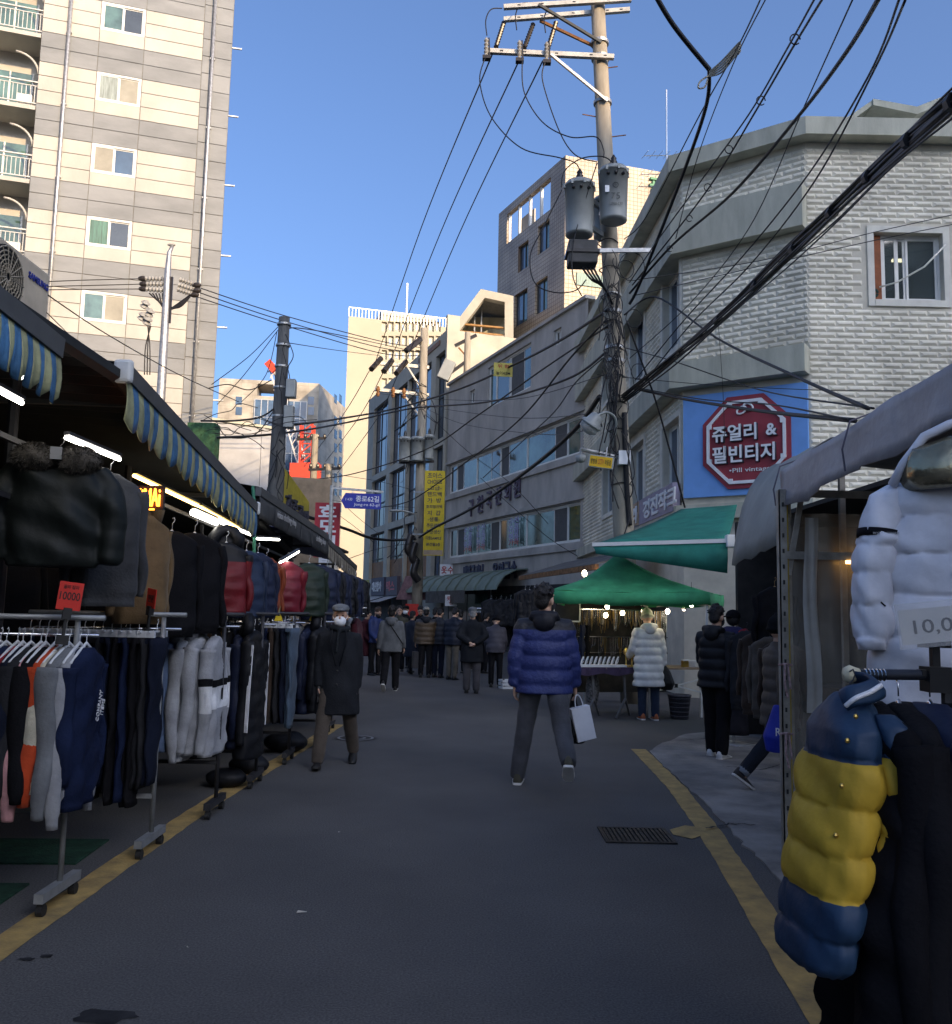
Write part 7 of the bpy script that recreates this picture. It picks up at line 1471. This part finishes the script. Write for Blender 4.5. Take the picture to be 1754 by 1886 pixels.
# overhead single wires at the top right
W2 = [('heavy black cable dropping from the top edge to the roped joint', [(1196, -30, 11), (1240, 45, 11.3), (1307, 128, 11.8)], .035), ('heavy black cable from the roped joint down to the utility pole', [(1307, 128, 11.8), (1300, 200, 12.4), (1255, 330, 14), (1180, 520, 16.2), (1160, 560, 16.6)], .030), ('thin wire from the top edge to the rope, left one', [(1405, -10, 9), (1360, 85, 11), (1290, 210, 12.8), (1190, 400, 15.6), (1150, 440, 16.6)], .010), ('thin wire from the top edge to the rope, right one', [(1415, -10, 9), (1350, 120, 11), (1285, 290, 13.5), (1245, 440, 15)], .008),
      ('looped twin wire, left strand', [(1505, -10, 7.5), (1450, 90, 9), (1380, 210, 10.8), (1290, 335, 13), (1210, 445, 15), (1160, 520, 16.5)], .011), ('looped twin wire, right strand', [(1520, -10, 7.5), (1465, 80, 9), (1395, 200, 10.8), (1310, 340, 13), (1230, 445, 15), (1165, 525, 16.5)], .013), ('thin wire right of the looped twin wire', [(1575, -10, 7), (1480, 200, 10), (1380, 420, 13), (1270, 560, 15.5), (1160, 660, 16.8)], .008),
      ('thick black wire crossing the white wall from the upper right', [(1623, -10, 6.5), (1560, 95, 8), (1470, 215, 10), (1350, 355, 12.5), (1240, 450, 15), (1160, 540, 16.6)], .022), ('upper of two wires parallel to the bundle', [(1660, -10, 6), (1600, 140, 8), (1490, 320, 10.5), (1370, 470, 13), (1260, 590, 15.2), (1170, 700, 16.7)], .011), ('lower of two wires parallel to the bundle', [(1668, 0, 6), (1610, 130, 8), (1500, 335, 10.5), (1380, 490, 13), (1270, 600, 15.2), (1175, 720, 16.7)], .011),
      ('upper thin wire crossing the white wall to the window', [(1175, 515, 16.8), (1400, 480, 16.7), (1600, 430, 16.6), (1780, 390, 16.5)], .009), ('lower thin wire crossing the white wall to the window', [(1165, 545, 16.8), (1400, 490, 16.7), (1600, 445, 16.6), (1780, 408, 16.5)], .009), ('black cable bent over a hook and falling right to the grey tent', [(1150, 580, 16.7), (1208, 547, 16.4), (1320, 622, 13), (1470, 695, 9), (1600, 752, 6.4)], .018), ('black cable falling from the pole to the shop sign corner', [(1155, 590, 16.8), (1180, 660, 17), (1215, 760, 17.5), (1262, 935, 17.9)], .020), ('heavy twin cable running right across the shop sign', [(1165, 715, 16.7), (1260, 735, 14.5), (1400, 757, 11), (1575, 775, 7.2)], .024), ('thin cable running right just above the heavy twin cable', [(1165, 712, 16.7), (1290, 735, 14), (1420, 745, 11), (1560, 772, 7.2)], .010), ('thin wire slanting right over the shop sign', [(1150, 640, 16.8), (1240, 665, 15.5), (1400, 718, 12.5), (1610, 752, 7)], .010), ('very thin wire level over the shop sign', [(1100, 690, 17), (1300, 708, 16.4), (1500, 718, 15.8), (1650, 720, 15)], .007), ('pale drop wire on the white wall', [(1323, 590, 17.5), (1332, 720, 17.6), (1336, 840, 17.6)], .006)]
for lb, pts, r in W2: wire(lb, pts, r)
rope = mat('rope_hemp', (.42, .38, .30), .9, .2, 30)
rp = thing('rope_tie', 'pale rope lashing that joins two overhead cables', 'rope', at(1310, 130, 11.8)); ob = at(1310, 130, 11.8)
for k in range(5): MB().tube(cr([at(1307, 132 + k * 2, 11.75) - ob, at(1330, 112 + k * 5, 11.6) - ob, at(1362, 78 + k * 4, 11.4) - ob, at(1360, 88 + k * 3, 11.4) - ob]), .013, 5).build('strand', rope, rp)
MB().tube(cr([at(1307, 138, 11.75) - ob, at(1290, 150, 11.75) - ob, at(1287, 162, 11.75) - ob, at(1298, 160, 11.75) - ob, at(1304, 145, 11.75) - ob]), .013, 5).build('loop', rope, rp)
for k, (u, v, Y) in enumerate(((1465, 72, 9), (1402, 185, 10.6), (1343, 275, 12), (1304, 345, 13), (1270, 402, 14), (1234, 458, 15))):
    c0 = at(u, v, Y); r_ = .055 * (1 if k < 4 else .9); o = MB().tube([c0 + Vector((r_ * math.cos(a), 0, r_ * 1.1 * math.sin(a))) for a in [i * .55 for i in range(11)]], .008, 5).build('wire_ring', M_wire, None, smooth=True); tag(o, 'spacer ring on the looped twin wire, number %s from the top' % ['one', 'two', 'three', 'four', 'five', 'six'][k], 'wire ring', 'rings on the twin wire')
# wires crossing the street to the left
W3 = [('heavy black cable from the main pole sweeping left across the grey building', [(1120, 570, 16.8), (1040, 622, 20), (960, 665, 24), (850, 715, 29), (730, 752, 34), (620, 772, 30), (540, 782, 20.5)], .035), ('second heavy cable sweeping left below the first', [(1115, 650, 16.8), (1040, 700, 20), (900, 740, 25), (760, 752, 30), (640, 778, 27), (520, 798, 20.5), (400, 806, 19)], .028), ('third cable sagging left to the far pole', [(1120, 600, 16.8), (1000, 680, 21), (880, 765, 26), (780, 830, 30), (640, 875, 36), (540, 885, 40)], .022), ('cable curving steeply from the main pole down past the yellow banner', [(1118, 588, 16.8), (1050, 660, 19), (960, 770, 23), (860, 850, 28), (760, 920, 34), (700, 935, 37)], .022), ('bundled cable from the floodlight to the middle pole', [(1105, 730, 16.7), (1060, 790, 18), (980, 860, 22), (880, 930, 28), (800, 972, 34), (772, 990, 37.5)], .05), ('frayed wires below the main pole running left', [(1110, 660, 16.6), (1060, 705, 18), (1020, 760, 20), (960, 815, 23), (890, 880, 27)], .014),
      ('top of three wires running right from the slim pole across the sky', [(362, 528, 28), (520, 580, 32), (700, 628, 36), (775, 640, 38)], .018), ('middle of three wires running right from the slim pole', [(362, 537, 28), (520, 590, 32), (700, 640, 36), (775, 648, 38)], .018), ('bottom of three wires running right from the slim pole', [(358, 545, 28), (520, 598, 32), (700, 650, 36), (775, 655, 38)], .018), ('top wire running left from the slim pole over the tower', [(265, 513, 28), (150, 516, 27), (55, 520, 26)], .016), ('middle wire running left from the slim pole over the tower', [(265, 523, 28), (150, 526, 27), (60, 528, 26)], .016), ('bottom wire running left from the slim pole over the tower', [(265, 532, 28), (150, 533, 27), (65, 534, 26)], .016), ('long thin wire slanting down across the tower to the left awning', [(0, 480, 10), (180, 605, 14), (330, 690, 18), (440, 740, 22)], .010), ('second thin wire slanting across the tower', [(70, 560, 12), (150, 640, 16), (240, 740, 20)], .008),
      ('thin wire from the dark pole down left, first', [(512, 602, 20), (460, 655, 19), (390, 708, 18)], .009), ('thin wire from the dark pole down left, second', [(512, 608, 20), (450, 690, 20), (400, 745, 20)], .009), ('thin wire from the dark pole down left, third', [(510, 612, 20), (490, 690, 20), (445, 740, 20)], .009), ('thin wire from the dark pole right to the middle pole', [(535, 632, 20), (620, 645, 27), (700, 655, 36)], .010), ('arched wire from the dark pole right', [(530, 612, 20), (548, 604, 21), (640, 620, 28), (775, 650, 38)], .014), ('slack cable tangle left of the dark pole, upper', [(385, 715, 19), (420, 708, 19), (460, 718, 19.5), (500, 700, 20)], .012), ('slack cable tangle left of the dark pole, lower', [(370, 775, 19), (430, 775, 19), (480, 768, 19.5), (508, 750, 20)], .022), ('cable hanging in a loop left of the dark pole', [(400, 780, 19.5), (420, 805, 19.5), (470, 800, 19.5), (505, 755, 19.8)], .012),
      ('wire across the grey building, first', [(1115, 690, 17), (950, 735, 25), (800, 735, 32), (700, 725, 37)], .010), ('wire across the grey building, second', [(1110, 760, 17), (960, 770, 24), (830, 755, 32), (745, 740, 37)], .010), ('wire across the grey building, third', [(1090, 790, 17), (1000, 800, 22), (850, 780, 32), (770, 745, 37)], .010), ('wire from the middle pole right to the grey building', [(770, 745, 37), (860, 830, 36), (940, 890, 35), (1010, 965, 33)], .012), ('drop wire across the lower windows of the grey building', [(885, 880, 34), (940, 930, 33), (1010, 990, 32), (1065, 1025, 31.6)], .012), ('thick dark joint cable from the middle pole left to the red banner', [(765, 993, 37.4), (720, 995, 37), (680, 990, 36), (640, 975, 34), (560, 950, 30)], .06), ('thin wire under the joint cable', [(765, 1000, 37.4), (700, 1010, 36), (640, 1030, 34)], .012), ('wire across the beige tower, first', [(690, 1000, 38), (640, 960, 40), (560, 905, 44)], .012), ('wire across the beige tower, second', [(770, 905, 38), (690, 885, 42), (590, 870, 46)], .012), ('wire across the beige tower, third', [(770, 935, 38), (680, 930, 42), (600, 920, 46)], .012), ('drooping wire in front of the tan wall', [(600, 880, 46), (640, 935, 42), (700, 985, 38)], .012)]
for lb, pts, r in W3: wire(lb, pts, r)
rnd = random.Random(21)
for k in range(9):                                                  # tangle over the green shed
    u, v = rnd.uniform(372, 500), rnd.uniform(760, 800); pts = [(u, v, 19.6)]
    for j in range(4): pts.append((pts[-1][0] + rnd.uniform(10, 34), pts[-1][1] + rnd.uniform(-14, 16), 19.6))
    wire(ORD[k] + ' loose cable from the left in the tangle beside the dark pole', pts, .009, group='loose cables left of the dark pole', name='loose_cable')
# yellow clearance board hanging on the heavy cable
p = at(927, 681, 25); o = thing('yellow_sign', 'small yellow height warning board hanging from the overhead cable', 'sign', p, .1); MB().box(-.27, -.01, -.20, .27, .01, .20).build('board', mat('sign_pale_yellow', (.60, .50, .12), .6, .15), o); text('위 험', .1, mat('letters_red', (0, 0, 0)), o, (0, -.013, .10), (HP, 0, 0), .002, .01, .32, .11); text('높이4.5M', .1, M_ink, o, (0, -.013, -.10), (HP, 0, 0), .002, .01, .40, .10)
# street name sign
p = at(666, 923, 30); o = thing('street_sign', 'blue street name sign with white Korean and English letters hung over the road', 'sign', p, .12); MB().prism([(-.68, 0), (-.54, -.26), (.66, -.26), (.66, .26), (-.54, .26)], -.02, .02).build('plate', mat('sign_royal_blue', (.015, .035, .36), .4, .05), o)
text('종로62길', .2, M_swhite, o, (.20, -.025, .08), (HP, 0, 0), .003, .015, .78, .21); text('Jong-ro 62-gil', .1, M_swhite, o, (.18, -.025, -.13), (HP, 0, 0), .003, .005, .86, .12); text('1→30', .1, M_swhite, o, (-.42, -.025, .05), (HP, 0, 0), .003, 0, .22, .09); MB().bar((-1.0, .03, .42), (.72, .03, .34), .07).build('arm', M_steel, o)
for x in (-.3, .35): MB().bar((x, .03, .26), (x, .03, .38), .04).build('bracket', M_steel, o)
MB().tube([(-1.0, .05, .5), (-1.02, .05, -p.z)], .07, 10).build('post', M_steel, o)
# red vertical banner and yellow vertical banner
p = at(603, 965, 30.5); o = thing('banner_sign', 'red vertical banner with white Korean letters at the left', 'sign', p, .0); MB().box(-.43, -.03, -1.15, .43, .03, .73).build('board', mat('sign_crimson', (.44, .035, .05), .6, .08), o)
for i, ch in enumerate('효도선물'): text(ch, .5, M_swhite, o, (0, -.036, .44 - i * .52), (HP, 0, 0), .003, .03, .62, .42)
p = at(800, 945, 36.8); o = thing('banner_sign', 'tall yellow vertical sign listing handbag goods in dark Korean letters', 'sign', p, -.1); hh = (at(800, 868, 36.8).z - at(800, 1024, 36.8).z) / 2; MB().box(-.42, -.06, -hh, .42, .06, hh).build('board', mat('sign_bright_yellow', (.66, .47, .03), .55, .08), o)
ink_n = mat('letters_navy', (.03, .03, .07), .5)
for i, (s, w_, h_) in enumerate((('초이스', .62, .24), ('CHOICE', .62, .17), ('-고급-', .6, .19), ('핸드백', .6, .2), ('가  방', .58, .2), ('호피밍크백', .66, .15), ('지  갑', .56, .2), ('-샘플-', .5, .18), ('주문제작', .6, .18), ('주문생산', .6, .18), ('각종SAMPLE', .66, .15), ('본건물2층', .58, .14))): text(s, .2, ink_n, o, (0, -.066, hh - .2 - i * (2 * hh - .5) / 11.6), (HP, 0, 0), .003, .012, w_, h_)
MB().box(-.40, -.065, -hh + .03, .40, -.061, -hh + .22).build('phone_strip', mat('sign_tan', (.42, .30, .20)), o); MB().bar((-.42, 0, hh * .5), (-.9, .1, hh * .5), .05).build('bracket', M_steel, o); MB().bar((-.42, 0, -hh * .5), (-.9, .1, -hh * .5), .05).build('bracket', M_steel, o)

# ================================================================ people
bag_white = mat('paper_white', (.70, .72, .76), .7, .05, 4, .2, 8)
def loc(u, v): g = gnd(u, v); return (g.x, g.y, 0)
PI = math.pi
wool = cloth('coat_wool', (.017, .019, .023)); scarfm = cloth('scarf_dark', (.022, .026, .03)); khaki = cloth('khaki', (.085, .068, .055)); capg = cloth('cap_grey', (.12, .13, .14)); glovem = mat('glove_leather', (.012, .012, .013), .4)
walk = lambda f, b, kb=.1, kf=.1: ((f, kf, -.12), (b, kb, .35))
# man in long coat
p = person('man walking towards the viewer in long dark coat, grey flat cap and white mask', loc(617, 1412), .08, 1.70, ((-.16, .42, .42), (.22, .04, -.14)), ((-.05, .10, .12, .10), (.10, .10, .12, .10)), wool, khaki, hem=.56, hair='grey', cap=('flat', capg), mask=M_mask, scarf=scarfm, gloves=glovem, bulk=1.12, vox=.012, collar=1.0, flare=.2, legw=1.05, skin=M_skin2, spr=.09)
lap = MB(); lap.tube([(-.07, -.135, 1.42), (-.085, -.165, 1.30), (-.02, -.175, 1.05)], [(.025, .008), (.03, .008), (.006, .005)], 6); lap.tube([(.07, -.135, 1.42), (.085, -.165, 1.30), (.02, -.175, 1.05)], [(.025, .008), (.03, .008), (.006, .005)], 6); lap.build('lapel', wool, p, smooth=True)
for z in (1.0, .86): MB().ell((.0, -.178, z), (.012, .006, .012), 8, 6).build('button', M_caster, p)
# man in blue padded jacket
blues = bandmat('jacket_blue_black', [(0, (.012, .026, .125)), (1.48, (.010, .011, .016))], rough=.6, bump=.6)
pants_g = cloth('trousers_grey', (.075, .078, .088))
sneak = mat('sneaker_olive', (.07, .065, .045), .8)
pb = person('man seen from behind in blue and black padded jacket carrying a white paper bag', loc(1000, 1450), PI - .12, 1.93, ((.14, .02, 0), (-.40, .62, .60)), ((-.12, .24, .25, .22), (.12, .22, .15, .12)), blues, pants_g, hem=.80, puff=.15, bulk=1.2, vox=.012, yaw=-.45, nod=-.02, collar=1.3, shoes=(sneak, M_sole), mask=M_maskb, legw=1.05, spr=.15, hood=nylon('hood_black', (.010, .011, .016)))
bk = MB()
for s in (1, -1):
    pass
wr = WR[pb.name][1]; R_ = Matrix.Rotation(PI - .12, 3, 'Z'); hw = Vector(pb.location) + R_ @ Vector(wr)
hb = hw + Vector((.02, 0, -.10))
o = thing('paper_bag', 'white paper shopping bag in the hand of the man in blue', 'bag', hb, .25); o.rotation_euler = (.0, -.22, .25)
MB().prism([(-.095, -.10), (.095, -.10), (.10, -.42), (-.09, -.42)][::-1], -.045, .045).build('body', bag_white, o); MB().tube(cr([(-.04, -.02, -.10), (-.03, -.02, -.02), (.0, -.02, .02), (.03, -.02, -.02), (.04, -.02, -.10)], 5), .006, 5).build('handle', bag_white, o)
o = thing('plastic_bag', 'black plastic bag hanging behind the white paper bag', 'bag', hb + Vector((-.02, .10, 0)), .2); q = MB(); q.tube([(0, 0, .04), (0, 0, -.08), (.0, 0, -.22), (.02, 0, -.36), (.02, 0, -.45)], [(.012, .012), (.05, .04), (.12, .10), (.15, .13), (.10, .09)], 12); fuse(q.build('body', nylon('binbag', (.008, .008, .009), .35), o), .014, 1)
# jewellery customer in white
wd = nylon('white_coat', (.62, .62, .60), .55); jn = cloth('jeans_dark', (.018, .032, .06)); beanie = cloth('beanie_cream', (.50, .50, .40)); orsh = mat('sneaker_orange', (.42, .12, .05), .7)
pw = person('woman in long white padded coat and cream beanie at the jewellery table', loc(1195, 1326), PI + .1, 1.74, ((.04, .04, 0), (-.02, .04, 0)), ((.25, .22, .9, .2), (-.05, .16, .2, .05)), wd, jn, hem=.52, puff=.16, bulk=1.15, vox=.014, cap=('beanie', beanie), lean=.07, nod=.35, hood=wd, shoes=(orsh, M_sole), collar=1.1, flare=.12)
wr = WR[pw.name][1]; hw = Vector(pw.location) + Matrix.Rotation(PI + .1, 3, 'Z') @ Vector(wr)
o = MB().tube([hw + Vector((0, 0, .02)), hw + Vector((.02, 0, -.1)), hw + Vector((.05, 0, -.28)), hw + Vector((.05, 0, -.38))], [.02, .09, .13, .09], 12).build('handbag', nylon('binbag', (0, 0, 0)), None); fuse(o, .016, 1); tag(o, 'black bag hanging from the arm of the woman in white', 'bag')
# man in black
jg = cloth('joggers_black', (.009, .009, .011)); wsh = mat('sneaker_white', (.66, .66, .66), .6, .08)
person('man in black padded jacket and joggers with white sneakers looking at the right stall', loc(1322, 1396), PI - .75, 1.78, ((.10, .06, 0), (-.08, .05, 0)), ((.25, .15, 1.0, .25), (.2, .15, 1.0, .25)), blackn, jg, hem=.80, puff=.14, bulk=1.16, vox=.013, nod=.12, hood=blackn, shoes=(wsh, M_sole), mask=M_maskb, legw=1.12)
# person half hidden by the tent post
rolled = mat('denim_light', (.22, .25, .28), .8, .2, 30)
ph = person('person half hidden by the tent post in brown padded coat and rolled-up jeans striding right', loc(1440, 1452), HP + .15, 1.70, ((.42, .10, -.25), (-.42, .32, .62)), ((.1, .1, .3, .1), (-.2, .12, .2, .05)), nylon('brown_coat', (.075, .060, .050), .6), cloth('jeans_dk', (.02, .024, .034)), hem=.66, puff=.12, bulk=1.16, vox=.014, shoes=(mat('sneaker_dark', (.035, .028, .028), .6), M_sole), cuffs=rolled, cap=('beanie', black))
g_ = at(1432, 1345, 8.1); o = MB(); o.tube([g_ + Vector((.0, 0, .22)), g_ + Vector((0, 0, .10)), g_ + Vector((-.01, 0, -.06)), g_ + Vector((-.02, 0, -.19))], [.03, .07, .115, .08], 14); o = o.build('shopping_bag', nylon('bag_blue', (.006, .03, .36), .35), None); fuse(o, .013, 1); tag(o, 'bright blue plastic shopping bag beside the tent post', 'bag')
text('RO', .1, M_swhite, o, (g_.x + .0, g_.y - .125, g_.z + .0), (HP, 0, 0), .002, .01, .11, .07)
# crowd
gh = cloth('hoodie_grey', (.12, .128, .135)); bkp = cloth('pants_black', (.012, .012, .014))
ph = person('man from behind in grey hooded sweatshirt with black sling strap', loc(718, 1273), PI, 1.73, ((-.30, .42, .6), (.18, .05, -.1)), ((-.12, .16, .2, .05), (.22, .16, .25, .05)), gh, bkp, hem=.80, bulk=1.14, vox=.018, hood=gh, shoes=(M_shoeb, M_sole), legw=1.1)
MB().tube([(-.10, .10, 1.47), (.0, .165, 1.30), (.10, .165, 1.15), (.20, .10, 1.0), (.22, .02, .93)], [(.016, .006)] * 5, 6).build('sling_strap', M_caster, ph) if False else MB().tube(cr([(.09, .08, 1.46), (.03, .16, 1.36), (-.08, .175, 1.20), (-.20, .12, 1.02), (-.235, .02, .95)], 5), [(.018, .008)] * 21, 6).build('sling_strap', M_caster, ph)
back = (('pts', (.28, .10, 1.16), (.06, .17, 1.02)), ('pts', (-.28, .10, 1.16), (-.05, .175, 1.0)))
person('old man from behind in long dark coat with hands clasped behind his back', loc(868, 1277), PI + .02, 1.72, ((.03, .04, 0), (-.05, .06, .05)), back, wool, cloth('pants_taupe', (.075, .070, .075)), hem=.62, bulk=1.14, vox=.018, hair='grey', cap=('flat', capg), legw=1.15, flare=.15, collar=1)
bv = bandmat('vest_brown', [(0, (.075, .045, .022)), (1.34, (.02, .021, .026))], rough=.6)
p5_ = person('person from behind in brown quilted vest jacket with dark hood and beige cap', loc(782, 1248), PI + .1, 1.72, ((.05, .05, 0), (-.04, .05, 0)), ((.05, .14, .2, .05), (.25, .15, .7, .2)), bv, bkp, hem=.82, puff=.14, bulk=1.2, vox=.02, hood=cloth('hood_slate', (.03, .032, .038)), cap=('cap', cloth('cap_beige', (.30, .28, .24))), nod=.1)
wr = WR[p5_.name][0]; hw = Vector(p5_.location) + Matrix.Rotation(PI + .1, 3, 'Z') @ Vector(wr); o = MB().box(-.06, -.16, -.62, .06, .16, -.22).build('briefcase', mat('case_dark', (.03, .03, .035), .4), None, hw, (0, 0, .2)); o.data; tag(o, 'dark tall bag in the hand of the person in the brown vest', 'bag')
dkn = nylon('dark_navy2', (.012, .016, .028)); dkb = nylon('dark_blue3', (.016, .022, .036))
def crowd(label, u, v, rz, h, top, bot, **kw): return person(label, loc(u, v), rz, h, kw.pop('legs', ((.05, .05, 0), (-.05, .06, 0))), kw.pop('arms', ((.2, .14, .6, .2), (.2, .14, .6, .2))), top, bot, vox=.021, group='people in the street', **kw)
crowd('man in navy padded jacket and beige trousers bent over the goods', 832, 1252, PI - .45, 1.74, dkn, cloth('pants_beige', (.12, .105, .085)), puff=.12, bulk=1.15, lean=.12, nod=.6)
crowd('man in ribbed dark padded jacket left of the navy one', 806, 1248, PI - .3, 1.72, nylon('ribbed', (.025, .028, .036)), cloth('pants_navy', (.012, .016, .03)), puff=.16, bulk=1.1, lean=.10, nod=.4, hair='black', cap=('cap', black))
crowd('person from behind in grey violet padded jacket bending at the far stall', 912, 1266, PI + .0, 1.60, nylon('violet_grey', (.05, .047, .06), .6), bkp, puff=.12, bulk=1.15, lean=.28, nod=.3, cap=('beanie', black))
crowd('brown-haired man in blue jacket with black mask looking down to the left', 690, 1244, .9, 1.70, nylon('royal', (.018, .035, .12), .6), bkp, bulk=1.12, hair='brown', nod=.55, mask=M_maskb, hood=nylon('royal', (0, 0, 0)))
crowd('person in long maroon coat walking in front of the man in blue', 672, 1243, 1.2, 1.62, cloth('coat_maroon', (.045, .012, .018)), bkp, hem=.5, bulk=1.15, legs=((.25, .1, -.1), (-.25, .3, .5)), hair='black', nod=.3)
crowd('man in camouflage jacket facing the viewer behind the grey hoodie', 733, 1236, .15, 1.74, mat('camo', (.05, .045, .03), .8, .4, 14, col2=(.015, .018, .012)), bkp, bulk=1.12)
crowd('man in dark jacket and black cap facing the viewer beside the camouflage jacket', 745, 1230, -.2, 1.76, black, bkp, bulk=1.12, cap=('cap', black), mask=M_mask)
crowd('woman in long navy coat with a hair bun in the crowd', 757, 1241, PI - .5, 1.60, dkn, bkp, hem=.46, bulk=1.15, hair='black', nod=.2, legs=((.18, .1, -.1), (-.2, .2, .3)))
crowd('young man in black facing the viewer behind the brown vest', 772, 1228, .1, 1.76, black, bkp, bulk=1.12, nod=.35)
crowd('person in black coat and olive trousers half hidden right of the brown vest', 800, 1238, PI - .8, 1.70, black, cloth('pants_olive', (.06, .055, .035)), hem=.62, bulk=1.12, legs=((.2, .1, -.1), (-.2, .25, .4)), hair='black', nod=.2)
crowd('person in dark coat half hidden between the navy jacket and the old man', 846, 1240, PI + .4, 1.66, charcoal, bkp, bulk=1.12, nod=.3)
crowd('person in dark jacket half hidden right of the old man', 890, 1240, PI - .6, 1.62, blackn, bkp, puff=.1, bulk=1.12, nod=.4, lean=.15)

# ================================================================ far goods
p = gnd(905, 1245); t = thing('clothes_rack', 'chrome rack with white hangers and dark clothes behind the crowd', 'clothes rack', (p.x, p.y + 1.5, 0)); MB().tube([(-.55, 0, 1.72), (.85, 0, 1.72)], .015, 8).build('rail', M_chrome, t)
for x in (-.5, .8): MB().tube([(x, 0, 0), (x, 0, 1.72)], .015, 8).build('upright', M_chrome, t); MB().bar((x, -.25, .05), (x, .25, .05), .03).build('foot', M_chrome, t)
for i in range(12):
    o = trousers('trousers', ORD[i] + ' dark garment from the left on the chrome rack behind the crowd', 'trousers', (p.x - .45 + i * .11, p.y + 1.5, 1.70), HP + .6, [black, brown, charcoal][i % 3], .9, .30, .06, 'clothes behind the crowd', seed=i)
for i in range(7):
    q = at(905 + i * 9, 1098 + (i % 2) * 3, 24.5); garment('puffer_jacket', ORD[i] + ' dark padded jacket from the left under the green barrel awning', 'jacket', q, .4, blackn if i % 2 else charcoal, .7, .5, .2, .5, .15, group='jackets in the far shop', seed=i)
for i in range(5):
    q = at(968 + i * 8, 1080, 20.5); garment('puffer_jacket', ORD[i] + ' dark jacket from the left beside the green canopy', 'jacket', q, .5, [blackn, charcoal][i % 2], .8, .52, .22, .6, .15, group='jackets left of the green canopy', seed=i + 9)
p = gnd(938, 1268)
t = thing('plastic_crate', 'white plastic crate of goods on the road behind the man in blue', 'crate', (p.x, p.y, 0), .3); m_ = MB()
for z in (0, .07, .14): m_.box(-.2, -.15, z, .2, -.14, z + .05).box(-.2, .14, z, .2, .15, z + .05).box(-.2, -.14, z, -.19, .14, z + .05).box(.19, -.14, z, .2, .14, z + .05)
for x in (-.2, -.07, .07, .19): m_.box(x, -.152, 0, x + .012, -.141, .19)
m_.build('basket', M_white_st, t); MB().box(-.19, -.14, .003, .19, .14, .012).build('bottom', M_white_st, t)
for i in range(5):
    q = Vector((p.x - .12 + i * .06, p.y + random.uniform(-.06, .06), .016)); o = MB().ell((0, 0, .09), (.05, .05, .09), 10, 8).build('bottle', [M_caster, M_white_st, M_silver][i % 3], None, q); tag(o, ORD[i] + ' bottle-shaped article from the left in the white crate', 'goods', 'goods in the white crate')
# red notice on the middle pole and white repair sign
p = at(759, 1128, 37.3); o = MB().box(-.27, -.02, -.35, .27, .0, .35).build('notice', M_card, None, p); tag(o, 'red notice board fixed to the middle pole above the crowd', 'notice'); 
p = at(831, 1106, 40); o = thing('shop_sign', 'small white repair sign with red letters under the green barrel awning', 'sign', p, -.1); MB().box(-.26, -.03, -.25, .26, .03, .25).build('board', M_swhite, o); text('옷수\n선', .2, mat('letters_red', (0, 0, 0)), o, (0, -.035, 0), (HP, 0, 0), .003, .02, .38, .36)
# low roof line and canopies right of the barrel awning
a_, c_ = at(958, 1062, 27), at(1100, 1040, 20); t = thing('shop_canopy', 'long sloping grey shop canopy left of the green canopy tent', 'canopy', a_); d = c_ - a_
solid(MB().sheet([[Vector((0, 0, .0)), Vector((1.4, .3, .45))], [d, d + Vector((1.4, .3, .45))]]).build('cover', mat('canopy_grey', (.17, .16, .15), .8, .25, 3), t), .03); MB().bar((0, 0, -.05), d + Vector((0, 0, -.05)), .08, .12).build('front_bar', M_rust, t)
o = MB().ell((0, 0, 0), (.05, .05, .07), 10, 8).build('bulb_lamp', M_bulb, None, at(1077, 1056, 19.5)); tag(o, 'single lit bulb at the end of the grey shop canopy', 'lamp')
